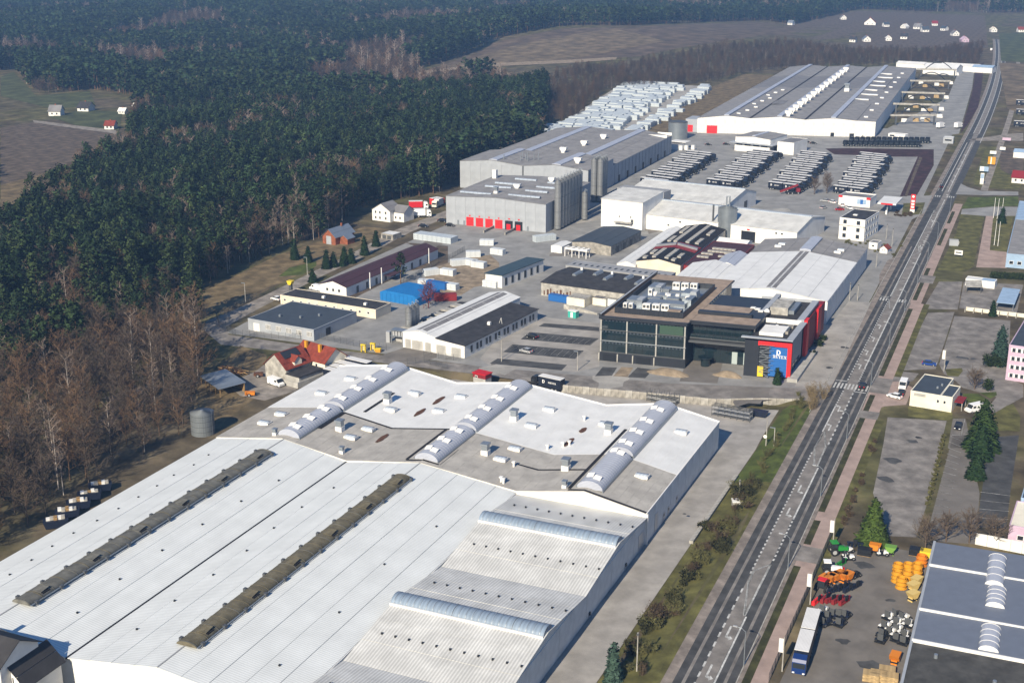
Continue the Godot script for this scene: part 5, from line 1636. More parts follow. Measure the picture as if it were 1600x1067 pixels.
	o.transform = Transform3D(Basis(Vector3(0, 0, 1), Vector3(0, 1, 0), Vector3(-1, 0, 0)), Vector3(20, 0, 0))
	roof_x(t, "roof_sheet", M.old_sheet, 0.3, 12.75, -23.2, 13.95, -0.3, 20.3, 3)
	for p in [[9.0, 5.0], [14.5, 5.2]]: window(t, "S", p[0], p[1], 0.02, 0.8, 0.9)
	bpart("canopy", M.pale_concrete, t, Vector3(7.2, 3.0, 0.0), Vector3(15.5, 3.25, 2.2))
	bpart("door", M.dark_steel, t, Vector3(14.6, 2.5, 0.0), Vector3(15.8, 4.6, 0.12))
	t = thing("white_hall", "long white hall with pale ribbed gable roof behind the round silo", "hall", Vector3(-174.6, 0, -546), -0.135)
	gable(t, 71, 36, 6.8, 10.0, 0.5, false, M.white_plain, M.old_sheet, 3, 0.3)
	bpart("ridge_light", M.skylight_x, t, Vector3(0, 9.9, -18.6), Vector3(71, 10.35, -17.4))
	bpart("gate", M.black_metal, t, Vector3(46.5, 0, -0.05), Vector3(52.8, 4.6, 0.12))
	for p in [[12.5, 2.6], [18.0, 4.6], [62.0, 4.8], [64.5, 4.8]]: window(t, "S", p[0], p[1], 0.02, 1.1, 0.9)
	bpart("sign", M.red, t, Vector3(49.0, 5.0, 0.02), Vector3(50.2, 5.6, 0.12))
	t = thing("white_hall", "white hall with gable roof behind the longer white hall", "hall", Vector3(-197, 0, -586), -0.12)
	gable(t, 52, 38, 6.8, 10.2, 0.6, false, M.white_plain, M.old_sheet, 3, 0.3)
	bpart("ridge_light", M.skylight_x, t, Vector3(0, 10.1, -23.4), Vector3(52, 10.5, -22.2))
	bpart("link_block", M.grey_sheet, t, Vector3(0, 0, 0), Vector3(24.0, 11.0, 8.0))
	bpart("gate", M.dark_steel, t, Vector3(51.9, 0, -26), Vector3(52.1, 4.4, -22))
	# round silo with head
	t = thing("round_silo", "big round ribbed steel silo with pipework on top in front of the white hall", "silo", Vector3(-135.9, 0, -543.6))
	b = MB.new()
	b.cyl(Vector3.ZERO, Vector3(0, 13.0, 0), 4.1, 4.1, 32)
	b.cyl(Vector3(0, 13.0, 0), Vector3(0, 14.0, 0), 4.1, 1.2, 32)
	part(b, "shell", M.steel, t)
	var hp := MB.new()
	for i in 10: hp.cyl(Vector3(0, 1.2 + i * 1.2, 0), Vector3(0, 1.3 + i * 1.2, 0), 4.14, 4.14, 32, false)
	part(hp, "hoop", M.zinc, t)
	for i in 22:
		var a := TAU * i / 22
		bpart("rail_post", M.zinc, t, Vector3(cos(a) * 4.0 - 0.05, 13.0, sin(a) * 4.0 - 0.05), Vector3(cos(a) * 4.0 + 0.05, 14.1, sin(a) * 4.0 + 0.05))
	var pp := MB.new()
	pp.cyl(Vector3(-0.6, 13.5, 0), Vector3(-0.6, 18.0, 0), 0.3, 0.3, 8)
	pp.cyl(Vector3(0.7, 13.5, 0), Vector3(0.7, 18.0, 0), 0.3, 0.3, 8)
	pp.cyl(Vector3(-0.6, 18.0, 0), Vector3(0.7, 18.0, 0), 0.3, 0.3, 8)
	part(pp, "pipe_bend", M.zinc, t)
	var ch := MB.new()
	ch.cyl(Vector3(-6.0, 0, 1.0), Vector3(-6.0, 14.0, 1.0), 0.4, 0.4, 10)
	part(ch, "flue", M.dark_steel, t)
	# dark teal roofed store
	t = thing("store_building", "beige store with a dark blue grey low gable roof and open rack in front", "building", Vector3(-188, 0, -493.6), -0.08)
	gable(t, 17.5, 31.5, 4.3, 5.2, 0.5, true, M.concrete, M.slate_roof, 2, 0.5)
	for i in 3: bpart("door", M.dark_steel, t, Vector3(17.45, 0, -8 - i * 7.0), Vector3(17.6, 2.8, -5.5 - i * 7.0))
	t = thing("cooling_rack", "white frame of cooling units with fans in front of the beige store", "machine", at3(V(-187.8,-484.8)), -0.1)
	for i in 4:
		for z in [0.0, -3.0]: bpart("post", M.white_plain, t, Vector3(i * 3.2, 0, z), Vector3(i * 3.2 + 0.3, 3.1, z + 0.3))
	for i in 2:
		bpart("unit", M.white_plain, t, Vector3(-0.1, 2.9, -3.2 + i * 1.8), Vector3(10.1, 3.7, -1.7 + i * 1.8))
		for k in 4: bpart("fan", M.dark_steel, t, Vector3(0.8 + k * 2.4, 3.7, -2.8 + i * 1.8), Vector3(1.9 + k * 2.4, 3.78, -2.0 + i * 1.8))
	t = thing("white_tent", "small white tent store beside the cooling rack", "tent", at3(V(-195.5,-488.8)), -0.1)
	gable(t, 5.0, 9.0, 2.8, 3.3, 0.5, true, M.white_plain, M.white_membrane, 1, 0.1)
	t = thing("white_tent", "narrow white gabled tent hall beside the tan brick hall", "tent", Vector3(-160, 0, -469), 0.0)
	gable(t, 7.6, 68, 3.4, 4.6, 0.5, true, M.white_plain, M.white_membrane, 2, 0.15)
	# tan hall with dark red roof and lights
	t = thing("tan_hall", "tan brick hall with dark red brown roof and rows of rooflights", "hall", Vector3(-152.6, 0, -470.8), 0.0)
	gable(t, 17.6, 67, 4.9, 6.5, 0.5, true, M.cream, M.felt, 2, 0.3)
	roof_strips(t, "roof_edge", M.dark_red, 0.0, 5.04, 8.8, 6.64, -29.5, -20.5, 1)
	roof_strips(t, "roof_edge", M.dark_red, 17.6, 5.04, 8.8, 6.64, -29.5, -20.5, 1)
	for s in [-1, 1]:
		var mb := MB.new()
		mb.obox(Vector3(0, 0, 0), Vector3(8.4, 0.9, 1.4), Basis(Vector3(0, 0, 1), -s * 0.18))
		part(mb, "cross_monitor", M.zinc, t, Vector3(8.8 + s * 4.4, 6.2, -25.0))
	for s in [[6.2, -2.5, -20], [11.2, -2.5, -20], [3.0, -10.0, -18], [14.6, -8.0, -15], [2.4, -2.5, -7], [14.0, -2.0, -6], [6.2, -31, -64], [11.2, -31, -64], [3.0, -33, -44], [14.6, -33, -44], [3.0, -50, -62], [14.6, -50, -60]]:
		var n := int(absf(s[2] - s[1]) / 3.0)
		for i in n:
			var yy := 4.95 + 1.6 * (1.0 - absf(s[0] - 8.8) / 8.8) + 0.1
			bpart("roof_light", M.pale_concrete, t, Vector3(s[0] - 0.8, yy - 0.2, s[1] - i * 3.0 - 2.8), Vector3(s[0] + 0.8, yy + 0.5, s[1] - i * 3.0))
	t = thing("red_roof_store", "low store with dark red roof and pale rooflights beside the tan hall", "building", Vector3(-134.6, 0, -474), 0.0)
	flat_block(t, Vector3(0, 0, -44), Vector3(17.0, 4.0, 0), M.dark_red, M.maroon_roof, 0.1)
	for s in [[3, -30, 6], [2.5, -25, 6], [9.5, -24, 5], [1.2, -20, 3], [8.6, -18, 3], [1.0, -14.5, 3]]:
		for i in s[2]: bpart("roof_light", M.pale_concrete, t, Vector3(s[0] + i * 1.6, 4.0, s[1] - 1.6), Vector3(s[0] + i * 1.6 + 1.5, 4.6, s[1]))
	t = thing("white_tent", "short white roofed tent beside the round silo", "tent", Vector3(-134, 0, -520), -0.1)
	gable(t, 13, 7, 3.8, 4.8, 0.5, false, M.white_plain, M.white_membrane, 1, 0.15)
	# dark roof hall with stained wall
	t = thing("dark_roof_hall", "low hall with black felt roof and stained pale wall behind the containers", "hall", Vector3(-174, 0, -425.8), -0.07)
	b = MB.new()
	b.prism(lit([Vector2(0, 0), Vector2(0, 4.9), Vector2(-13, 5.7), Vector2(-24.5, 5.0), Vector2(-24.5, 0)]), 0, 40)
	o = part(b, "wall", M.pale_concrete, t)
	o.transform = Transform3D(Basis(Vector3(0, 0, 1), Vector3(0, 1, 0), Vector3(-1, 0, 0)), Vector3(40, 0, 0))
	roof_x(t, "roof_felt", M.dark_roof, 0.3, 5.0, -13, 5.85, -0.3, 40, 2)
	roof_x(t, "roof_felt", M.dark_roof, -24.8, 5.1, -13, 5.85, -0.3, 40, 2)
	for p in [[8.0, -14.0, 1], [14.5, -18.0, 0], [20.5, -13.5, 1], [27.0, -17.5, 0], [33.0, -13.0, 1]]:
		var rl := MB.new()
		rl.prism(lit([Vector2(-0.9, 0), Vector2(0.9, 0), Vector2(0.5, 1.0), Vector2(-0.5, 1.0)]), -3.2, 3.2)
		part(rl, "rooflight", M.zinc, t, Vector3(p[0], 5.5, p[1]))
		if p[2]: bpart("cowl", M.white_plain, t, Vector3(p[0] - 0.4, 6.0, p[1] - 4.4), Vector3(p[0] + 0.4, 7.3, p[1] - 3.6))
	for i in 9: bpart("rust_streak", M.rust, t, Vector3(1.0 + i * 1.3, 0.3 + 0.15 * (i % 3), 0.0), Vector3(1.5 + i * 1.3 + 0.3 * (i % 2), 2.0 + 0.5 * (i % 3), 0.03))
	t = thing("grey_annex", "grey sheet annex with small dark roof windows behind the black felt roof", "building", Vector3(-174, 0, -450.2), -0.075)
	flat_block(t, Vector3(0, 0, -9), Vector3(41, 5.6, 0), M.grey_sheet, M.grey_sheet, 0.1)
	for i in 16: bpart("roof_window", M.black_panel, t, Vector3(1.6 + i * 2.45, 5.6, -4.6), Vector3(2.4 + i * 2.45, 5.72, -2.6))
	# containers in front
	for c in [[V(-168.8,-419.9), "blue", "open blue skip container below the stained wall", 8.0, 2.4, 2.4, -0.12], [Vector2(-160.8, -417.5), "pale_cream", "large cream store cabin with grey ribbed roof", 7.0, 6.5, 2.9, -0.1], [Vector2(-152.4, -421.2), "pale_cream", "cream cabin with dark roof panels beside the glass office", 5.2, 4.8, 2.7, -0.1], [Vector2(-147.0, -421.8), "container_white", "white cabin standing next to the cream cabin", 3.4, 4.6, 2.7, -0.1]]:
		t = thing("store_cabin", c[2], "container", at3(c[0]), c[6])
		bpart("body", M[c[1]], t, Vector3(0, 0.1, -c[4]), Vector3(c[3], c[5], 0))
		for i in 4: bpart("roof_panel", M.blue if c[1] == "blue" else (M.mid_roof if c[3] < 6 and i < 3 and c[1] == "pale_cream" else M.pale_concrete), t, Vector3(0.1 + i * c[3] / 4.0, c[5], -c[4] + 0.1), Vector3(-0.05 + (i + 1) * c[3] / 4.0, c[5] + 0.12, -0.1))
	t = thing("portable_toilet", "turquoise portable cabin on the concrete of the car park", "cabin", at3(V(-154.9,-403.5)), -0.2)
	bpart("body", M.teal_cabin, t, Vector3(0, 0, -2.0), Vector3(3.2, 2.3, 0))
	bpart("roof", M.white_plain, t, Vector3(-0.1, 2.3, -2.1), Vector3(3.3, 2.5, 0.1))
	bpart("door", M.white_plain, t, Vector3(1.1, 0.1, 0.0), Vector3(2.0, 2.0, 0.06))
	t = thing("concrete_ramp", "pale concrete ramp wall beside the cabins", "wall", at3(V(-159.9,-412.3)), -0.16)
	b = MB.new()
	b.prism(lit([Vector2(0, 0), Vector2(13.5, 0), Vector2(13.5, 0.6), Vector2(0, 1.8)]), -0.5, 0)
	part(b, "wall", M.pale_concrete, t)
	# white warehouse
	t = thing("white_warehouse", "broad white warehouse with grey roof at its far end beside the main road", "warehouse", Vector3(-112.6, 0, -430.6), 0.0)
	b = MB.new()
	b.prism(lit([Vector2(0, 0), Vector2(40.6, 0), Vector2(40.6, 7.8), Vector2(21, 10.3), Vector2(0, 7.8)]), -83, 0)
	part(b, "wall", M.white_plain, t)
	for s in [0.0, 40.7]:
		roof_strips(t, "roof_membrane", M.white_membrane, s, 7.95, 21, 10.45, -58.5, 0.2, 3)
		roof_strips(t, "roof_membrane", M.grey_roof, s, 7.95, 21, 10.45, -83.2, -58.7, 3)
	for i in 8:
		b = MB.new()
		b.sheet(Vector3(19.4, 10.42, -1.5 - i * 7.1), Vector3(22.6, 10.42, -1.5 - i * 7.1), Vector3(22.6, 10.42, -8.4 - i * 7.1), Vector3(19.4, 10.42, -8.4 - i * 7.1), 0.25)
		part(b, "ridge_light", M.mid_roof, t)
	strip_light(t, 21, 10.5, -59, -82, 4.2)
	for p in [[9.0, -67], [9.6, -71], [32.0, -66], [32.6, -70]]: roof_hatch(t, Vector3(p[0], 9.2, p[1]), 2.6, 1.8)
	for i in 14: bpart("wall_panel", M.white_wall, t, Vector3(40.6, 0.2, -5.9 - i * 5.9), Vector3(40.68 + (0.03 if i % 2 else 0.0), 7.6, -0.1 - i * 5.9))
	t = thing("white_hall", "white gabled hall with smooth roof between the glass office and the warehouse", "hall", Vector3(-130.5, 0, -442), 0.0)
	gable(t, 17.6, 30, 6.0, 8.0, 0.5, true, M.white_plain, M.white_membrane, 3, 0.1)
	gable(t, 11, 20, 5.4, 7.4, 0.5, true, M.white_plain, M.skylight, 2, 0.1, 7.5, -30.5)
	# three storey white building
	t = thing("office_block", "three storey white block with grey roof and dark windows near the petrol station", "building", Vector3(-91.2, 0, -560.9), -0.13)
	flat_block(t, Vector3(0, 0, -21), Vector3(11.0, 9.2, 0), M.white_plain, M.dark_roof, 0.15)
	for x in [2.4, 8.2]:
		for y in [0.9, 3.8, 6.9]: window(t, "S", x, y, 0.02, 1.5, 1.7, M.dark_steel)
	bpart("cornice", M.pale_concrete, t, Vector3(-0.1, 6.0, 0.0), Vector3(11.1, 6.25, 0.12))
	bpart("pilaster", M.pale_cream, t, Vector3(5.4, 6.3, 0.0), Vector3(5.7, 9.0, 0.1))
	for i in 5:
		for y in [0.9, 3.8, 6.9]: window(t, "E", -2.5 - i * 3.9, y, 11.02, 1.4, 1.5)
	bpart("roof_hatch", M.white_plain, t, Vector3(3.4, 9.2, -9), Vector3(5.2, 9.6, -7.4))
	# gatehouse with red roof and shed
	t = thing("gatehouse", "tiny white house with a red gable roof beside the road", "house", Vector3(-71.0, 0, -541.9), -0.2)
	gable(t, 3.2, 4.0, 2.0, 3.3, 0.5, true, M.white_plain, M.red_tiles, 1, 0.35)
	for x in [1.1, 1.9]: window(t, "S", x, 0.9, 0.02, 0.5, 0.8)
	t = thing("flat_shed", "small grey flat roofed shed next to the tiny red roofed house", "shed", Vector3(-76.3, 0, -547.4), -0.15)
	flat_block(t, Vector3(0, 0, -5.5), Vector3(3.6, 2.7, 0), M.white_plain, M.grey_roof, 0.1)
	window(t, "S", 1.8, 1.0, 0.02, 1.2, 0.9)
	# petrol station
	t = thing("petrol_canopy", "pale flat petrol station canopy with a red fascia on columns", "canopy", at3(V(-84.0,-619.2)), -0.03)
	bpart("roof", M.white_membrane, t, Vector3(0, 4.8, -18), Vector3(8.5, 5.4, 0))
	bpart("fascia", M.bright_red, t, Vector3(1.6, 4.75, 0.0), Vector3(7.0, 5.45, 0.15))
	for z in [-3.0, -14.0]: bpart("column", M.zinc, t, Vector3(4.0, 0, z), Vector3(4.5, 4.8, z + 0.5))
	for z in [-3.0, -14.0]: bpart("pump", M.white_paint, t, Vector3(3.9, 0, z + 1.0), Vector3(4.6, 1.9, z + 2.2))
	t = thing("station_shop", "white station shop with red roof edge and blue window posters", "shop", Vector3(-104.3, 0, -634), -0.12)
	flat_block(t, Vector3(0, 0, -11), Vector3(15.2, 4.2, 0), M.white_plain, M.mid_roof, 0.5)
	for x in [-0.08, 13.4]: bpart("red_corner", M.bright_red, t, Vector3(x, 3.7, -0.3), Vector3(x + 1.9, 4.75, 0.1))
	for i in 3: bpart("poster", M.sign_blue if i % 2 else M.pale_blue, t, Vector3(9.0 + i * 1.5, 1.3, 0.02), Vector3(10.4 + i * 1.5, 3.6, 0.12))
	t = thing("station_totem", "tall red and white price totem of the petrol station", "sign", Vector3(-69.2, 0, -629.5), -0.1)
	bpart("board", M.bright_red, t, Vector3(-1.0, 1.6, -0.3), Vector3(1.0, 8.6, 0.3))
	bpart("base", M.white_plain, t, Vector3(-1.05, 0, -0.35), Vector3(1.05, 1.6, 0.35))
	for i in 3: bpart("price_field", M.white_plain, t, Vector3(-0.7, 2.2 + i * 1.4, 0.3), Vector3(0.7, 3.1 + i * 1.4, 0.34))
	var lo := MB.new()
	lo.cyl(Vector3(0, 7.6, 0.3), Vector3(0, 7.6, 0.36), 0.6, 0.6, 14)
	part(lo, "emblem", M.white_plain, t)

# ---------- dark glass office ----------
func ebp(called: String, m: Material, t: Node3D, lo: Vector3, hi: Vector3) -> MeshInstance3D:
	return bpart(called, m, t, lo + Vector3(0, 0, 2), hi + Vector3(0, 0, 2))

func build_office() -> void:
	var t := thing("glass_office", "black glass office block with brown roof terraces, rooftop machinery and a blue sign wall", "office", Vector3(-129, 0, -363.4), 0.0)
	skew = 0.1
	# west block: x 0..26.6, z 0..-57
	var w := 26.6
	var hgt := 14.0
	bpart("core", M.black_panel, t, Vector3(0.6, 0, -56), Vector3(w - 0.4, hgt - 0.3, -0.9))
	# basement
	bpart("plinth", M.black_panel, t, Vector3(0.1, 0, -1), Vector3(w, 2.7, -0.25))
	for x in [0.5, 11.0]: bpart("garage_gate", M.black_metal, t, Vector3(x + 0.6, 0.1, -0.25), Vector3(x + 5.2, 2.3, -0.1))
	for x in [0.0, 5.8, 10.6, 17.2]: bpart("ramp_wall", M.pale_concrete, t, Vector3(x - 0.15, 0, -0.2), Vector3(x + 0.2, 2.6, 0.3))
	# curtain wall: three storeys of panes
	for f in 3:
		var y0 := 2.9 + f * 3.55
		for i in 12:
			bpart("glass_pane", M.glass_dark, t, Vector3(0.2 + i * 2.2, y0 + 0.12, -0.85), Vector3(2.3 + i * 2.2, y0 + 3.3, -0.72))
		bpart("floor_edge", M.dark_steel if f != 1 else M.zinc, t, Vector3(0, y0 - 0.16, -1.0), Vector3(w, y0 + 0.1, -0.55))
		for i in 24: bpart("ceiling_unit", M.slate_roof, t, Vector3(0.4 + i * 1.1, y0 + 2.75, -0.72), Vector3(0.95 + i * 1.1, y0 + 3.15, -0.62))
		for z in 8:
			bpart("glass_pane", M.glass_dark, t, Vector3(-0.12, y0 + 0.12, -8.0 - z * 6.0), Vector3(0.02, y0 + 3.3, -2.1 - z * 6.0))
	for x in [0.1, 8.2, 17.3, 26.0]:
		for f in 3: bpart("column", M.render_grey, t, Vector3(x, 2.9 + f * 3.55, -0.7), Vector3(x + 0.4, 6.2 + f * 3.55, -0.35))
	bpart("lit_office", M.green_glass, t, Vector3(18.4, 10.2, -0.75), Vector3(25.6, 13.0, -0.6))
	bpart("roof_band", M.black_panel, t, Vector3(-0.3, hgt - 0.55, -57), Vector3(w + 0.3, hgt - 0.1, 0.1))
	bpart("roof_terrace", M.terrace, t, Vector3(0.3, hgt - 0.12, -56.6), Vector3(w, hgt + 0.02, -0.3))
	bpart("parapet", M.black_panel, t, Vector3(-0.3, hgt - 0.2, -0.9), Vector3(w + 0.3, hgt + 0.35, 0.1))
	bpart("parapet", M.black_panel, t, Vector3(w - 0.2, hgt - 0.2, -4.3), Vector3(46.3, hgt + 0.3, -4.0))
	bpart("parapet", M.black_panel, t, Vector3(-0.35, hgt - 0.4, -57), Vector3(0.5, hgt + 1.0, -0.2))
	bpart("parapet_cap", M.grey_wall, t, Vector3(-0.1, hgt + 1.0, -57), Vector3(0.45, hgt + 1.1, -0.2))
	# rooftop machinery enclosure
	var p0 := Vector3(2.6, hgt, -42.5)
	var p1 := Vector3(24.0, hgt + 1.9, -5.8)
	for s in [[p0.x, p1.x, p1.z - 0.3, p1.z], [p0.x, p1.x, p0.z, p0.z + 0.3]]:
		var n := 14
		for i in n:
			var xa := lerpf(s[0], s[1], float(i) / n)
			bpart("screen_panel", M.black_panel, t, Vector3(xa + 0.03, hgt, s[2]), Vector3(xa + (p1.x - p0.x) / n - 0.03, p1.y, s[3]))
	for x in [p0.x, p1.x - 0.3]:
		for i in 20: bpart("screen_panel", M.black_panel, t, Vector3(x, hgt, p0.z + 0.32 + i * 1.8), Vector3(x + 0.3, p1.y, p0.z + 2.06 + i * 1.8))
	bpart("plant_floor", M.zinc, t, Vector3(p0.x + 0.3, hgt + 0.02, p0.z + 0.3), Vector3(p1.x - 0.3, hgt + 0.2, p1.z - 0.3))
	# air units: white boxes with dark grilles, ducts in zinc
	for u in [[10.0, -10.0], [12.9, -10.4], [15.7, -10.6], [11.2, -38.0], [14.0, -38.3], [16.8, -38.6], [4.2, -9.0], [5.9, -9.2], [6.4, -27.5], [19.8, -22.5]]:
		var narrow: bool = u[0] < 7 or u[0] > 19
		var o := bpart("air_unit", M.white_plain, t, Vector3(u[0], hgt + 0.2, u[1] - 1.6), Vector3(u[0] + (1.2 if narrow else 2.3), hgt + 2.5, u[1]))
		var ww := 0.5 if narrow else 0.95
		for k in ([0] if narrow else [-0.55, 0.55]): bpart("grille", M.dark_steel, o, Vector3(k - 0.4, -0.1, 0.8), Vector3(k + 0.4, 0.8, 0.86))
	for dct in [[4.0, -18.5, 9.0, -13.0, 2.6], [9.5, -20.0, 21.5, -16.0, 1.6], [10.0, -15.0, 13.8, -13.0, 2.0], [5.5, -36.5, 9.5, -30.0, 2.6], [9.5, -29.0, 20.0, -25.0, 1.5], [17.0, -33.5, 20.5, -27.5, 2.2], [12.5, -33.0, 16.0, -30.5, 1.4], [17.0, -12.8, 22.0, -11.0, 1.3], [20.5, -25.0, 22.6, -19.0, 2.4], [6.0, -24.0, 12.0, -21.5, 1.4], [8.0, -34.5, 12.0, -31.5, 1.9], [14.0, -23.6, 18.0, -21.5, 1.8]]:
		var o := bpart("duct", M.zinc, t, Vector3(dct[0], hgt + 0.25, dct[1]), Vector3(dct[2], hgt + dct[4], dct[3]))
		bpart("flange", M.steel, o, Vector3(-0.12, -dct[4] * 0.5, (dct[1] - dct[3]) * 0.5 - 0.04), Vector3(0.12, dct[4] * 0.5 - 0.1, (dct[3] - dct[1]) * 0.5 + 0.04))
	for c in [[7.5, -16.0, 2.2], [8.3, -33.0, 2.3], [20.8, -29.0, 2.4]]:
		var hd := MB.new()
		hd.prism(lit([Vector2(-1.6, 0), Vector2(1.6, 0), Vector2(1.2, c[2]), Vector2(-0.6, c[2])]), -2.0, 2.0)
		part(hd, "air_handler", M.grey_wall, t, Vector3(c[0], hgt + 0.5, c[1] - skew * c[0]))
	for k in [[13.0, -26.0], [13.8, -25.2], [16.4, -25.8], [9.0, -26.5]]:
		var fb := MB.new()
		fb.cyl(Vector3(k[0], hgt + 0.2, k[1] - skew * k[0]), Vector3(k[0], hgt + 2.1, k[1] - skew * k[0]), 0.7, 0.7, 12)
		part(fb, "fan", M.white_plain, t)
	bpart("stair_head", M.terrace, t, Vector3(18.5, hgt + 0.2, -9.6), Vector3(22.5, hgt + 1.7, -7.6))
	# middle block: entrance under an overhanging floor
	bpart("middle_core", M.black_panel, t, Vector3(w - 0.5, 0, -38), Vector3(46.0, 8.6, -9.0))
	for i in 9: bpart("glass_pane", M.glass_dark, t, Vector3(w + 0.2 + i * 2.1, 0.3, -9.0), Vector3(w + 2.2 + i * 2.1, 8.2, -8.85))
	bpart("entrance_canopy", M.dark_steel, t, Vector3(w, 7.6, -9.0), Vector3(45.5, 8.2, -3.2))
	bpart("balcony_floor", M.dark_steel, t, Vector3(w, 8.6, -8.8), Vector3(45.5, 9.0, -4.4))
	for i in 8: bpart("balcony_glass", M.glass_dark, t, Vector3(w + 0.2 + i * 2.35, 9.0, -4.5), Vector3(w + 2.45 + i * 2.35, 10.1, -4.42))
	bpart("upper_floor", M.black_panel, t, Vector3(w - 0.2, 9.1, -38), Vector3(46.0, hgt - 0.3, -6.8))
	for i in 9: bpart("glass_pane", M.glass_dark, t, Vector3(w + 0.2 + i * 2.1, 9.6, -6.8), Vector3(w + 2.2 + i * 2.1, 12.6, -6.65))
	bpart("roof_band", M.black_panel, t, Vector3(w, hgt - 0.9, -24.6), Vector3(46.3, hgt - 0.1, -4.2))
	bpart("roof_terrace", M.terrace, t, Vector3(w + 0.1, hgt - 0.12, -12.6), Vector3(45.9, hgt + 0.03, -4.6))
	bpart("dividing_parapet", M.black_panel, t, Vector3(w, hgt - 0.1, -14.6), Vector3(43.0, hgt + 1.0, -12.6))
	bpart("roof_terrace", M.terrace, t, Vector3(w + 0.1, hgt - 0.12, -24.4), Vector3(41.0, hgt + 0.03, -14.6))
	bpart("courtyard_glass", M.glass_dark, t, Vector3(w + 0.2, 9.0, -45), Vector3(w + 0.5, hgt + 0.1, -25))
	for i in 8: bpart("mullion", M.zinc, t, Vector3(w + 0.5, 9.0, -27.0 - i * 2.4), Vector3(w + 0.62, hgt, -26.85 - i * 2.4))
	# entrance doors and pale glazing
	for i in 4: bpart("pale_glazing", M.glass_pale if i != 1 else M.glass_dark, t, Vector3(38.6 + i * 1.75, 0.2, -8.85), Vector3(40.25 + i * 1.75, 4.0, -8.7))
	var rd := MB.new()
	rd.cyl(Vector3(31.5, 2.6, -8.2), Vector3(31.5, 2.9, -8.2), 2.2, 2.2, 20)
	rd.cyl(Vector3(31.5, 0, -8.2), Vector3(31.5, 2.6, -8.2), 1.4, 1.4, 20)
	part(rd, "revolving_door", M.glass_dark, t)
	# east block with sign
	ebp("east_core", M.black_panel, t, Vector3(45.2, 0, -30), Vector3(57.4, 11.6, -2.4))
	ebp("dark_wall", M.black_panel, t, Vector3(44.4, 0, -2.4), Vector3(48.6, 11.6, -1.6))
	ebp("sign_backing", M.blue, t, Vector3(51.6, 0.6, -2.3), Vector3(57.0, 10.0, -1.6))
	for i in 8: ebp("sign_panel", M.sign_blue, t, Vector3(51.65, 0.7 + i * 1.16, -1.6), Vector3(56.95, 1.82 + i * 1.16, -1.54))
	ebp("red_frame", M.bright_red, t, Vector3(48.4, 10.0, -2.3), Vector3(58.2, 11.3, -1.0))
	ebp("red_frame", M.bright_red, t, Vector3(57.0, 0.8, -2.3), Vector3(58.2, 10.0, -1.0))
	ebp("stair_tower", M.black_panel, t, Vector3(48.8, 0, -2.3), Vector3(51.5, 10.0, -2.0))
	for i in 6:
		var sb := MB.new()
		var s := 1.0 if i % 2 else -1.0
		sb.obox(Vector3(0, 0, 0), Vector3(3.4, 0.12, 1.0), Basis(Vector3(0, 0, 1), s * 0.5))
		part(sb, "stair_flight", M.zinc, t, Vector3(50.4, 1.2 + i * 1.5, 0.8 - skew * 50.4))
		ebp("landing", M.zinc, t, Vector3(48.9, 1.9 + i * 1.5, -1.8), Vector3(52.2, 2.0 + i * 1.5, -0.7))
		ebp("railing", M.zinc, t, Vector3(48.9, 2.7 + i * 1.5, -0.75), Vector3(53.2, 2.78 + i * 1.5, -0.68))
	letters(t, "D", 1.5, M.white_paint, Vector3(54.3, 8.1, 0.54 - skew * 54.3), 0.0, false, 800)
	letters(t, "DRUTEX", 0.85, M.white_paint, Vector3(54.3, 6.8, 0.6 - skew * 54.3), 0.0, true)
	ebp("yellow_sign", M.yellow, t, Vector3(48.6, 0.4, -1.0), Vector3(50.3, 3.6, -0.85))
	ebp("roof_frame", M.grey_wall, t, Vector3(43.6, 12.4, -1.0), Vector3(58.6, 12.7, 0.4))
	ebp("roof_frame", M.grey_wall, t, Vector3(56.6, 12.4, -20), Vector3(58.6, 12.72, -1.0))
	ebp("deck", M.dark_roof, t, Vector3(46.0, 11.6, -19.5), Vector3(57.0, 11.8, -2.4))
	ebp("parapet", M.white_plain, t, Vector3(46.0, 11.8, -20), Vector3(57.0, 13.2, -19.5))
	for i in 14:
		ebp("roof_material", [M.concrete, M.dark_steel, M.white_plain][i % 3], t, Vector3(47.0 + rng.randf() * 8, 11.8, -17.5 + rng.randf() * 12), Vector3(47.6 + rng.randf() * 8, 12.3 + rng.randf() * 0.5, -16.5 + rng.randf() * 12))
	ebp("north_block", M.black_panel, t, Vector3(39.5, 0, -44), Vector3(57.6, 12.4, -20.4))
	ebp("deck", M.dark_roof, t, Vector3(39.9, 12.4, -43.6), Vector3(57.0, 12.6, -20.8))
	ebp("roof_frame", M.grey_wall, t, Vector3(55.6, 12.6, -44), Vector3(57.6, 13.3, -20.4))
	ebp("roof_frame", M.grey_wall, t, Vector3(39.5, 12.6, -44.1), Vector3(55.6, 13.3, -43.5))
	ebp("roof_beam", M.grey_wall, t, Vector3(43.6, 13.0, -46), Vector3(45.2, 14.0, -24))
	ebp("plant_room", M.pale_concrete, t, Vector3(46.0, 12.6, -36), Vector3(51.5, 15.0, -26))
	ebp("plant_duct", M.zinc, t, Vector3(51.5, 12.8, -38), Vector3(53.2, 14.0, -27))
	for p in [[39.9, -26], [41.6, -25], [43.0, -23]]: ebp("air_unit", M.white_plain, t, Vector3(p[0], 12.6, p[1] - 1.6), Vector3(p[0] + 1.5, 14.2, p[1]))
	var ds := MB.new()
	ds.cyl(Vector3(45.6, 14.0, -26.6), Vector3(45.6, 14.1, -26.2), 0.8, 0.8, 14)
	part(ds, "dish", M.white_plain, t)
	# east side: grey cladding and red blocks
	for i in 5: ebp("cladding_panel", M.grey_sheet, t, Vector3(57.4, 2.2, -6.2 - i * 3.2), Vector3(57.55, 11.4, -3.1 - i * 3.2))
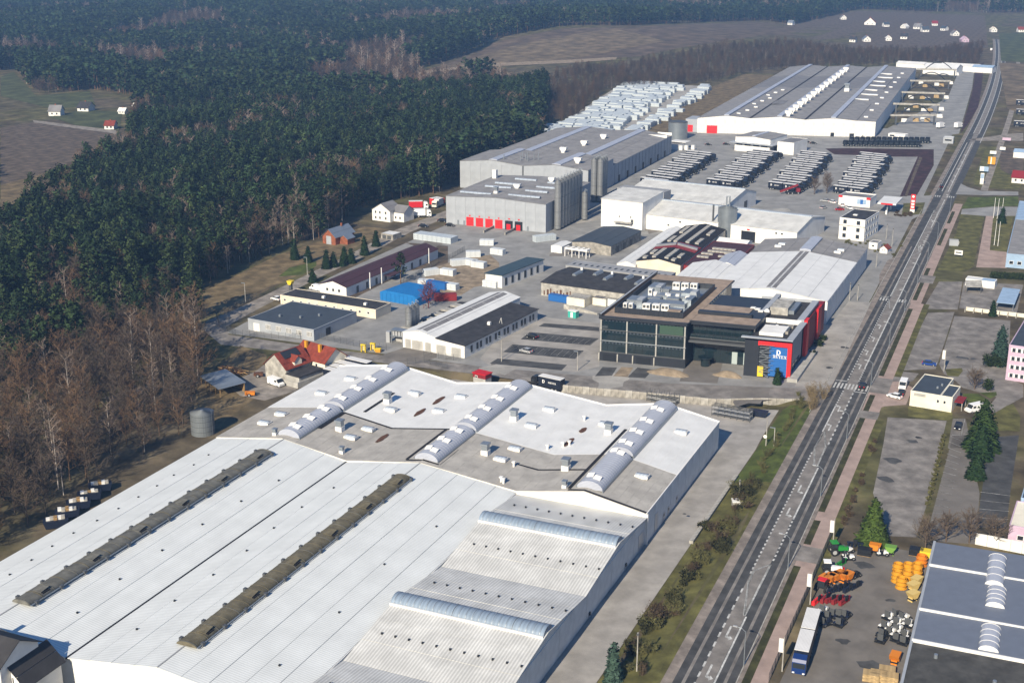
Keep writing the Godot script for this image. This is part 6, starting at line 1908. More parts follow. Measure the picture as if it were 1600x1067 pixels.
	ebp("red_block", M.bright_red, t, Vector3(57.5, 1.5, -24.5), Vector3(58.6, 13.0, -21.0))
	ebp("red_side", M.dark_red, t, Vector3(57.4, 1.2, -38), Vector3(57.9, 11.8, -24.6))
	ebp("red_block", M.dark_red, t, Vector3(55.6, 1.0, -54), Vector3(57.9, 10.6, -44.2))
	ebp("red_block", M.red, t, Vector3(57.5, 1.2, -46), Vector3(58.4, 11.6, -40))
	for i in 4: ebp("side_glazing", M.glass_dark, t, Vector3(57.52, 1.0, -5.4 - i * 3.6), Vector3(57.7, 3.4, -2.6 - i * 3.6))
	ebp("plinth", M.render_grey, t, Vector3(57.6, 0, -30), Vector3(60.6, 1.1, 0.5))
	skew = 0.0
	# planters and sand heaps by the entrance
	for h in [[V(-105.7,-360.4), 6.5, 1.5, "sandy heap left of the grey entrance slab"], [V(-88.8,-365.2), 4.5, 1.6, "sandy heap right of the grey entrance slab"]]:
		var hb := MB.new()
		for i in 18:
			for k in 4:
				var a0 := TAU * i / 18
				var a1 := TAU * (i + 1) / 18
				var f := func(a: float, q: int) -> Vector3:
					var r: float = h[1] * (1.0 - q / 4.0) * (1.0 + 0.15 * sin(a * 3.0 + q))
					return Vector3(cos(a) * r, h[2] * (1.0 - pow(1.0 - q / 4.0, 1.6)) - 0.05, sin(a) * r * 0.55)
				hb.quad(f.call(a0, k), f.call(a0, k + 1), f.call(a1, k + 1), f.call(a1, k))
		single(hb, "sand_heap", h[3], "heap", M.sand, at3(h[0]))

# ---------- the far hall, crane yard, bundles ----------
func build_far() -> void:
	var t := thing("far_hall", "huge white walled hall with grey roof at the far end of the works", "hall", Vector3.ZERO)
	var a := Vector2(-230.7, -831)
	var b := Vector2(-121.4, -856.3)
	var c := Vector2(-140.7, -1208)
	var d := Vector2(-245.0, -1178)
	var pt := func(u: float, v: float, y: float) -> Vector3:
		var p := a.lerp(b, u).lerp(d.lerp(c, u), v)
		return Vector3(p.x, y, p.y)
	var us := [0.0, 0.165, 0.30, 0.465, 0.61, 0.765, 0.89, 1.0]
	var ys := [9.6, 11.6, 10.2, 11.6, 10.2, 11.6, 10.4, 10.0]
	var w := MB.new()
	for i in us.size() - 1:
		for v in [0.0, 1.0]:
			var p: Vector3 = pt.call(us[i], v, 0)
			var q: Vector3 = pt.call(us[i + 1], v, 0)
			w.quad(p, q, q + Vector3(0, ys[i + 1], 0), p + Vector3(0, ys[i], 0))
	for u in [0.0, 1.0]:
		w.quad(pt.call(u, 0, 0), pt.call(u, 1, 0), pt.call(u, 1, 9.8), pt.call(u, 0, 9.8))
	part(w, "wall", M.white_plain, t)
	for i in us.size() - 1:
		for k in 4:
			var r := MB.new()
			var v0 := k * 0.25
			var up := 0.1 if k % 2 else 0.06
			r.sheet(pt.call(us[i], v0, ys[i] + up), pt.call(us[i + 1], v0, ys[i + 1] + up), pt.call(us[i + 1], v0 + 0.25, ys[i + 1] + up), pt.call(us[i], v0 + 0.25, ys[i] + up), 0.2)
			part(r, "roof_membrane", M.grey_roof if k != 2 else M.mid_roof, t)
	for i in 18:
		var u0 := i / 18.0
		var p: Vector3 = pt.call(u0 + 0.002, 0, 0)
		var q: Vector3 = pt.call(u0 + 0.0535, 0, 0)
		var dir := (q - p).normalized()
		var m := (p + q) * 0.5 + Vector3(0, 4.8, 0) + dir.cross(Vector3.UP) * 0.06
		inst(box_mesh(Vector3((q - p).length(), 9.2, 0.12)), "wall_panel", M.white_wall, t, m + Vector3(0, 0, 0.03 if i % 2 else 0.0), atan2(-dir.z, dir.x))
	for u in [0.165, 0.465, 0.765]:
		for k in 10:
			var g := MB.new()
			var h := 0.014
			g.sheet(pt.call(u - h, k * 0.1, 12.4), pt.call(u + h, k * 0.1, 12.4), pt.call(u + h, k * 0.1 + 0.098, 12.4), pt.call(u - h, k * 0.1 + 0.098, 12.4), 1.2)
			part(g, "ridge_light", M.skylight, t)
	for u in [0.30, 0.61, 0.89]:
		var g := MB.new()
		g.sheet(pt.call(u - 0.006, 0.0, 10.45), pt.call(u + 0.006, 0.0, 10.45), pt.call(u + 0.006, 1.0, 10.45), pt.call(u - 0.006, 1.0, 10.45), 0.1)
		part(g, "gutter", M.felt, t)
	for i in 15: funnel_vent(t, pt.call(0.505, 0.02 + pow(i / 15.0, 1.15) * 0.9, 11.2), 1.3)
	for i in 7: roof_hatch(t, pt.call(0.81 + (i % 2) * 0.03, 0.30 + i * 0.085, 11.2), 12.0, 3.0, "roof_light")
	for i in 9:
		roof_hatch(t, pt.call(0.21 + (i % 3) * 0.02, 0.04 + i * 0.05, 11.2), 2.6, 2.0)
		roof_hatch(t, pt.call(0.93, 0.05 + i * 0.1, 10.5), 2.6, 2.0)
	roof_vent(t, pt.call(0.67, 0.45, 10.8), 2.0)
	for p in [[0.43, 0.2, 0.06], [0.27, 0.55, 0.05]]:
		var sb := MB.new()
		sb.sheet(pt.call(p[0] - 0.12, p[1], 11.42), pt.call(p[0] - 0.05, p[1], 11.1), pt.call(p[0] - 0.05, p[1] + p[2], 11.1), pt.call(p[0] - 0.12, p[1] + p[2], 11.42), 0.1)
		part(sb, "roof_patch", M.mid_roof, t)
	# doors on the front
	for dd in [[0.055, 0.115, 5.0, "bright_red", "red_door"], [0.93, 0.937, 1.2, "dark_steel", "door"], [0.755, 0.775, 2.4, "black_metal", "dock"], [0.86, 0.885, 2.2, "black_metal", "dock"]]:
		var p: Vector3 = pt.call(dd[0], 0, 0)
		var q: Vector3 = pt.call(dd[1], 0, 0)
		var dir := (q - p).normalized()
		inst(box_mesh(Vector3((q - p).length(), dd[2], 0.2)), dd[4], M[dd[3]], t, (p + q) * 0.5 + Vector3(0, dd[2] * 0.5, 0) + dir.cross(Vector3.UP) * 0.2, atan2(-dir.z, dir.x))
	bpart("annex", M.grey_wall, t, Vector3(-239.5, 0, -850), Vector3(-231.2, 8.2, -834))
	bpart("red_door", M.bright_red, t, Vector3(-238.6, 0, -834), Vector3(-234.5, 4.4, -833.8))
	# far office
	t = thing("far_office", "two tier white office with grey roof and strip windows in front of the huge hall", "office", Vector3(-190.6, 0, -771.5), -0.2)
	bpart("lower_storey", M.white_plain, t, Vector3(0, 0, -22), Vector3(22.5, 5.0, 0))
	for i in 4: window(t, "S", 3.0 + i * 5.4, 3.5, 0.02, 4.0, 1.2, M.grey_wall)
	bpart("canopy", M.grey_wall, t, Vector3(-2.5, 5.0, -24), Vector3(25.5, 5.35, 2.4))
	gable(t, 22.5, 24, 8.4, 9.2, 0.5, true, M.white_plain, M.grey_roof, 2, 0.2, 0, -0.6)
	strip_light(t, 11.2, 9.1, -2, -22, 2.2)
	flat_block(t, Vector3(25.6, 0, -24), Vector3(36.0, 7.0, -4), M.white_plain, M.mid_roof, 0.2, "annex_wall")
	bpart("door", M.dark_steel, t, Vector3(22.4, 0, -9), Vector3(22.6, 2.6, -7))
	# round tank with pump house
	t = thing("round_tank", "broad round steel water tank beside the grassy embankment", "tank", Vector3(-235.4, 0, -803))
	var tb := MB.new()
	tb.cyl(Vector3.ZERO, Vector3(0, 10.4, 0), 6.1, 6.1, 32)
	part(tb, "shell", M.steel, t)
	for i in 7:
		var hoop := MB.new()
		hoop.cyl(Vector3(0, 1.3 + i * 1.3, 0), Vector3(0, 1.42 + i * 1.3, 0), 6.15, 6.15, 32, false)
		part(hoop, "hoop", M.zinc, t)
	var rim := MB.new()
	rim.cyl(Vector3(0, 10.4, 0), Vector3(0, 10.9, 0), 6.2, 5.6, 32)
	part(rim, "rim", M.dark_steel, t)
	t = thing("pump_house", "pale pump house with flat roofs below the round tank", "building", at3(V(-230.5,-760.6)), -0.2)
	flat_block(t, Vector3(0, 0, -8), Vector3(9.0, 3.0, 0), M.white_plain, M.grey_roof, 0.2)
	bpart("roof_slab", M.white_plain, t, Vector3(0.5, 3.9, -12), Vector3(11.0, 4.2, -5))
	for x in [9.2, 11.4, 14.2]: bpart("cabinet", M.white_plain, t, Vector3(x, 0, -2.0 - (x - 9.2) * 1.2), Vector3(x + 2.0, 2.7, -0.4 - (x - 9.2) * 1.2))
	# crane runway portals
	var beams := [[Vector2(-117.0, -917), Vector2(-93.4, -929)], [Vector2(-125.5, -979), Vector2(-97.2, -985)], [Vector2(-131.0, -1052), Vector2(-101.1, -1056)], [Vector2(-135.0, -1136), Vector2(-106.5, -1146)], [Vector2(-139.0, -1233), Vector2(-111.2, -1240)]]
	for i in beams.size():
		var p: Vector2 = beams[i][0]
		var q: Vector2 = beams[i][1]
		var f := frame(p, q, q + Vector2(0, -5))
		t = thing("crane_portal", "cream crane beam under a dark steel arch in the yard behind the huge hall", "crane", f.o, f.t, "crane portals")
		bpart("beam", M.pale_concrete, t, Vector3(-4, 6.2, -1.0), Vector3(f.w + 1, 7.4, 1.0))
		for x in [0.0, f.w]: bpart("leg", M.dark_steel, t, Vector3(x - 0.5, 0, -0.6), Vector3(x + 0.5, 6.2, 0.6))
		var ar := MB.new()
		for k in 12:
			var x0: float = f.w * (0.12 + 0.8 * k / 12.0)
			var x1: float = f.w * (0.12 + 0.8 * (k + 1) / 12.0)
			var y0 := 7.0 + 6.5 * sin(PI * k / 12.0)
			var y1 := 7.0 + 6.5 * sin(PI * (k + 1) / 12.0)
			ar.cyl(Vector3(x0, y0, -1.4), Vector3(x1, y1, -1.4), 0.4, 0.4, 6)
		part(ar, "arch", M.black_metal, t)
		for k in 5:
			t = thing("timber_stack" if k % 2 else "white_crate", "stack of pale timber between the crane portals" if k % 2 else "white crate standing between the crane portals", "stack", at3(p.lerp(q, 0.1 + 0.2 * k) + Vector2(rng.randf_range(-2, 2), -rng.randf_range(10, 40))), rng.randf() * 0.3 - 0.15, "goods in the crane yard")
			var mm: Material = M.pale_wood if k % 2 else M.white_plain
			for n in 3: bpart("layer", mm, t, Vector3(0, n * 0.8, -2.0 + n * 0.1), Vector3(4.0 - n * 0.2, n * 0.8 + 0.72, 0))
	t = thing("yard_shelter", "white roofed shelter at the end of the crane yard", "building", Vector3(-141, 0, -1262), -0.16)
	gable(t, 30, 22, 6, 9, 0.5, false, M.white_plain, M.white_membrane, 2, 0.3)
	for s in [[Vector2(-170, -1300), 26.0, "white_plain", "long white store shed behind the huge hall's end"], [Vector2(-130, -1300), 34.0, "white_plain", "white flat store shed behind the crane yard"], [Vector2(-101, -1292), 18.0, "pale_blue", "pale blue roofed store at the end of the crane yard"]]:
		t = thing("store_shed", s[3], "shed", at3(s[0]), -0.15)
		gable(t, s[1], 16, 5, 6.5, 0.5, false, M.white_plain, M[s[2]], 2, 0.3)
	t = thing("gate_lodge", "small white flat roofed lodge with a dark band at the works gate", "building", Vector3(-112.5, 0, -852), -0.25)
	flat_block(t, Vector3(0, 0, -5), Vector3(11.0, 3.8, 0), M.white_plain, M.white_membrane, 0.15)
	bpart("window_band", M.window_glass, t, Vector3(1.0, 2.2, 0.0), Vector3(4.0, 3.2, 0.08))
	letters(t, "D DRUTEX", 1.0, M.navy, Vector3(7.6, 1.8, 0.1))
	t = thing("guard_hut", "small dark guard hut beside the row of truck tractors", "hut", Vector3(-79, 0, -850), 0.0)
	flat_block(t, Vector3(0, 0, -5), Vector3(6, 3.6, 0), M.grey_wall, M.white_membrane, 0.3)
	window(t, "S", 3.0, 1.4, 0.02, 4.4, 1.4)
	# wrapped bundles in the open store
	var n := 0
	var proto := {}
	var z := -700.0
	var row := 0
	while z > -1075.0:
		var x0 := -322.0 - absf(-z - 840.0) * 0.16
		var x1 := -262.0 - (-z - 794.0) * 0.1
		if z > -752: x1 = -302.0
		var x := x0 + rng.randf_range(-3, 3)
		while x < x1 - 4.0:
			var l: float = [7.5, 10.0, 12.5][rng.randi() % 3]
			if z < -752 and x < x1 - 9.0 and x + l > x1 - 14.0:
				x += 6.0
				continue
			var h: float = [2.6, 3.4, 4.2][rng.randi() % 3]
			if rng.randf() < 0.93:
				var key := "%s_%s" % [l, h]
				var label: String = ("long " if l > 11 else ("short " if l < 9 else "middling ")) + ("low " if h < 3 else ("tall " if h > 4 else "")) + "white wrapped bundle " + ("beside the embankment" if x > x1 - 10.0 else ("beside the trees" if x < x0 + 14 else "amid the store")) + ", row %d from the grey hall" % (row + 1)
				var pos := Vector3(x + l * 0.5, 0.05, z)
				if not proto.has(key):
					var o := thing("wrapped_bundle", label, "bundle", pos, -0.06, "wrapped bundles in the open store")
					var layers := int(h / 0.85)
					for q in layers: bpart("layer", M.wrap, o, Vector3(-l * 0.5 + 0.1 * (q % 2), q * 0.85, -2.3), Vector3(l * 0.5 - 0.15 * (q % 2), q * 0.85 + 0.81, 2.3))
					proto[key] = o
				else:
					copy(proto[key], pos, -0.06 + rng.randf_range(-0.03, 0.03), label)
				n += 1
			x += l + rng.randf_range(0.3, 0.9)
		row += 1
		z -= rng.randf_range(5.2, 6.2)

# ---------- vehicles: local x is forward ----------
const NTH := ["first", "second", "third", "fourth", "fifth", "sixth", "seventh", "eighth", "ninth", "tenth", "eleventh", "twelfth", "thirteenth", "fourteenth", "fifteenth", "sixteenth", "seventeenth"]

func wheel(t: Node3D, x: float, z: float, r: float, w := 0.25) -> void:
	var key := "wheel%.2f%.2f" % [r, w]
	if not cache.has(key):
		var b := MB.new()
		b.cyl(Vector3(0, 0, -w * 0.5), Vector3(0, 0, w * 0.5), r, r, 12)
		cache[key] = b.mesh()
		var h := MB.new()
		h.cyl(Vector3(0, 0, -w * 0.52), Vector3(0, 0, w * 0.52), r * 0.55, r * 0.55, 8)
		cache[key + "h"] = h.mesh()
	var o := inst(cache[key], "wheel", M.tyre, t, Vector3(x, r, z))
	inst(cache[key + "h"], "rim", M.silver_paint, o)

func cab(t: Node3D, x: float, m: Material, h := 3.4) -> void:
	var b := MB.new()
	b.prism(lit([Vector2(0, 0.7), Vector2(2.15, 0.7), Vector2(2.2, 1.7), Vector2(2.05, h - 0.5), Vector2(1.7, h), Vector2(0.1, h + 0.25), Vector2(0, h)]), -1.22, 1.22)
	var o := part(b, "cab", m, t, Vector3(x, 0, 0))
	var g := MB.new()
	g.prism(lit([Vector2(2.17, 1.85), Vector2(2.24, 1.85), Vector2(2.12, 2.75), Vector2(2.04, 2.75)]), -1.08, 1.08)
	part(g, "windscreen", M.window_glass, o)
	for s in [-1, 1]:
		bpart("side_window", M.window_glass, o, Vector3(1.0, 1.8, s * 1.22 - 0.03), Vector3(1.9, 2.6, s * 1.22 + 0.03))
		bpart("headlight", M.white_paint, o, Vector3(2.15, 0.8, s * 0.9 - 0.2), Vector3(2.24, 1.05, s * 0.9 + 0.2))

func lorry(label: String, group: String, at: Vector3, turn: float, side: Material, cab_m: Material, sign: bool, boxes := 2, box_len := 7.5) -> Node3D:
	var t := thing("lorry", label, "lorry", at, turn, group)
	for i in boxes:
		var x0 := i * (box_len + 0.5)
		var bo := bpart("cargo_box", side, t, Vector3(x0, 1.0, -1.27), Vector3(x0 + box_len, 3.9, 1.27))
		bpart("roof", M.trailer_roof, bo, Vector3(-box_len * 0.5 - 0.02, 1.45, -1.29), Vector3(box_len * 0.5 + 0.02, 1.55, 1.29))
		if sign:
			letters(bo, "D", 1.0, M.white_paint, Vector3(-box_len * 0.27, 0.1, 1.3), 0.0, false, 800)
			letters(bo, "DRUTEX", 0.45, M.white_paint, Vector3(box_len * 0.12, 0.05, 1.3), 0.0, true)
			letters(bo, "D", 1.0, M.white_paint, Vector3(box_len * 0.27, 0.1, -1.3), PI, false, 800)
			letters(bo, "DRUTEX", 0.45, M.white_paint, Vector3(-box_len * 0.12, 0.05, -1.3), PI, true)
		bpart("chassis", M.black_metal, t, Vector3(x0 + 0.2, 0.65, -0.9), Vector3(x0 + box_len - 0.2, 1.0, 0.9))
		for k in [1.6, 2.8]:
			for s in [-1.1, 1.1]: wheel(t, x0 + k, s, 0.5, 0.3)
	var xe := boxes * (box_len + 0.5)
	cab(t, xe, cab_m)
	for s in [-1.08, 1.08]: wheel(t, xe + 1.1, s, 0.5, 0.3)
	return t

func tractor_unit(label: String, at: Vector3, turn: float) -> Node3D:
	var t := thing("truck_tractor", label, "truck", at, turn, "truck tractors parked in two rows")
	bpart("chassis", M.dark_steel, t, Vector3(-3.6, 0.6, -0.5), Vector3(0.2, 1.0, 0.5))
	cab(t, 0, M.black_paint, 3.5)
	bpart("roof_deflector", M.black_paint, t, Vector3(0.1, 3.5, -1.1), Vector3(1.4, 3.9, 1.1))
	for s in [-1.05, 1.05]:
		wheel(t, 1.2, s, 0.5, 0.3)
		wheel(t, -2.6, s, 0.5, 0.45)
	return t

func car(called: String, label: String, at: Vector3, turn: float, m: Material, kind := "hatch", group := "") -> Node3D:
	var t := thing(called, label, "van" if kind == "van" or kind == "box" else "car", at, turn, group)
	var p := []
	var g := []
	var wd := 0.88
	if kind == "hatch":
		p = [Vector2(-2.1, 0.3), Vector2(2.1, 0.3), Vector2(2.15, 0.65), Vector2(1.1, 0.95), Vector2(-1.9, 0.98), Vector2(-2.12, 0.7)]
		g = [Vector2(1.05, 0.93), Vector2(0.45, 1.44), Vector2(-1.2, 1.46), Vector2(-1.9, 0.96)]
	else:
		wd = 1.0
		p = [Vector2(-2.8, 0.35), Vector2(2.7, 0.35), Vector2(2.75, 0.95), Vector2(1.95, 1.25), Vector2(1.35, 2.25), Vector2(-2.7, 2.35), Vector2(-2.82, 1.2)]
		g = [Vector2(1.93, 1.3), Vector2(1.99, 1.3), Vector2(1.42, 2.2), Vector2(1.36, 2.2)]
	var b := MB.new()
	b.prism(lit(p), -wd, wd)
	part(b, "body", m, t)
	var c := MB.new()
	c.prism(lit(g), -wd + 0.08, wd - 0.08)
	part(c, "glass", M.window_glass, t)
	if kind == "hatch":
		bpart("roof", m, t, Vector3(-1.2, 1.44, -0.74), Vector3(0.4, 1.5, 0.74))
	else:
		for s in [-1, 1]: bpart("side_window", M.window_glass, t, Vector3(0.4, 1.35, s * wd - 0.02), Vector3(1.4, 1.95, s * wd + 0.02))
	var l := 1.3 if kind == "hatch" else 1.7
	for x in [-l, l]:
		for s in [-wd + 0.08, wd - 0.08]: wheel(t, x, s, 0.32, 0.2)
	for s in [-0.6, 0.6]:
		bpart("headlight", M.white_paint, t, Vector3(p[2].x - 0.12, p[2].y - 0.15, s - 0.18), Vector3(p[2].x + 0.02, p[2].y + 0.05, s + 0.18))
		bpart("tail_light", M.red, t, Vector3(p[0].x - 0.04, 0.7, s - 0.14), Vector3(p[0].x + 0.1, 0.95, s + 0.14))
	return t

func build_vehicles() -> void:
	# four blocks of parked lorries
	var cols := [[Vector2(-112.0, -663.1), Vector2(-117.7, -771.6), 17, "the block beside the soil bed"], [Vector2(-144.1, -659.9), Vector2(-149.9, -762.7), 16, "the block before the leafless trees"], [Vector2(-175.4, -655.8), Vector2(-178.5, -756.0), 16, "the block before the two tier office"], [Vector2(-207.8, -645.2), Vector2(-211.0, -737.0), 14, "the block by the grey hall"]]
	var proto: Node3D = null
	for k in cols.size():
		var c: Array = cols[k]
		for i in c[2]:
			var p: Vector2 = c[0].lerp(c[1], float(i) / (c[2] - 1))
			var jog: float = [0.0, 1.6, 0.7, 2.4, 1.0, 3.0][(i * 7 + k) % 6] if i else 0.0
			var at := Vector3(p.x + jog, 0.02, p.y)
			var label: String = "black road train, " + NTH[i] + " from the office end of " + c[3]
			if proto == null: proto = lorry(label, "black road trains in four blocks", at, -0.2, M.trailer_side, M.black_paint, true)
			else: copy(proto, at, -0.2, label)
	# truck tractors
	var tp: Node3D = null
	for i in 30:
		var row := i % 2
		var k := float(i / 2) / 14.0
		var p := Vector2(-132.0, -814.0).lerp(Vector2(-91.0, -828.5), k) if row == 0 else Vector2(-131.0, -830.0).lerp(Vector2(-87.5, -846.0), k)
		var label: String = "dark truck tractor, " + NTH[14 - i / 2] + (" from the guard hut in the row beside the soil bed" if row == 0 else " from the guard hut in the row beside the huge hall")
		if tp == null: tp = tractor_unit(label, at3(p, 0.02), -PI / 2 - 0.3)
		else: copy(tp, at3(p, 0.02), -PI / 2 - 0.3 + rng.randf_range(-0.06, 0.06), label)
	# lorries behind the front hall
	var grp := "black lorries parked behind the front hall"
	lorry("black lorry with lettered side heading along the side road", "", at3(V(-130.5,-336.4), -1.7), PI - 0.17, M.trailer_side, M.black_paint, true, 1, 7.6)
	for l in [[V(-196.7,-313.7), "black trailer lorry with pale roof closest to the hall's gable"], [V(-196.5,-317.0), "second black trailer lorry with pale roof by the garden wall"], [V(-197.1,-320.5), "third black trailer lorry with pale roof by the garden wall"], [V(-196.4,-324.8), "black trailer lorry with white roof edge beside the side road"]]:
		lorry(l[1], grp, at3(l[0], 0.0), -0.17, M.trailer_side, M.black_paint, true, 1, 9.2)
	# two-part lorry in the dealer's yard
	
	lorry("blue cab lorry with two pale roofed boxes in the machinery yard", "", Vector3(-36.2, 0.02, -227.4), -PI / 2 + 0.06, M.navy, M.cab_blue, false, 2, 7.9)
	# cars and vans
	car("passenger_car", "blue hatchback parked beside the small dark roofed white building", at3(V(-34.7,-399.4)), 0.05, M.car_blue)
	car("passenger_car", "black car in a white lined bay below the white minibus", at3(V(-21.2,-347.8)), -PI / 2 - 0.05, M.black_paint)
	car("minibus", "white minibus beside the triangular lawn", at3(V(-18.4,-362.9)), -2.3, M.white_paint, "van")
	car("passenger_car", "black car waiting at the zebra crossing", rw(-42.9, -371.5), PI / 2 + RT, M.black_paint)
	car("passenger_car", "dark car driving near the petrol station", rw(-50.0, -700.0), PI / 2 + RT, M.black_paint)
	car("delivery_van", "white van far up the main road", at3(V(-102.2,-1536.6)), PI / 2, M.white_paint, "van")
	car("delivery_van", "white van parked on the paved court by the zebra crossing", at3(V(-39.2,-375.1)), -PI / 2, M.white_paint, "van")
	car("passenger_car", "white car with dark roof on the paved court", at3(V(-40.2,-365.3)), 2.8, M.white_paint)
	car("passenger_car", "black car behind the white car on the paved court", at3(V(-38.8,-369.2)), PI / 2, M.black_paint)
	car("delivery_van", "black van beside the low grey workshop", at3(V(-226.8,-347.4)), -0.1, M.black_paint, "van")
	car("delivery_van", "white van at the end of the maroon roofed building", at3(V(-252.8,-399.1)), 2.9, M.white_paint, "van")
	car("passenger_car", "white car beside the cream range", at3(V(-258.9,-381.8)), 2.9, M.white_paint)
	car("minibus", "white red lettered camper van in the farm court", at3(V(-207.9,-304.0)), -0.3, M.white_paint, "van")
	car("passenger_car", "black car on the dark bays of the car park", at3(V(-157.0,-376.5)), 2.9, M.black_paint)
	car("passenger_car", "silver frame trailer on the dark bays of the car park", at3(V(-152.8,-361.8)), 2.9, M.silver_paint)
	car("passenger_car", "black car parked by the red door hall", at3(V(-255.1,-515.9)), 0.0, M.black_paint)
	for c in [[V(-210.1,-784.0), "black pickup in front of the two tier office"], [V(-200.4,-789.8), "black car beside the two tier office"], [V(-156.6,-818.9), "dark car behind the two tier office's annex"], [V(-152.2,-815.8), "dark car by the annex of the two tier office"], [V(-265.4,-509.6), "dark blue car on the gravel beside the white wrapped stack"], [V(-262.6,-523.0), "black car beside the grey hall's corner"]]:
		car("passenger_car", c[1], at3(c[0]), 0.2, M.black_paint, "hatch", "dark cars at the works")
	lorry("white lorry parked by the white house at the wood", "", at3(V(-279.5,-526.2)), 0.5, M.white_paint, M.white_paint, false, 1, 6.0)
	lorry("lorry with red tarpaulin box parked by the wood", "", at3(V(-289.5,-541.6)), 0.5, M.red, M.white_paint, false, 1, 6.5)
	lorry("lorry with bright red cab beside the wood", "", at3(V(-282.6,-551.5)), 1.2, M.bright_red, M.bright_red, false, 1, 5.0)
	lorry("cream cab lorry standing beside the grey hall", "", at3(V(-279.2,-555.3)), -PI / 2, M.container_white, M.pale_cream, false, 1, 5.0)
	for c in [[V(-49.1,-1062.6), 0], [V(-45.7,-1006.5), 1], [V(-43.5,-943.3), 2]]:
		lorry("pale roofed lorry in the fenced lot across the main road", "lorries across the road", at3(c[0]), 0.0, M.trailer_side, M.black_paint, true, 1, 9.0)
	for c in [[V(-89.0,-911.9), "white lorry on the far yard lane"], [V(-78.1,-916.6), "white lorry with trailer near the crossroads"]]:
		lorry(c[1], "", at3(c[0]), 1.2, M.white_paint, M.white_paint, false, 1, 5.0)
	for i in 10:
		car("passenger_car", "light car parked among the trees by the petrol station", at3(V(-103.9,-627.9) + Vector2(rng.randf_range(-12, 14), rng.randf_range(-14, 10))), rng.randf() * 6.0, [M.white_paint, M.silver_paint, M.car_red][i % 3], "hatch", "cars by the petrol station shop")

# ---------- goods in the works yards ----------
func stack(label: String, at: Vector3, turn: float, l: float, d: float, h: float, m: Material, cat := "stack", called := "wrapped_stack", layers := 3) -> void:
	var t := thing(called, label, cat, at, turn, "goods in the western yard")
	var k := int(maxf(1, round(l / 2.4)))
	for q in layers:
		for i in k:
			bpart("pack", m, t, Vector3(i * l / k + 0.03, q * h / layers, -d + rng.randf() * 0.15), Vector3((i + 1) * l / k - 0.05, (q + 1) * h / layers - 0.06, -rng.randf() * 0.15))

func box_container(label: String, at: Vector3, turn: float, l: float, m: Material) -> void:
	var t := thing("freight_container", label, "container", at, turn)
	bpart("body", m, t, Vector3(0, 0.1, -2.4), Vector3(l, 2.6, 0))
	for i in int(l / 0.6): bpart("rib", m, t, Vector3(0.15 + i * 0.6, 0.25, -2.46), Vector3(0.42 + i * 0.6, 2.5, 0.06))
	bpart("door", m, t, Vector3(l, 0.2, -2.3), Vector3(l + 0.07, 2.5, -0.1))

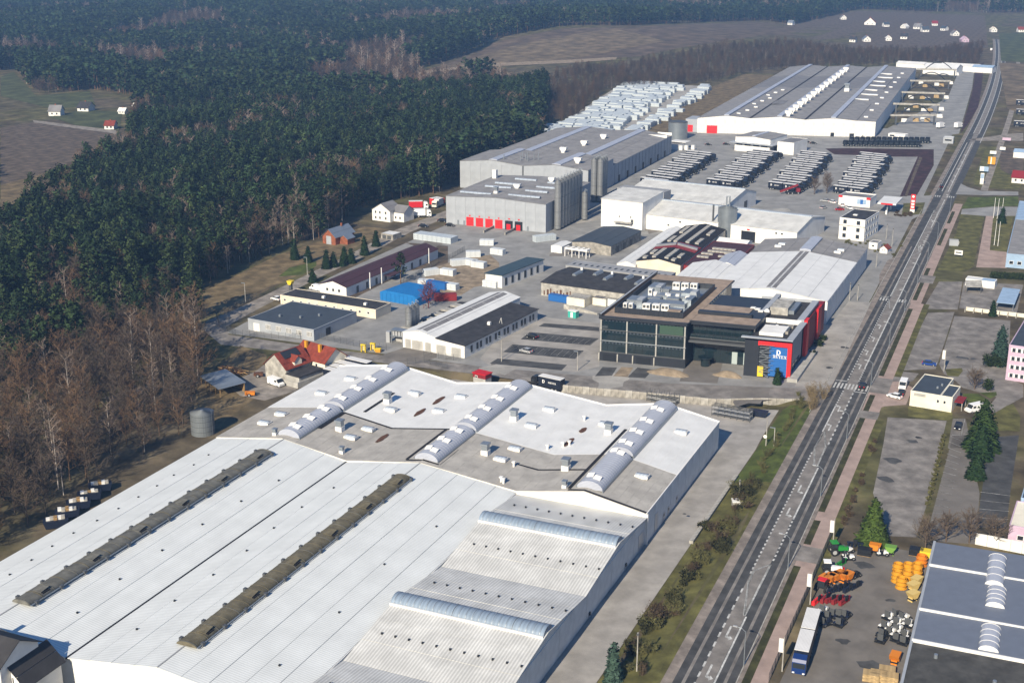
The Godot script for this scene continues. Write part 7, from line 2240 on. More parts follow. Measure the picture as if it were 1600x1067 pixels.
func build_yard() -> void:
	loader_crane(V(-130.6,-651.1))
	stack("long white wrapped stack of profiles beside the gravel track", at3(V(-258.5,-486.8)), -0.1, 19, 6, 2.6, M.wrap)
	stack("white wrapped bags piled by the silo row", at3(V(-207.7,-502.0)), 0.9, 10, 3.2, 2.6, M.wrap)
	var spots := [[V(-221.0,-418.8), "white ribbed pack beside the blue tarpaulin store", 0.3], [V(-224.9,-432.9), "tall white pack by the yard fence", 0.9], [V(-221.2,-437.5), "layered white pack in the middle of the sandy yard", -0.1], [V(-222.2,-450.8), "white pack standing on end near the sandy yard's fence", 0.8], [V(-220.0,-454.9), "white pack behind the layered pack", -0.1], [V(-215.3,-453.0), "low white pack at the edge of the sandy yard", -0.1], [V(-223.6,-466.3), "grey white pack at the north corner of the sandy yard", 0.5], [V(-211.0,-419.0), "white pack next to the blue freight container", -0.1], [V(-198.9,-428.4), "white layered pack before the teal roofed hut", -0.1], [V(-227.5,-487.7), "small white bags near the yard mesh fence", 0.3], [V(-217.3,-475.7), "white pack beside the mesh fence", -0.1]]
	for s in spots: stack(s[1], at3(s[0]), s[2], 6.0, 3.0, 2.4, M.container_white)
	box_container("blue freight container in the sandy yard", at3(V(-217.5,-418.9)), -0.15, 8.5, M.blue)
	box_container("dark red freight container behind the red leaved tree", at3(V(-205.8,-402.6)), 0.5, 8.0, M.dark_red)
	var t := thing("tarpaulin_store", "large store covered with bright blue tarpaulin behind the cream range", "store", at3(V(-224.7,-396.8)), -0.15)
	var b := MB.new()
	b.prism(lit([Vector2(0, 0), Vector2(16.5, 0), Vector2(16.5, 3.0), Vector2(14.5, 3.8), Vector2(2.5, 3.9), Vector2(0, 3.1)]), -14, 0)
	part(b, "cover", M.tarp_blue, t)
	for i in 9: bpart("fold", M.tarp_blue, t, Vector3(0.8 + i * 1.9, 0, 0), Vector3(1.05 + i * 1.9, 3.05, 0.12))
	# yellow machines by the fence
	t = thing("yellow_press", "yellow frame machine standing by the fence of the western yard", "machine", at3(V(-200.9,-341.9)), -0.1)
	for p in [[0.0, 0.0], [1.8, -2.6]]:
		for x in [0.0, 1.5]: bpart("post", M.yellow, t, Vector3(p[0] + x, 0, p[1]), Vector3(p[0] + x + 0.25, 2.2, p[1] + 0.4))
		bpart("head", M.yellow, t, Vector3(p[0], 2.2, p[1] - 0.2), Vector3(p[0] + 1.75, 2.55, p[1] + 0.6))
		bpart("panel", M.straw, t, Vector3(p[0] + 0.5, 0.4, p[1] - 0.1), Vector3(p[0] + 1.2, 1.8, p[1] + 0.1))
	t = thing("yellow_bin", "small yellow bin beside the yellow frame machine", "bin", at3(V(-196.3,-342.5)), 0.2)
	bpart("body", M.amber, t, Vector3(0, 0.1, -1.3), Vector3(1.6, 1.1, 0))
	bpart("lid", M.yellow, t, Vector3(-0.05, 1.1, -1.35), Vector3(1.65, 1.3, 0.05))
	bpart("base", M.dark_steel, t, Vector3(0.1, 0, -1.2), Vector3(1.5, 0.1, -0.1))
	t = thing("yellow_hopper", "yellow hopper on the cream range's roof end", "hopper", at3(V(-259.4,-392.2), 0.0), 0.0)
	b = MB.new()
	b.prism(lit([Vector2(-0.5, 3.2), Vector2(0.5, 3.2), Vector2(1.1, 4.6), Vector2(-1.1, 4.6)]), -1.0, 1.0)
	part(b, "bin", M.yellow, t)
	bpart("stand", M.dark_steel, t, Vector3(-0.5, 0, -0.5), Vector3(0.5, 3.2, 0.5))
	# red lodge by the gate and gate fences
	t = thing("gate_lodge", "tiny dark red gate lodge with a flat roof on the side road", "hut", at3(V(-156.3,-330.0)), -0.2)
	bpart("wall", M.render_grey, t, Vector3(0, 0, -3), Vector3(4.4, 1.5, 0))
	bpart("upper_wall", M.dark_red, t, Vector3(-0.1, 1.5, -3.1), Vector3(4.5, 2.7, 0.1))
	bpart("roof", M.red, t, Vector3(-0.3, 2.7, -3.3), Vector3(4.7, 2.95, 0.3))
	window(t, "S", 1.2, 1.4, 0.12, 0.9, 0.8)
	fence_run("dark mesh gate fence along the side road", [V(-181.5,-336.0), V(-177.5,-339.6), V(-168.1,-337.1)], 2.0)
	fence_run("dark sliding gate before the twin roof hall", [V(-180.5,-345.2), V(-167.9,-345.7)], 2.0)
	fence_run("grey mesh fence round the western yard", [V(-194.2,-346.0), V(-203.7,-345.5), V(-219.0,-347.6), V(-232.4,-342.8), V(-247.0,-339.7), V(-257.9,-346.0), V(-265.1,-354.4), V(-267.0,-378.3), V(-266.3,-394.6)], 2.2)
	fence_run("mesh fence between the sandy yard and the maroon roofed building", [V(-227.5,-417.3), V(-228.0,-436.0), V(-230.0,-453.8), V(-228.6,-464.1), V(-229.3,-477.3)], 2.0)
	fence_run("fence of thin posts along the dealer's machinery yard", [V(-40.2,-268.5), V(-39.8,-242.0), V(-39.7,-220.9), V(-39.5,-204.7)], 2.0)
	# tall poles
	for p in [[V(-66.2,-318.0), 7.5, "white pole with a round mirror on the grass bank"], [V(-64.0,-317.4), 5.0, "pale pole with a lamp head on the grass bank"], [V(-62.6,-200.4), 8.0, "tall pale pole beside the blue spruce on the bank"], [V(-64.5,-283.0), 4.5, "grey pole beside the concrete box on the bank"], [V(-69.7,-462.8), 6.8, "tall pale pole at the corner of the white warehouse"], [V(-67.1,-464.4), 6.2, "second pale pole at the corner of the white warehouse"], [V(-68.5,-516.5), 6.5, "grey pole behind the tiny red roofed house"], [V(-72.1,-567.5), 7.0, "thin pole among the sandy plots"], [V(-67.9,-554.9), 8.0, "pale pole beside the tiny red roofed house"], [V(-267.5,-416.4), 7.0, "street lamp on the gravel track bend"], [V(-267.4,-375.0), 7.0, "street lamp beside the dry meadow"], [V(-157.6,-353.6), 7.0, "lamp post at the car park entrance"], [V(-131.7,-351.8), 6.0, "lamp post at the dark bays of the car park"], [V(-156.2,-350.3), 7.5, "lamp post beside the twin roof hall"], [V(-38.4,-236.0), 7.0, "white banner pole on the machinery yard fence"], [V(-38.1,-209.4), 7.0, "white banner pole beside the articulated lorry"], [V(-38.8,-262.3), 7.0, "white banner pole at the machinery yard corner"], [V(-29.9,-395.3), 7.0, "white flag pole at the round bed"]]:
		var at: Vector2 = p[0]
		t = thing("pole", p[2], "pole", Vector3(at.x, land_height(at.x, at.y), at.y))
		b = MB.new()
		b.cyl(Vector3(0, -0.2, 0), Vector3(0, p[1], 0), 0.14, 0.1, 8)
		part(b, "shaft", M.pale_concrete, t)
		if "banner" in p[2] or "flag" in p[2]: bpart("flag", M.white_plain, t, Vector3(-0.9, p[1] - 3.2, -0.02), Vector3(-0.1, p[1] - 0.4, 0.03))
		elif "lamp" in p[2]: bpart("lantern", M.zinc, t, Vector3(-1.3, p[1] - 0.1, -0.15), Vector3(0.1, p[1] + 0.08, 0.15))
		elif "mirror" in p[2]:
			var mr := MB.new()
			mr.cyl(Vector3(-0.3, 2.6, 0.15), Vector3(-0.3, 2.6, 0.2), 0.5, 0.5, 14)
			part(mr, "mirror", M.white_plain, t)
		else: bpart("fitting", M.dark_steel, t, Vector3(-0.2, p[1] - 0.6, -0.2), Vector3(0.2, p[1] - 0.2, 0.2))
	t = thing("concrete_box", "pale concrete meter box on the grass bank", "box", at3(V(-63.6,-277.6), -1.2), 0.4)
	bpart("body", M.pale_concrete, t, Vector3(-1.2, -0.3, -1.0), Vector3(1.2, 1.6, 1.0))
	bpart("lid", M.white_plain, t, Vector3(-1.3, 1.6, -1.1), Vector3(1.3, 1.8, 1.1))
	bpart("door", M.concrete, t, Vector3(-0.8, 0, 1.0), Vector3(0.8, 1.4, 1.05))
	t = thing("kerb_wall", "low concrete kerb wall along the hall yard", "wall", Vector3.ZERO)
	for i in 20: bpart("kerb_block", M.pale_concrete, t, Vector3(-68.9, YARD, -296.0 + i * 2.0), Vector3(-68.0, YARD + 0.7, -294.05 + i * 2.0))
	# blue skips and rubbish west of the front hall
	for i in 5:
		var at := V(-200.1,-203.8).lerp(V(-204.3,-223.4), i / 4.0)
		t = thing("blue_skip", "blue skip heaped with pale waste beside the hall's western edge", "skip", at3(at), 0.75, "blue skips by the front hall")
		b = MB.new()
		b.prism(lit([Vector2(-2.2, 0.2), Vector2(2.2, 0.2), Vector2(2.7, 1.9), Vector2(-2.7, 1.9)]), -1.2, 1.2)
		part(b, "body", M.navy, t)
		for k in 5: bpart("waste", [M.white_plain, M.pale_concrete, M.wood][k % 3], t, Vector3(-2.0 + k * 0.8, 1.5, -0.9 + rng.randf() * 0.5), Vector3(-1.2 + k * 0.8, 2.2 + rng.randf() * 0.4, 0.3 + rng.randf() * 0.6))
	# clutter on the farm court
	for c in [[V(-209.4,-293.3), "orange", "orange tipper machine beside the metal shed"], [V(-216.7,-308.4), "rust", "small rusty cart in the farm court"]]:
		t = thing("farm_machine", c[2], "machine", at3(c[0]), 0.5)
		bpart("body", M[c[1]], t, Vector3(-1.6, 0.5, -0.8), Vector3(1.2, 1.3, 0.8))
		bpart("drawbar", M.dark_steel, t, Vector3(1.2, 0.55, -0.1), Vector3(2.6, 0.7, 0.1))
		for s in [-0.9, 0.9]: wheel(t, -0.4, s, 0.5, 0.25)

func loader_crane(at: Vector2) -> void:
	var t := thing("loader_crane", "dark red mobile crane with a folded boom behind the white hall", "crane", at3(at), 0.5)
	bpart("chassis", M.black_metal, t, Vector3(-3, 0.6, -1.2), Vector3(4, 1.2, 1.2))
	bpart("cab", M.dark_red, t, Vector3(2.4, 1.2, -1.1), Vector3(4, 2.9, 1.1))
	var b := MB.new()
	b.obox(Vector3(-1.5, 3.0, 0), Vector3(9.5, 0.9, 0.9), Basis(Vector3(0, 0, 1), 0.35))
	part(b, "boom", M.dark_red, t)
	for x in [-2.0, 0.0, 3.0]:
		for s in [-1.2, 1.2]: wheel(t, x, s, 0.6, 0.35)

func fence_run(label: String, pts: Array, h: float) -> void:
	var t := thing("mesh_fence", label, "fence", Vector3.ZERO)
	for i in pts.size() - 1:
		var p: Vector2 = pts[i]
		var q: Vector2 = pts[i + 1]
		var n := int(ceil(p.distance_to(q) / 2.8))
		var ang := atan2(-(q - p).y, (q - p).x)
		for k in n:
			var c := p.lerp(q, float(k) / n)
			inst(box_mesh(Vector3(0.09, h, 0.09)), "post", M.dark_steel, t, Vector3(c.x, h * 0.5, c.y), ang)
			var m := p.lerp(q, (k + 0.5) / n)
			var l := snappedf(p.distance_to(q) / n - 0.12, 0.1)
			var key := "mesh%.1f_%.1f" % [l, h]
			if not cache.has(key):
				var b := MB.new()
				for w in 9: b.obox(Vector3(-l * 0.5 + l * w / 8.0, 0, 0), Vector3(0.025, h - 0.1, 0.025))
				for w in 5: b.obox(Vector3(0, -h * 0.5 + 0.1 + (h - 0.2) * w / 4.0, 0), Vector3(l, 0.03, 0.03))
				cache[key] = b.mesh()
			inst(cache[key], "mesh_panel", M.dark_steel, t, Vector3(m.x, h * 0.5, m.y), ang)

# ---------- east of the road ----------
func build_east() -> void:
	# small white building with dark flat roof
	var t := thing("clinic_building", "small cream white building with dark flat roof and two square windows", "building", Vector3(-35.5, 0, -360.5), -0.11)
	flat_block(t, Vector3(0, 0, -16.5), Vector3(8.2, 4.3, 0), M.pale_cream, M.slate_roof, 0.2)
	flat_block(t, Vector3(8.2, 0, -10.5), Vector3(11.4, 4.3, 0), M.pale_cream, M.slate_roof, 0.2)
	for x in [7.6, 9.4]: window(t, "S", x, 2.2, 0.02, 0.8, 1.0)
	bpart("sign", M.render_grey, t, Vector3(1.0, 3.2, 0.0), Vector3(4.2, 4.0, 0.06))
	for p in [[6.0, -6.0], [6.6, -9.0]]: bpart("roof_vent", M.zinc, t, Vector3(p[0] - 0.25, 4.3, p[1] - 0.25), Vector3(p[0] + 0.25, 4.9, p[1] + 0.25))
	bpart("porch_roof", M.dark_red, t, Vector3(11.5, 2.3, -8), Vector3(13.8, 2.5, -2.5))
	for z in [-7.8, -2.8]: bpart("porch_post", M.pale_concrete, t, Vector3(13.5, 0, z), Vector3(13.7, 2.3, z + 0.2))
	# lilac apartment block
	t = thing("apartment_block", "lilac apartment block with rows of white windows and dark flat roof", "building", Vector3(-12.4, 0, -394.5), -0.09)
	flat_block(t, Vector3(0, 0, -54), Vector3(24, 10.6, 0), M.lilac, M.slate_roof, 0.3)
	for f in 4:
		bpart("window_band", M.white_plain, t, Vector3(0.7, 1.0 + f * 2.6, -0.02), Vector3(23.0, 2.3 + f * 2.6, 0.05))
		for i in 15: window(t, "S", 1.5 + i * 1.5, 1.05 + f * 2.6, 0.06, 0.95, 1.2, M.zinc)
		for i in 14: window(t, "W", -3.0 - i * 3.7, 1.05 + f * 2.6, -0.02, 1.4, 1.3)
	# buildings at the lower right
	t = thing("pink_building", "pale pink flat building with white base beside the dark parking bays", "building", at3(V(-4.4,-279.8)), -0.05)
	flat_block(t, Vector3(0, 0, -14), Vector3(18, 4.4, 0), M.lilac, M.pale_cream, 0.2)
	flat_block(t, Vector3(0.8, 0, -40), Vector3(18, 5.2, -14.2), M.pale_blue, M.slate_roof, 0.2)
	for i in 5: window(t, "S", 2.5 + i * 3.2, 1.4, 0.02, 1.4, 1.2)
	t = thing("white_wall", "long white garden wall behind the bare trees", "wall", at3(V(-10.8,-276.9)), -0.07)
	for i in 6: bpart("wall_section", M.white_plain, t, Vector3(i * 2.4, 0, -0.3), Vector3(i * 2.4 + 2.35, 2.6 + (0.05 if i % 2 else 0.0), 0))
	t = thing("blue_roof_hall", "hall with blue grey ribbed roof, white joints and arched rooflights beside the machinery yard", "hall", Vector3(-16.4, 0, -204), 0.02)
	bpart("wall", M.render_grey, t, Vector3(0, 0, -58), Vector3(30, 5.4, 14))
	var cuts := [[-58.0, -46.6], [-46.3, -27.4], [-27.1, -15.4]]
	for c in cuts:
		var b := MB.new()
		b.sheet(Vector3(-0.4, 5.9, c[1]), Vector3(30, 6.2, c[1]), Vector3(30, 6.2, c[0]), Vector3(-0.4, 5.9, c[0]), 0.4)
		part(b, "roof_sheet", M.blue_roof, t)
	for z in [-46.45, -27.25, -15.2]: bpart("white_joint", M.white_plain, t, Vector3(-0.5, 5.7, z - 0.16), Vector3(30, 6.35, z + 0.16))
	bpart("flat_roof", M.flat_felt, t, Vector3(-0.3, 5.4, -15.0), Vector3(30, 5.75, 14))
	bpart("edge_trim", M.grey_wall, t, Vector3(-0.8, 5.3, -58.3), Vector3(-0.3, 6.0, 14))
	for s in [[11.0, -55.0, -42.5], [11.6, -41.0, -33.5], [11.4, -25.0, -16.5]]:
		var b := MB.new()
		b.arch(Vector3(s[0] + 1.0, 6.0, (s[1] + s[2]) * 0.5), 1.7, 1.0, s[2] - s[1], false, 10)
		var o := part(b, "arched_rooflight", M.skylight, t)
		for i in 5:
			var r := MB.new()
			r.arch(Vector3(s[0] + 1.0, 6.02, lerpf(s[1], s[2], i / 4.0)), 1.73, 1.03, 0.14, false, 10)
			part(r, "glazing_bar", M.white_plain, o)
	for p in [[4.0, -11.0], [14.0, -6.0]]:
		var b := MB.new()
		b.cyl(Vector3(p[0], 5.7, p[1]), Vector3(p[0], 6.5, p[1]), 0.35, 0.35, 10)
		part(b, "roof_vent", M.zinc, t)
	# sheds and shops north of the lilac block
	t = thing("pale_blue_hall", "long hall with grey roof and pale blue walls at the far lawn", "hall", Vector3(-21.8, 0, -537), 0.015)
	flat_block(t, Vector3(0, 0, -112), Vector3(24, 5.2, 0), M.pale_blue, M.grey_roof, 0.4)
	bpart("roof_sheet", M.pale_blue, t, Vector3(0.3, 5.25, -112), Vector3(23.6, 5.4, -70))
	for i in 5: window(t, "S", 2.0 + i * 3.0, 1.4, 0.02, 1.6, 1.4)
	for i in 10: window(t, "W", -5.0 - i * 10.0, 1.6, -0.02, 3.0, 1.4)
	t = thing("roadside_kiosk", "white kiosk with a pale blue and white roof beside the hedge", "kiosk", at3(V(-33.7,-501.9)), -0.1)
	flat_block(t, Vector3(0, 0, -4.5), Vector3(10.5, 2.6, 0), M.white_plain, M.white_membrane, 0.1)
	bpart("roof_panel", M.pale_blue, t, Vector3(5.6, 2.63, -4.2), Vector3(10.2, 2.7, -0.3))
	window(t, "S", 2.5, 0.9, 0.02, 1.6, 1.1)
	t = thing("tilted_shed", "small white roofed open shed on the paved yard", "shed", at3(V(-32.3,-491.8)), 0.15)
	var tb := MB.new()
	tb.sheet(Vector3(-0.3, 2.2, 0.3), Vector3(5.4, 2.5, 0.3), Vector3(5.4, 3.4, -6.0), Vector3(-0.3, 3.0, -6.0), 0.15)
	part(tb, "roof", M.pale_concrete, t)
	for x in [0.0, 4.9]:
		for z in [0.0, -5.6]: bpart("post", M.dark_steel, t, Vector3(x, 0, z), Vector3(x + 0.18, 2.3, z + 0.18))
	bpart("back_wall", M.render_grey, t, Vector3(0, 0, -5.8), Vector3(5.1, 2.9, -5.6))
	t = thing("long_carport", "long shelter with smooth pale blue roof on the paved yard", "shelter", at3(V(-20.5,-472.8)), -0.03)
	var lb := MB.new()
	lb.sheet(Vector3(-0.2, 2.6, 0.2), Vector3(5.8, 2.6, 0.2), Vector3(5.8, 2.7, -21), Vector3(-0.2, 2.7, -21), 0.2)
	part(lb, "roof", M.pale_blue, t)
	for x in [0.0, 5.3]:
		for i in 5: bpart("post", M.zinc, t, Vector3(x, 0, -0.2 - i * 5.0), Vector3(x + 0.2, 2.5, 0.0 - i * 5.0))
	t = thing("boundary_wall", "pale rendered boundary wall with pillars below the paved yard", "wall", at3(V(-30.2,-466.6)), -0.05)
	for i in 8: bpart("wall_section", M.pale_cream, t, Vector3(i * 2.8, 0, -0.4), Vector3(i * 2.8 + 2.7, 1.3 + (0.04 if i % 2 else 0.0), 0))
	for i in 8: bpart("pillar", M.pale_concrete, t, Vector3(i * 2.8 - 0.1, 0, 0), Vector3(i * 2.8 + 0.15, 1.2, 2.2))
	# advertising boards
	for s in [[V(-42.1,-547.3), 3.2, 1.9, "white_plain", "white advertising board on the lawn beside the main road", "letters"], [V(-47.1,-776.8), 4.0, 4.2, "amber", "yellow and orange advertising board across the road", ""], [V(-48.8,-814.4), 3.6, 1.8, "white_plain", "small white advertising board behind the yellow board", ""], [V(-49.4,-752.4), 4.6, 2.6, "pale_blue", "blue and white advertising board near the side street", ""], [V(-44.5,-831.8), 3.2, 1.8, "white_plain", "white sign board in front of the pale shed", ""], [V(-45.8,-872.1), 5.0, 1.6, "lilac", "lilac banner at the far crossing", ""]]:
		t = thing("advertising_board", s[4], "sign", at3(s[0]), -0.1)
		bpart("board", M[s[3]], t, Vector3(0, 0.9, -0.1), Vector3(s[1], 0.9 + s[2], 0.1))
		if s[3] == "amber": bpart("white_stripe", M.white_plain, t, Vector3(1.4, 1.0, 0.1), Vector3(2.0, 5.0, 0.13))
		if s[3] == "pale_blue": bpart("white_field", M.white_plain, t, Vector3(0.2, 1.0, 0.1), Vector3(2.2, 3.4, 0.13))
		if s[5]: bpart("dark_print", M.dark_steel, t, Vector3(0.5, 1.6, 0.1), Vector3(2.7, 2.1, 0.13))
		for x in [0.3, s[1] - 0.3]: bpart("leg", M.dark_steel, t, Vector3(x - 0.06, 0, -0.06), Vector3(x + 0.06, 0.9, 0.06))
	t = thing("shop_pylon", "tall white and blue shop pylon beside the side street", "sign", at3(V(-45.3,-716.0)), 0.0)
	bpart("board", M.white_plain, t, Vector3(-0.9, 0.4, -0.2), Vector3(0.9, 6.0, 0.2))
	bpart("blue_field", M.pale_blue, t, Vector3(-0.8, 3.2, 0.2), Vector3(0.8, 5.6, 0.23))
	bpart("base", M.pale_concrete, t, Vector3(-1.0, 0, -0.3), Vector3(1.0, 0.4, 0.3))
	t = thing("red_roof_house", "pale house with a dark red roof behind the garden shrubs", "house", at3(V(-31.4,-727.5)), -0.1)
	gable(t, 14, 9, 3.2, 6.0, 0.5, false, M.white_plain, M.dark_red, 2, 0.5)
	for i in 4: window(t, "S", 2.0 + i * 3.0, 1.0, 0.02, 1.2, 1.3)
	t = thing("pale_shed", "pale grey metal shed behind the sign boards", "shed", at3(V(-35.7,-811.2)), -0.05)
	gable(t, 14, 10, 3.4, 4.6, 0.5, false, M.white_plain, M.pale_blue, 2, 0.2)
	t = thing("bus_shelter", "small dark bus shelter with pale sign beside the cycle path", "shelter", at3(V(-46.0,-566.2)), 0.2)
	flat_block(t, Vector3(0, 0, -2), Vector3(3.6, 2.4, 0), M.grey_wall, M.render_grey, 0.1)
	bpart("sign", M.white_plain, t, Vector3(3.7, 0.6, -0.4), Vector3(3.8, 2.0, 0.4))
	# flag poles
	for p in [[V(-33.2,-631.3), 9.5], [V(-31.5,-630.3), 9.5], [V(-29.8,-632.8), 9.5], [V(-28.7,-574.8), 10.5], [V(-27.2,-573.7), 10.5]]:
		t = thing("flag_pole", "tall white flag pole on the lawn beside the pale blue hall", "pole", at3(p[0]), 0.0, "white flag poles on the lawn")
		var b := MB.new()
		b.cyl(Vector3.ZERO, Vector3(0, p[1], 0), 0.13, 0.08, 8)
		part(b, "shaft", M.white_plain, t)
		bpart("base", M.concrete, t, Vector3(-0.3, 0, -0.3), Vector3(0.3, 0.2, 0.3))
	# painted bays
	var bays := MB.new()
	for i in 15:
		var p := V(-22.4,-340.8).lerp(V(-20.8,-281.4), i / 14.0)
		var q := V(-18.9,-337.9).lerp(V(-17.9,-282.6), i / 14.0)
		line_strip(bays, [p, q], 0.22, 0.04)
	for i in 5:
		var p := V(-12.1,-306.4).lerp(V(-11.1,-286.2), i / 4.0)
		var q := V(-5.4,-306.9).lerp(V(-4.9,-288.3), i / 4.0)
		line_strip(bays, [p, q], 0.22, 0.05)
	for i in 8:
		var p := V(-31.5,-442.8).lerp(V(-30.2,-404.0), i / 7.0)
		var q := V(-24.2,-444.1).lerp(V(-24.6,-404.8), i / 7.0)
		line_strip(bays, [p, q], 0.14, 0.04)
	line_strip(bays, [V(-23.0,-354.2), V(-20.2,-355.9), V(-19.9,-342.5), V(-22.2,-342.0)], 0.16, 0.04)
	for i in 11:
		var p := V(-70.2,-458.3).lerp(V(-69.4,-385.6), i / 10.0)
		line_strip(bays, [p, p + Vector2(5.6, 0.4)], 0.1, 0.034)
	for i in 12:
		line_strip(bays, [V(-159.4,-380.3).lerp(V(-136.8,-382.8), i / 11.0), V(-159.2,-375.0).lerp(V(-137.1,-377.5), i / 11.0)], 0.08, 0.034)
		line_strip(bays, [V(-159.5,-366.5).lerp(V(-136.8,-369.5), i / 11.0), V(-159.4,-360.7).lerp(V(-136.5,-363.0), i / 11.0)], 0.08, 0.034)
	structure(bays, "bay_marking", M.paint)
	build_dealer()

func implement(kind: String, label: String, at: Vector2, turn: float, m: Material) -> void:
	var t := thing("farm_implement", label, "machine", at3(at, 0.03), turn, "machines in the dealer's yard")
	t.scale = Vector3.ONE * 1.1
	match kind:
		"mower":
			bpart("deck", M.black_metal, t, Vector3(-1.3, 0.22, -0.85), Vector3(1.2, 0.42, 0.85))
			var b := MB.new()
			b.prism(lit([Vector2(0.15, 0.42), Vector2(1.15, 0.42), Vector2(1.05, 0.85), Vector2(0.25, 1.05)]), -0.42, 0.42)
			part(b, "hood", m, t)
			bpart("seat", M.black_metal, t, Vector3(-0.6, 0.6, -0.3), Vector3(-0.05, 0.75, 0.3))
			bpart("seat_back", m, t, Vector3(-0.75, 0.6, -0.32), Vector3(-0.6, 1.3, 0.32))
			bpart("mudguard", m, t, Vector3(-1.1, 0.6, 0.4), Vector3(-0.4, 0.72, 0.9))
			bpart("mudguard", m, t, Vector3(-1.1, 0.6, -0.9), Vector3(-0.4, 0.72, -0.4))
			bpart("roll_bar", M.dark_steel, t, Vector3(-0.85, 0.6, -0.5), Vector3(-0.78, 1.8, 0.5))
			bpart("steering_column", M.dark_steel, t, Vector3(0.1, 0.9, -0.06), Vector3(0.2, 1.35, 0.06))
			for x in [-0.8, 0.8]:
				for s in [-0.7, 0.7]: wheel(t, x, s, 0.36, 0.24)
		"spreader":
			var b := MB.new()
			b.prism(lit([Vector2(-0.4, 0.7), Vector2(0.4, 0.7), Vector2(1.1, 1.8), Vector2(-1.1, 1.8)]), -0.8, 0.8)
			part(b, "hopper", m, t)
			bpart("frame", M.black_metal, t, Vector3(-0.7, 0.3, -0.6), Vector3(0.7, 0.6, 0.6))
			for x in [-0.6, 0.6]: bpart("leg", m, t, Vector3(x - 0.08, 0, -0.5), Vector3(x + 0.08, 0.8, 0.5))
		"plough":
			bpart("beam", m, t, Vector3(-1.6, 0.9, -0.15), Vector3(1.6, 1.15, 0.15))
			for i in 5:
				var b := MB.new()
				b.prism(lit([Vector2(-0.05, 0.1), Vector2(0.35, 0.1), Vector2(0.2, 0.9), Vector2(0.0, 0.9)]), -0.5, 0.1)
				part(b, "share", m, t, Vector3(-1.4 + i * 0.65, 0, 0))
			bpart("hitch", M.black_metal, t, Vector3(-0.4, 0.8, 0.15), Vector3(0.4, 1.7, 0.35))
		"drum":
			for q in 3:
				var b := MB.new()
				b.cyl(Vector3(0, q * 0.75 + 0.1, 0), Vector3(0, q * 0.75 + 0.62, 0), 0.95, 0.95, 14, false)
				b.cyl(Vector3(0, q * 0.75 + 0.62, 0), Vector3(0, q * 0.75 + 0.2, 0), 0.7, 0.6, 14, false)
				b.cyl(Vector3(0, q * 0.75 + 0.05, 0), Vector3(0, q * 0.75 + 0.12, 0), 1.1, 1.1, 14)
				part(b, "ring", m, t)
		"tractor":
			var b := MB.new()
			b.prism(lit([Vector2(-0.2, 0.8), Vector2(2.0, 0.8), Vector2(2.0, 1.5), Vector2(-0.2, 1.7)]), -0.4, 0.4)
			part(b, "bonnet", m, t)
			bpart("cab", M.window_glass, t, Vector3(-1.4, 1.1, -0.7), Vector3(-0.2, 2.5, 0.7))
			bpart("cab_roof", m, t, Vector3(-1.5, 2.5, -0.8), Vector3(-0.1, 2.65, 0.8))
			for s in [-0.9, 0.9]:
				wheel(t, -0.9, s, 0.8, 0.45)
				wheel(t, 1.5, s, 0.5, 0.3)
		"crate":
			for q in 2:
				for i in 5: bpart("board", m, t, Vector3(-1.3, q * 0.65 + 0.1, -0.9 + i * 0.38), Vector3(1.3, q * 0.65 + 0.7, -0.55 + i * 0.38))
			bpart("pallet", M.wood, t, Vector3(-1.3, 0, -0.9), Vector3(1.3, 0.1, 0.95))

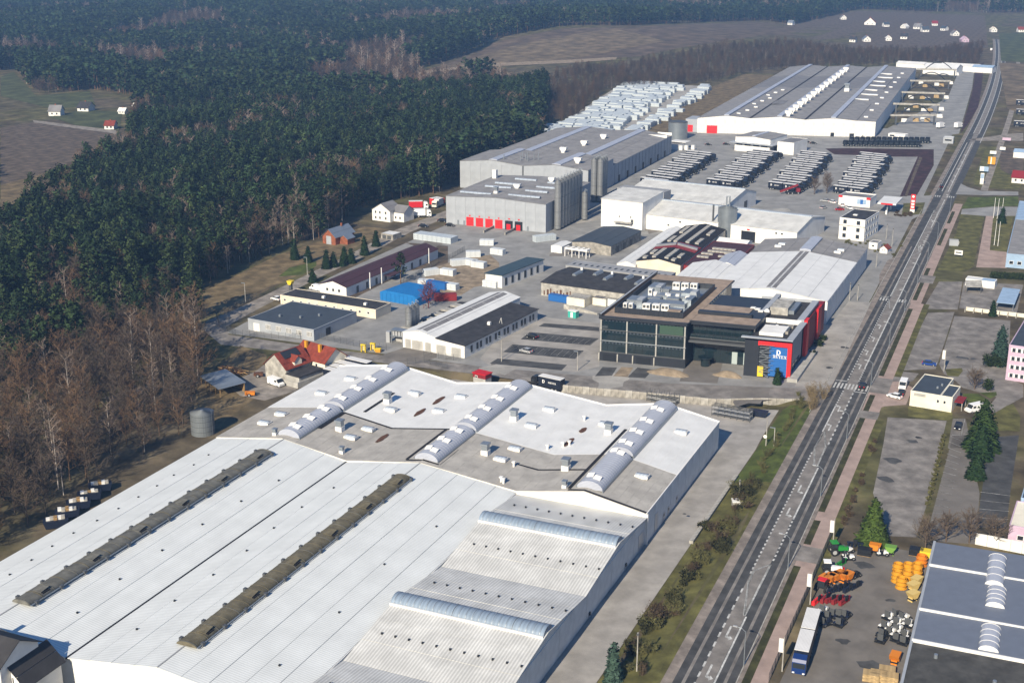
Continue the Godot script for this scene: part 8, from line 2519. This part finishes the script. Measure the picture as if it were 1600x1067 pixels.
func build_dealer() -> void:
	for e in [["tractor", "green tractor at the corner of the machinery yard", V(-37.4,-260.3), 0.5, "green"], ["plough", "green implement behind the green tractor", V(-35.6,-255.0), 1.2, "green"], ["mower", "white implement beside the green tractor", V(-35.6,-261.8), 0.9, "white_paint"], ["mower", "white trailed implement by the yard's back fence", V(-34.8,-258.6), 0.4, "white_paint"], ["plough", "navy implement by the yard's back fence", V(-34.5,-264.9), 0.2, "navy"], ["crate", "black box crate at the back fence", V(-32.0,-262.3), 0.0, "black_metal"], ["spreader", "small orange spreader at the back fence", V(-30.2,-264.2), 0.0, "orange"], ["mower", "white mower beside the small orange spreader", V(-28.5,-263.6), 0.2, "white_paint"], ["spreader", "lime green spreader at the back fence", V(-27.0,-264.5), 0.0, "lime"], ["crate", "dark crate beside the blue roofed hall", V(-21.9,-266.7), 0.0, "black_metal"], ["crate", "yellow box at the corner of the blue roofed hall", V(-19.7,-266.6), 0.0, "yellow"],
		["tractor", "small white and blue tractor near the fence", V(-37.0,-250.6), 0.3, "white_paint"], ["mower", "red topped implement behind the orange row", V(-35.3,-252.0), 0.1, "red"], ["tractor", "red tractor beside the fence", V(-37.2,-242.9), 1.4, "bright_red"], ["plough", "red plough beside the fence", V(-37.1,-236.9), 1.3, "bright_red"]]:
		implement(e[0], e[1], e[2], e[3], M[e[4]])
	var rows := [["spreader", "orange", "orange spreader in the orange row", [V(-37.4,-245.4), V(-36.5,-246.1), V(-35.6,-247.2), V(-34.9,-248.5), V(-34.0,-248.2), V(-33.3,-248.7)]], ["plough", "navy", "navy implement in the row behind the red ploughs", [V(-35.0,-242.6), V(-34.1,-243.6), V(-33.3,-244.6), V(-32.2,-244.4), V(-31.1,-246.2)]], ["plough", "dark_red", "dark red plough in the row of red ploughs", [V(-35.8,-238.4), V(-34.5,-238.5), V(-33.4,-238.7), V(-32.1,-238.9)]], ["mower", "navy", "dark mower in the row beside the lorry", [V(-34.1,-232.0), V(-33.2,-233.1), V(-32.2,-233.5), V(-31.1,-233.6), V(-34.1,-229.1), V(-31.5,-230.1)]], ["mower", "black_metal", "black wheeled machine in the orange row", [V(-33.4,-251.4), V(-32.3,-251.2)]], ["mower", "white_paint", "white and black mower beside the lorry's box", [V(-36.4,-231.9), V(-35.3,-233.7)]], ["drum", "amber", "stack of amber feeder rings beside the blue roofed hall", [V(-24.3,-256.1), V(-22.4,-257.0), V(-20.7,-257.7), V(-24.0,-252.6), V(-22.1,-253.7), V(-20.5,-255.1), V(-22.8,-250.1)]], ["spreader", "straw", "straw yellow implement beside the amber rings", [V(-20.4,-249.5), V(-20.0,-245.6), V(-20.1,-252.3)]], ["drum", "orange", "orange red ring stack beside the hall wall", [V(-20.3,-262.0)]], ["mower", "white_paint", "white and black machine in the block beside the hall", [V(-23.2,-236.5), V(-20.5,-237.1), V(-23.2,-232.4), V(-22.0,-230.6), V(-21.0,-232.2), V(-19.5,-230.6), V(-19.4,-235.2), V(-21.4,-234.9)]], ["mower", "black_metal", "black machine in the block beside the hall", [V(-21.9,-237.7), V(-23.3,-227.2), V(-20.6,-228.7), V(-23.2,-229.2), V(-19.3,-228.1)]], ["spreader", "orange", "orange topped stand near the timber crates", [V(-19.9,-220.3)]], ["crate", "pale_wood", "pale timber crate at the yard's near end", [V(-23.0,-213.0), V(-21.8,-213.6), V(-20.6,-215.6), V(-19.8,-213.6)]]]
	for r in rows:
		for p in r[3]: implement(r[0], r[2], p, rng.randf_range(0.9, 1.5) if r[0] != "crate" else 0.1, M[r[1]])

func small_house(label: String, at: Vector2, turn: float, w: float, d: float, eave: float, roof: Material, wall: Material) -> void:
	var t := thing("cottage", label, "house", Vector3(at.x, land_height(at.x, at.y), at.y), turn)
	var side := rng.randf() < 0.5
	gable(t, w, d, eave, eave + w * 0.42, 0.5, not side, wall, roof, 1, 0.5)
	for i in 2: window(t, "S", w * (0.3 + 0.4 * i), 1.0, 0.02, 1.3, 1.4)
	if not side: window(t, "S", w * 0.5, eave, 0.02, 1.2, 1.2)
	bpart("chimney", M.brick, t, Vector3(w * 0.42, eave + w * 0.25, -d * 0.6), Vector3(w * 0.42 + 0.8, eave + w * 0.5, -d * 0.6 + 0.8))

func build_villages() -> void:
	for h in [[V(-674.2,-724.3), 0.3, 14.0, 10.0, 5.0, "mid_roof", "white two storey house beside the sports field"], [V(-671.8,-751.1), 0.2, 14.0, 14.0, 4.0, "dark_roof", "house with a black roof beside the sports field"], [V(-593.6,-687.5), 0.4, 10.0, 12.0, 4.0, "red_tiles", "white cottage with a bright red roof at the track bend"], [V(-635.6,-752.0), 0.2, 8.0, 8.0, 3.0, "white_plain", "small white cottage at the corner of the sports field"], [V(-651.8,-786.8), 0.2, 20.0, 9.0, 3.0, "brick", "long brick house at the wood's edge"]]:
		small_house(h[6], h[0], h[1], h[2] * 0.62, h[3] * 0.7, h[4] * 0.75, M[h[5]], M.white_plain)
	var words := ["lonely white gabled cottage at the ploughed field", "white cottage with pale roof up the village slope", "large red roofed house in the village", "white villa beside the red roofed house", "low white cottage in the village", "white gabled villa in the village row", "white house with grey roof in the village row", "white chapel like house at the village edge", "black roofed white house below the village", "white house with dark roof beside the leafless belt", "low pale cottage beside the leafless belt", "pink house with a pale roof below the village", "pale gabled house at the end of the main road", "orange house far right of the main road", "white garage among the village gardens", "grey roofed cottage among the village gardens", "small white cottage among the village gardens"]
	var spots := [V(-382.1,-1804.2), V(-338.6,-1961.0), V(-291.4,-1869.8), V(-260.9,-1844.2), V(-238.0,-1829.0), V(-221.1,-1824.0), V(-202.7,-1772.6), V(-204.9,-1894.4), V(-213.5,-1648.9), V(-260.0,-1569.8), V(-246.2,-1585.3), V(-141.6,-1630.9), V(-122.6,-1807.5), V(-90.9,-1821.3), V(-225.1,-1613.9), V(-160.9,-1724.0), V(-185.3,-1809.4)]
	var roofs := ["zinc", "mid_roof", "red_tiles", "slate_roof", "white_plain", "mid_roof", "slate_roof", "dark_red", "dark_roof", "dark_roof", "zinc", "lilac", "pale_cream", "red_tiles", "white_plain", "mid_roof", "slate_roof"]
	for i in spots.size():
		small_house(words[i], spots[i], rng.randf_range(-0.5, 0.5), rng.randf_range(6.5, 9.0) if i != 2 else 15.0, 9.0, 3.4 if i != 4 else 2.6, M[roofs[i]], M.white_plain if i != 11 else M.lilac)

# ---------- single plants ----------
func conifer(called: String, label: String, at: Vector2, tall: float, wide: float, tone: Color, dense := 1.0) -> void:
	var t := thing(called, label, "tree", Vector3(at.x, land_height(at.x, at.y), at.y), rng.randf() * TAU)
	var k := colored()
	trunk_mesh(k, tall * 0.95, 0.18, Color(0.10, 0.07, 0.05))
	part(k, "trunk", M.leaf, t)
	var b := colored()
	var levels := int(tall * 2.2)
	for i in levels:
		var y := 0.06 + 0.94 * float(i) / levels
		var r := wide * pow(1.0 - y, 0.85) + 0.15
		var n := int((10 + 22 * (1.0 - y)) * dense)
		for j in n:
			var a := TAU * j / n + rng.randf() * 0.5
			var l := r * rng.randf_range(0.75, 1.12)
			var dir := Vector3(cos(a), -0.32, sin(a))
			var o := Vector3(0, y * tall, 0)
			var side := Vector3(-sin(a), 0, cos(a)) * (0.16 + 0.14 * l)
			for seg in 3:
				var s0 := 0.25 + 0.25 * seg
				var p := o + dir * l * s0 + Vector3(0, rng.randf_range(-0.1, 0.1), 0)
				var q := o + dir * l * (s0 + 0.32)
				b.col = tone * rng.randf_range(0.65, 1.3)
				b.col.a = 1
				var nn := (Vector3(cos(a), 0.7, sin(a)) + Vector3(rng.randfn(), rng.randfn(), rng.randfn()) * 0.3).normalized()
				b.trin(p - side, p + side, q, nn, nn, nn)
				b.trin(p + Vector3(0, 0.14, 0), p + Vector3(0, -0.2, 0) + side * 0.3, q, nn, nn, nn)
	for i in int(tall * 5.0 * dense):
		var y := rng.randf_range(0.05, 0.92)
		var a := rng.randf() * TAU
		var r := (wide * pow(1.0 - y, 0.7)) * rng.randf_range(0.45, 0.95)
		clump(b, Vector3(cos(a) * r, y * tall - 0.12 * r, sin(a) * r), 0.35 + wide * 0.16, 12, 0.22 + wide * 0.03, tone * rng.randf_range(0.8, 1.3), 0.6)
	part(b, "crown", M.leaf, t)

func shrub(called: String, label: String, at: Vector2, r: float, tall: float, tone: Color, leafy: float, group := "") -> void:
	var t := thing(called, label, "shrub", Vector3(at.x, land_height(at.x, at.y), at.y), rng.randf() * TAU, group)
	var b := colored()
	var n := int(9 + r * 4)
	for i in n:
		var a := rng.randf() * TAU
		var o := Vector3(cos(a), 0, sin(a)) * r * 0.35 * rng.randf()
		var q := o + Vector3(cos(a) * r * rng.randf_range(0.2, 0.9), tall * rng.randf_range(0.6, 1.05), sin(a) * r * rng.randf_range(0.2, 0.9))
		b.col = tone * rng.randf_range(0.7, 1.2)
		spike(b, o, q, 0.06)
		for j in 9:
			var s := o.lerp(q, 0.15 + 0.09 * j)
			var e := s + Vector3(rng.randfn(), rng.randfn() * 0.5 + 0.5, rng.randfn()).normalized() * r * rng.randf_range(0.2, 0.45)
			spike(b, s, e, 0.035)
			for m in 4:
				var g := s.lerp(e, 0.3 + 0.2 * m)
				var h := Vector3(rng.randfn(), rng.randfn() * 0.6 + 0.4, rng.randfn()).normalized() * r * 0.22
				var sd := h.cross(Vector3(rng.randfn(), rng.randfn(), rng.randfn())).normalized() * 0.04
				b.tri(g + sd, g - sd, g + h)
	part(b, "branches", M.twig, t)
	if leafy > 0:
		var c := colored()
		for i in int(10 * leafy * r):
			var d := Vector3(rng.randfn(), absf(rng.randfn()) * 0.8, rng.randfn()).normalized()
			clump(c, Vector3(d.x * r * 0.65, tall * (0.2 + 0.6 * rng.randf()), d.z * r * 0.65), r * 0.35, 14, 0.22, tone * rng.randf_range(0.8, 1.25))
		part(c, "foliage", M.leaf, t)

func single_bare(label: String, at: Vector2, tall: float, wide: float, tone: Color, leafy := false) -> void:
	var t := thing("leafless_tree" if not leafy else "red_leaved_tree", label, "tree", at3(at), rng.randf() * TAU)
	var k := colored()
	trunk_mesh(k, tall * 0.95, 0.2, tone)
	part(k, "trunk", M.twig, t)
	var b := colored()
	bare_crown(b, tall, wide, 0.15, 20, tone, 1.2, 7, 6)
	if leafy: pine_crown(b, tall, wide, 0.2, 14, 12, 0.3, tone)
	part(b, "crown", M.twig, t)

func build_plants() -> void:
	var spruce := Color(0.035, 0.065, 0.05)
	var green := Color(0.035, 0.060, 0.018)
	var dark := Color(0.022, 0.042, 0.016)
	conifer("spruce", "blue green spruce on the bank at the end of the hall yard", V(-65.8,-196.7), 8.5, 2.0, Color(0.05, 0.085, 0.065))
	conifer("spruce", "large yellow green conifer at the back of the machinery yard", V(-31.4,-268.5), 11.0, 3.9, Color(0.055, 0.085, 0.02), 1.4)
	conifer("spruce", "dense blue spruce before the lilac block", V(-15.1,-408.9), 13.0, 3.4, spruce, 1.3)
	conifer("spruce", "broad dark conifer beside the black parked car", V(-14.3,-334.6), 14.0, 5.2, green, 1.4)
	conifer("spruce", "dark conifer beside the dark parking bays", V(-14.1,-328.1), 10.0, 3.6, dark, 1.3)
	conifer("spruce", "smaller dark conifer below the dark parking bays", V(-14.0,-314.6), 8.0, 2.8, dark, 1.3)
	conifer("spruce", "dark spruce on the lawn between the flag poles", V(-29.0,-621.4), 8.0, 2.4, dark)
	conifer("cypress", "narrow evergreen against the boundary wall", V(-21.1,-463.2), 6.0, 1.5, dark, 1.3)
	conifer("cypress", "dark evergreen in front of the blue sign wall", V(-73.5,-363.5), 5.5, 1.5, dark, 1.3)
	for p in [[V(-285.5,-435.7), 9.0, "tall dark conifer at the dry meadow by the lamp"], [V(-278.1,-434.1), 7.0, "short dark conifer beside the taller one at the dry meadow"], [V(-266.2,-428.2), 8.0, "dark conifer at the gravel track"], [V(-265.1,-431.8), 6.5, "dark conifer beside the white van"], [V(-265.7,-441.1), 6.5, "slim conifer between the gravel track and the brick house"], [V(-261.6,-439.7), 6.5, "second slim conifer between the track and the brick house"], [V(-262.6,-434.5), 3.5, "tiny conifer on the gravel track verge"], [V(-263.4,-453.6), 8.5, "broad conifer in front of the brick house"], [V(-266.9,-469.3), 7.0, "conifer beside the small flat shed"], [V(-260.2,-408.5), 5.5, "low dark conifer by the van at the maroon roof"]]:
		conifer("conifer", p[2], p[0], p[1], 2.2, dark, 1.1)
	single_bare("red leaved bushy tree before the dark red container", V(-204.1,-394.5), 8.5, 3.4, Color(0.14, 0.045, 0.05), true)
	for p in [[V(-114.7,-659.8), 9.0, "leafless tree beside the third lorry block"], [V(-120.0,-654.6), 8.0, "leafless tree at the edge of the lorry park"], [V(-116.0,-666.6), 9.0, "taller leafless tree at the edge of the lorry park"], [V(-16.7,-275.6), 6.0, "leafless tree behind the blue roofed hall"], [V(-12.0,-277.0), 7.0, "leafless tree before the white garden wall"], [V(-7.0,-277.3), 6.0, "small leafless tree before the white garden wall"], [V(-20.4,-270.3), 6.5, "leafless tree at the corner of the blue roofed hall"], [V(-20.0,-381.8), 5.0, "small leafless tree beside the round bush"]]:
		single_bare(p[2], p[0], p[1], 3.0, Color(0.115, 0.09, 0.07))
	var pine := thing("pine_tree", "tall loose pine before the maroon roofed building", "tree", at3(V(-228.6,-419.7)), 0.0)
	var pk := colored()
	trunk_mesh(pk, 11.0, 0.2, Color(0.16, 0.10, 0.06))
	part(pk, "trunk", M.leaf, pine)
	var pc := colored()
	pine_crown(pc, 12.0, 3.2, 0.4, 16, 16, 0.5, Color(0.025, 0.038, 0.02))
	part(pc, "crown", M.leaf, pine)
	# shrubs along the bank of the hall yard
	var brown := Color(0.085, 0.062, 0.040)
	var olive := Color(0.115, 0.11, 0.045)
	for i in 60:
		var k := i / 59.0
		var z := lerpf(-200.0, -292.0, (floorf(k * 7.999) + 0.5) / 8.0) + rng.randfn() * 3.1
		var x := -64.0 + rng.randf_range(-2.6, 2.9) + sin(k * 25.0) * 1.2
		shrub("thicket_shrub", ["small ", "broad ", "tall ", "sprawling "][i % 4] + ["brown twiggy shrub", "olive willow shrub", "dark bramble shrub"][i % 3] + " on the yard bank " + ["beside the blue green spruce", "past the tall pale pole", "midway along the ribbed sheds", "at the end of the kerb wall", "below the concrete meter box", "under the grey pole"][mini(5, i / 10)], Vector2(x, z), rng.randf_range(1.0, 2.8), rng.randf_range(1.0, 3.6), [brown, olive, Color(0.05, 0.05, 0.022)][i % 3], [0.3, 0.2, 1.2][i % 3], "shrubs on the hall yard bank")
	for i in 34:
		var z := lerpf(-255.0, -356.0, i / 33.0)
		shrub("roadside_shrub", "thin olive brown shrub on the slope beside the road shoulder", Vector2(-57.6 + z * 0.0192 + rng.randf_range(-1.4, 1.6), z), rng.randf_range(0.8, 1.7), rng.randf_range(0.9, 2.2), olive * rng.randf_range(0.7, 1.1), 0.0, "shrubs on the road slope")
	for i in 7: shrub("tall_willow", "tall leafless willow bush at the corner of the side road", Vector2(-60.5 + rng.randf_range(-2.6, 2.2), -352.0 + rng.randf_range(-6, 7)), rng.randf_range(1.6, 2.4), rng.randf_range(3.6, 6.0), Color(0.20, 0.155, 0.09), 0.0, "willows at the side road corner")
	# clipped bushes and hedges
	for s in [[V(-16.4,-382.2), 1.9, 4.0, "dense round green bush beside the small leafless tree"], [V(-17.8,-405.3), 2.6, 4.2, "large dark evergreen bush at the foot of the blue spruce"], [V(-14.8,-406.7), 2.8, 4.2, "second dark evergreen bush at the foot of the blue spruce"], [V(-69.3,-405.4), 1.8, 2.2, "dark shrub at the foot of the red cladding"], [V(-69.4,-412.3), 1.4, 1.8, "olive shrub at the foot of the red cladding"], [V(-69.4,-395.2), 1.4, 1.6, "round dark shrub on the forecourt corner"]]:
		shrub("evergreen_bush", s[3], s[0], s[1], s[2], Color(0.030, 0.045, 0.014), 2.2)
	for i in 16: shrub("hedge_bush", "clipped green hedge bush beside the roadside kiosk", V(-25.0,-516.8).lerp(V(-12.6,-519.4), i / 15.0), 1.3, 3.0, Color(0.035, 0.05, 0.016), 2.0, "hedge behind the kiosk")
	for i in 14: shrub("bed_shrub", "brown shrub in the station's planting bed", Vector2(-72.0 + rng.randf_range(-4, 4), -622.0 + rng.randf_range(-6, 6)), 1.0, 0.9, brown, 0.8, "shrubs round the station totem")
	for i in 20: shrub("lot_shrub", "low brown shrub along the cracked lot's edge", V(-39.9,-330.5).lerp(V(-38.5,-274.9), rng.randf()) + Vector2(rng.randf_range(-0.6, 0.6), 0), 0.9, 1.1, brown, 0.3, "shrubs along the cracked lot")
	for i in 16: shrub("lot_shrub", "low olive shrub between the cracked lot and the painted bays", V(-24.0,-339.2).lerp(V(-22.7,-293.9), i / 15.0), 0.8, 0.9, olive, 0.6, "shrubs along the painted bays")
	for i in 26: shrub("yard_shrub", "small shrub among the sandy plots west of the road", Vector2(-78.0 + rng.randf_range(-14, 10), -548.0 + rng.randf_range(-10, 14)) + Vector2(4, -4), 0.8, 0.9, olive, 0.5, "shrubs near the red roofed gatehouse")
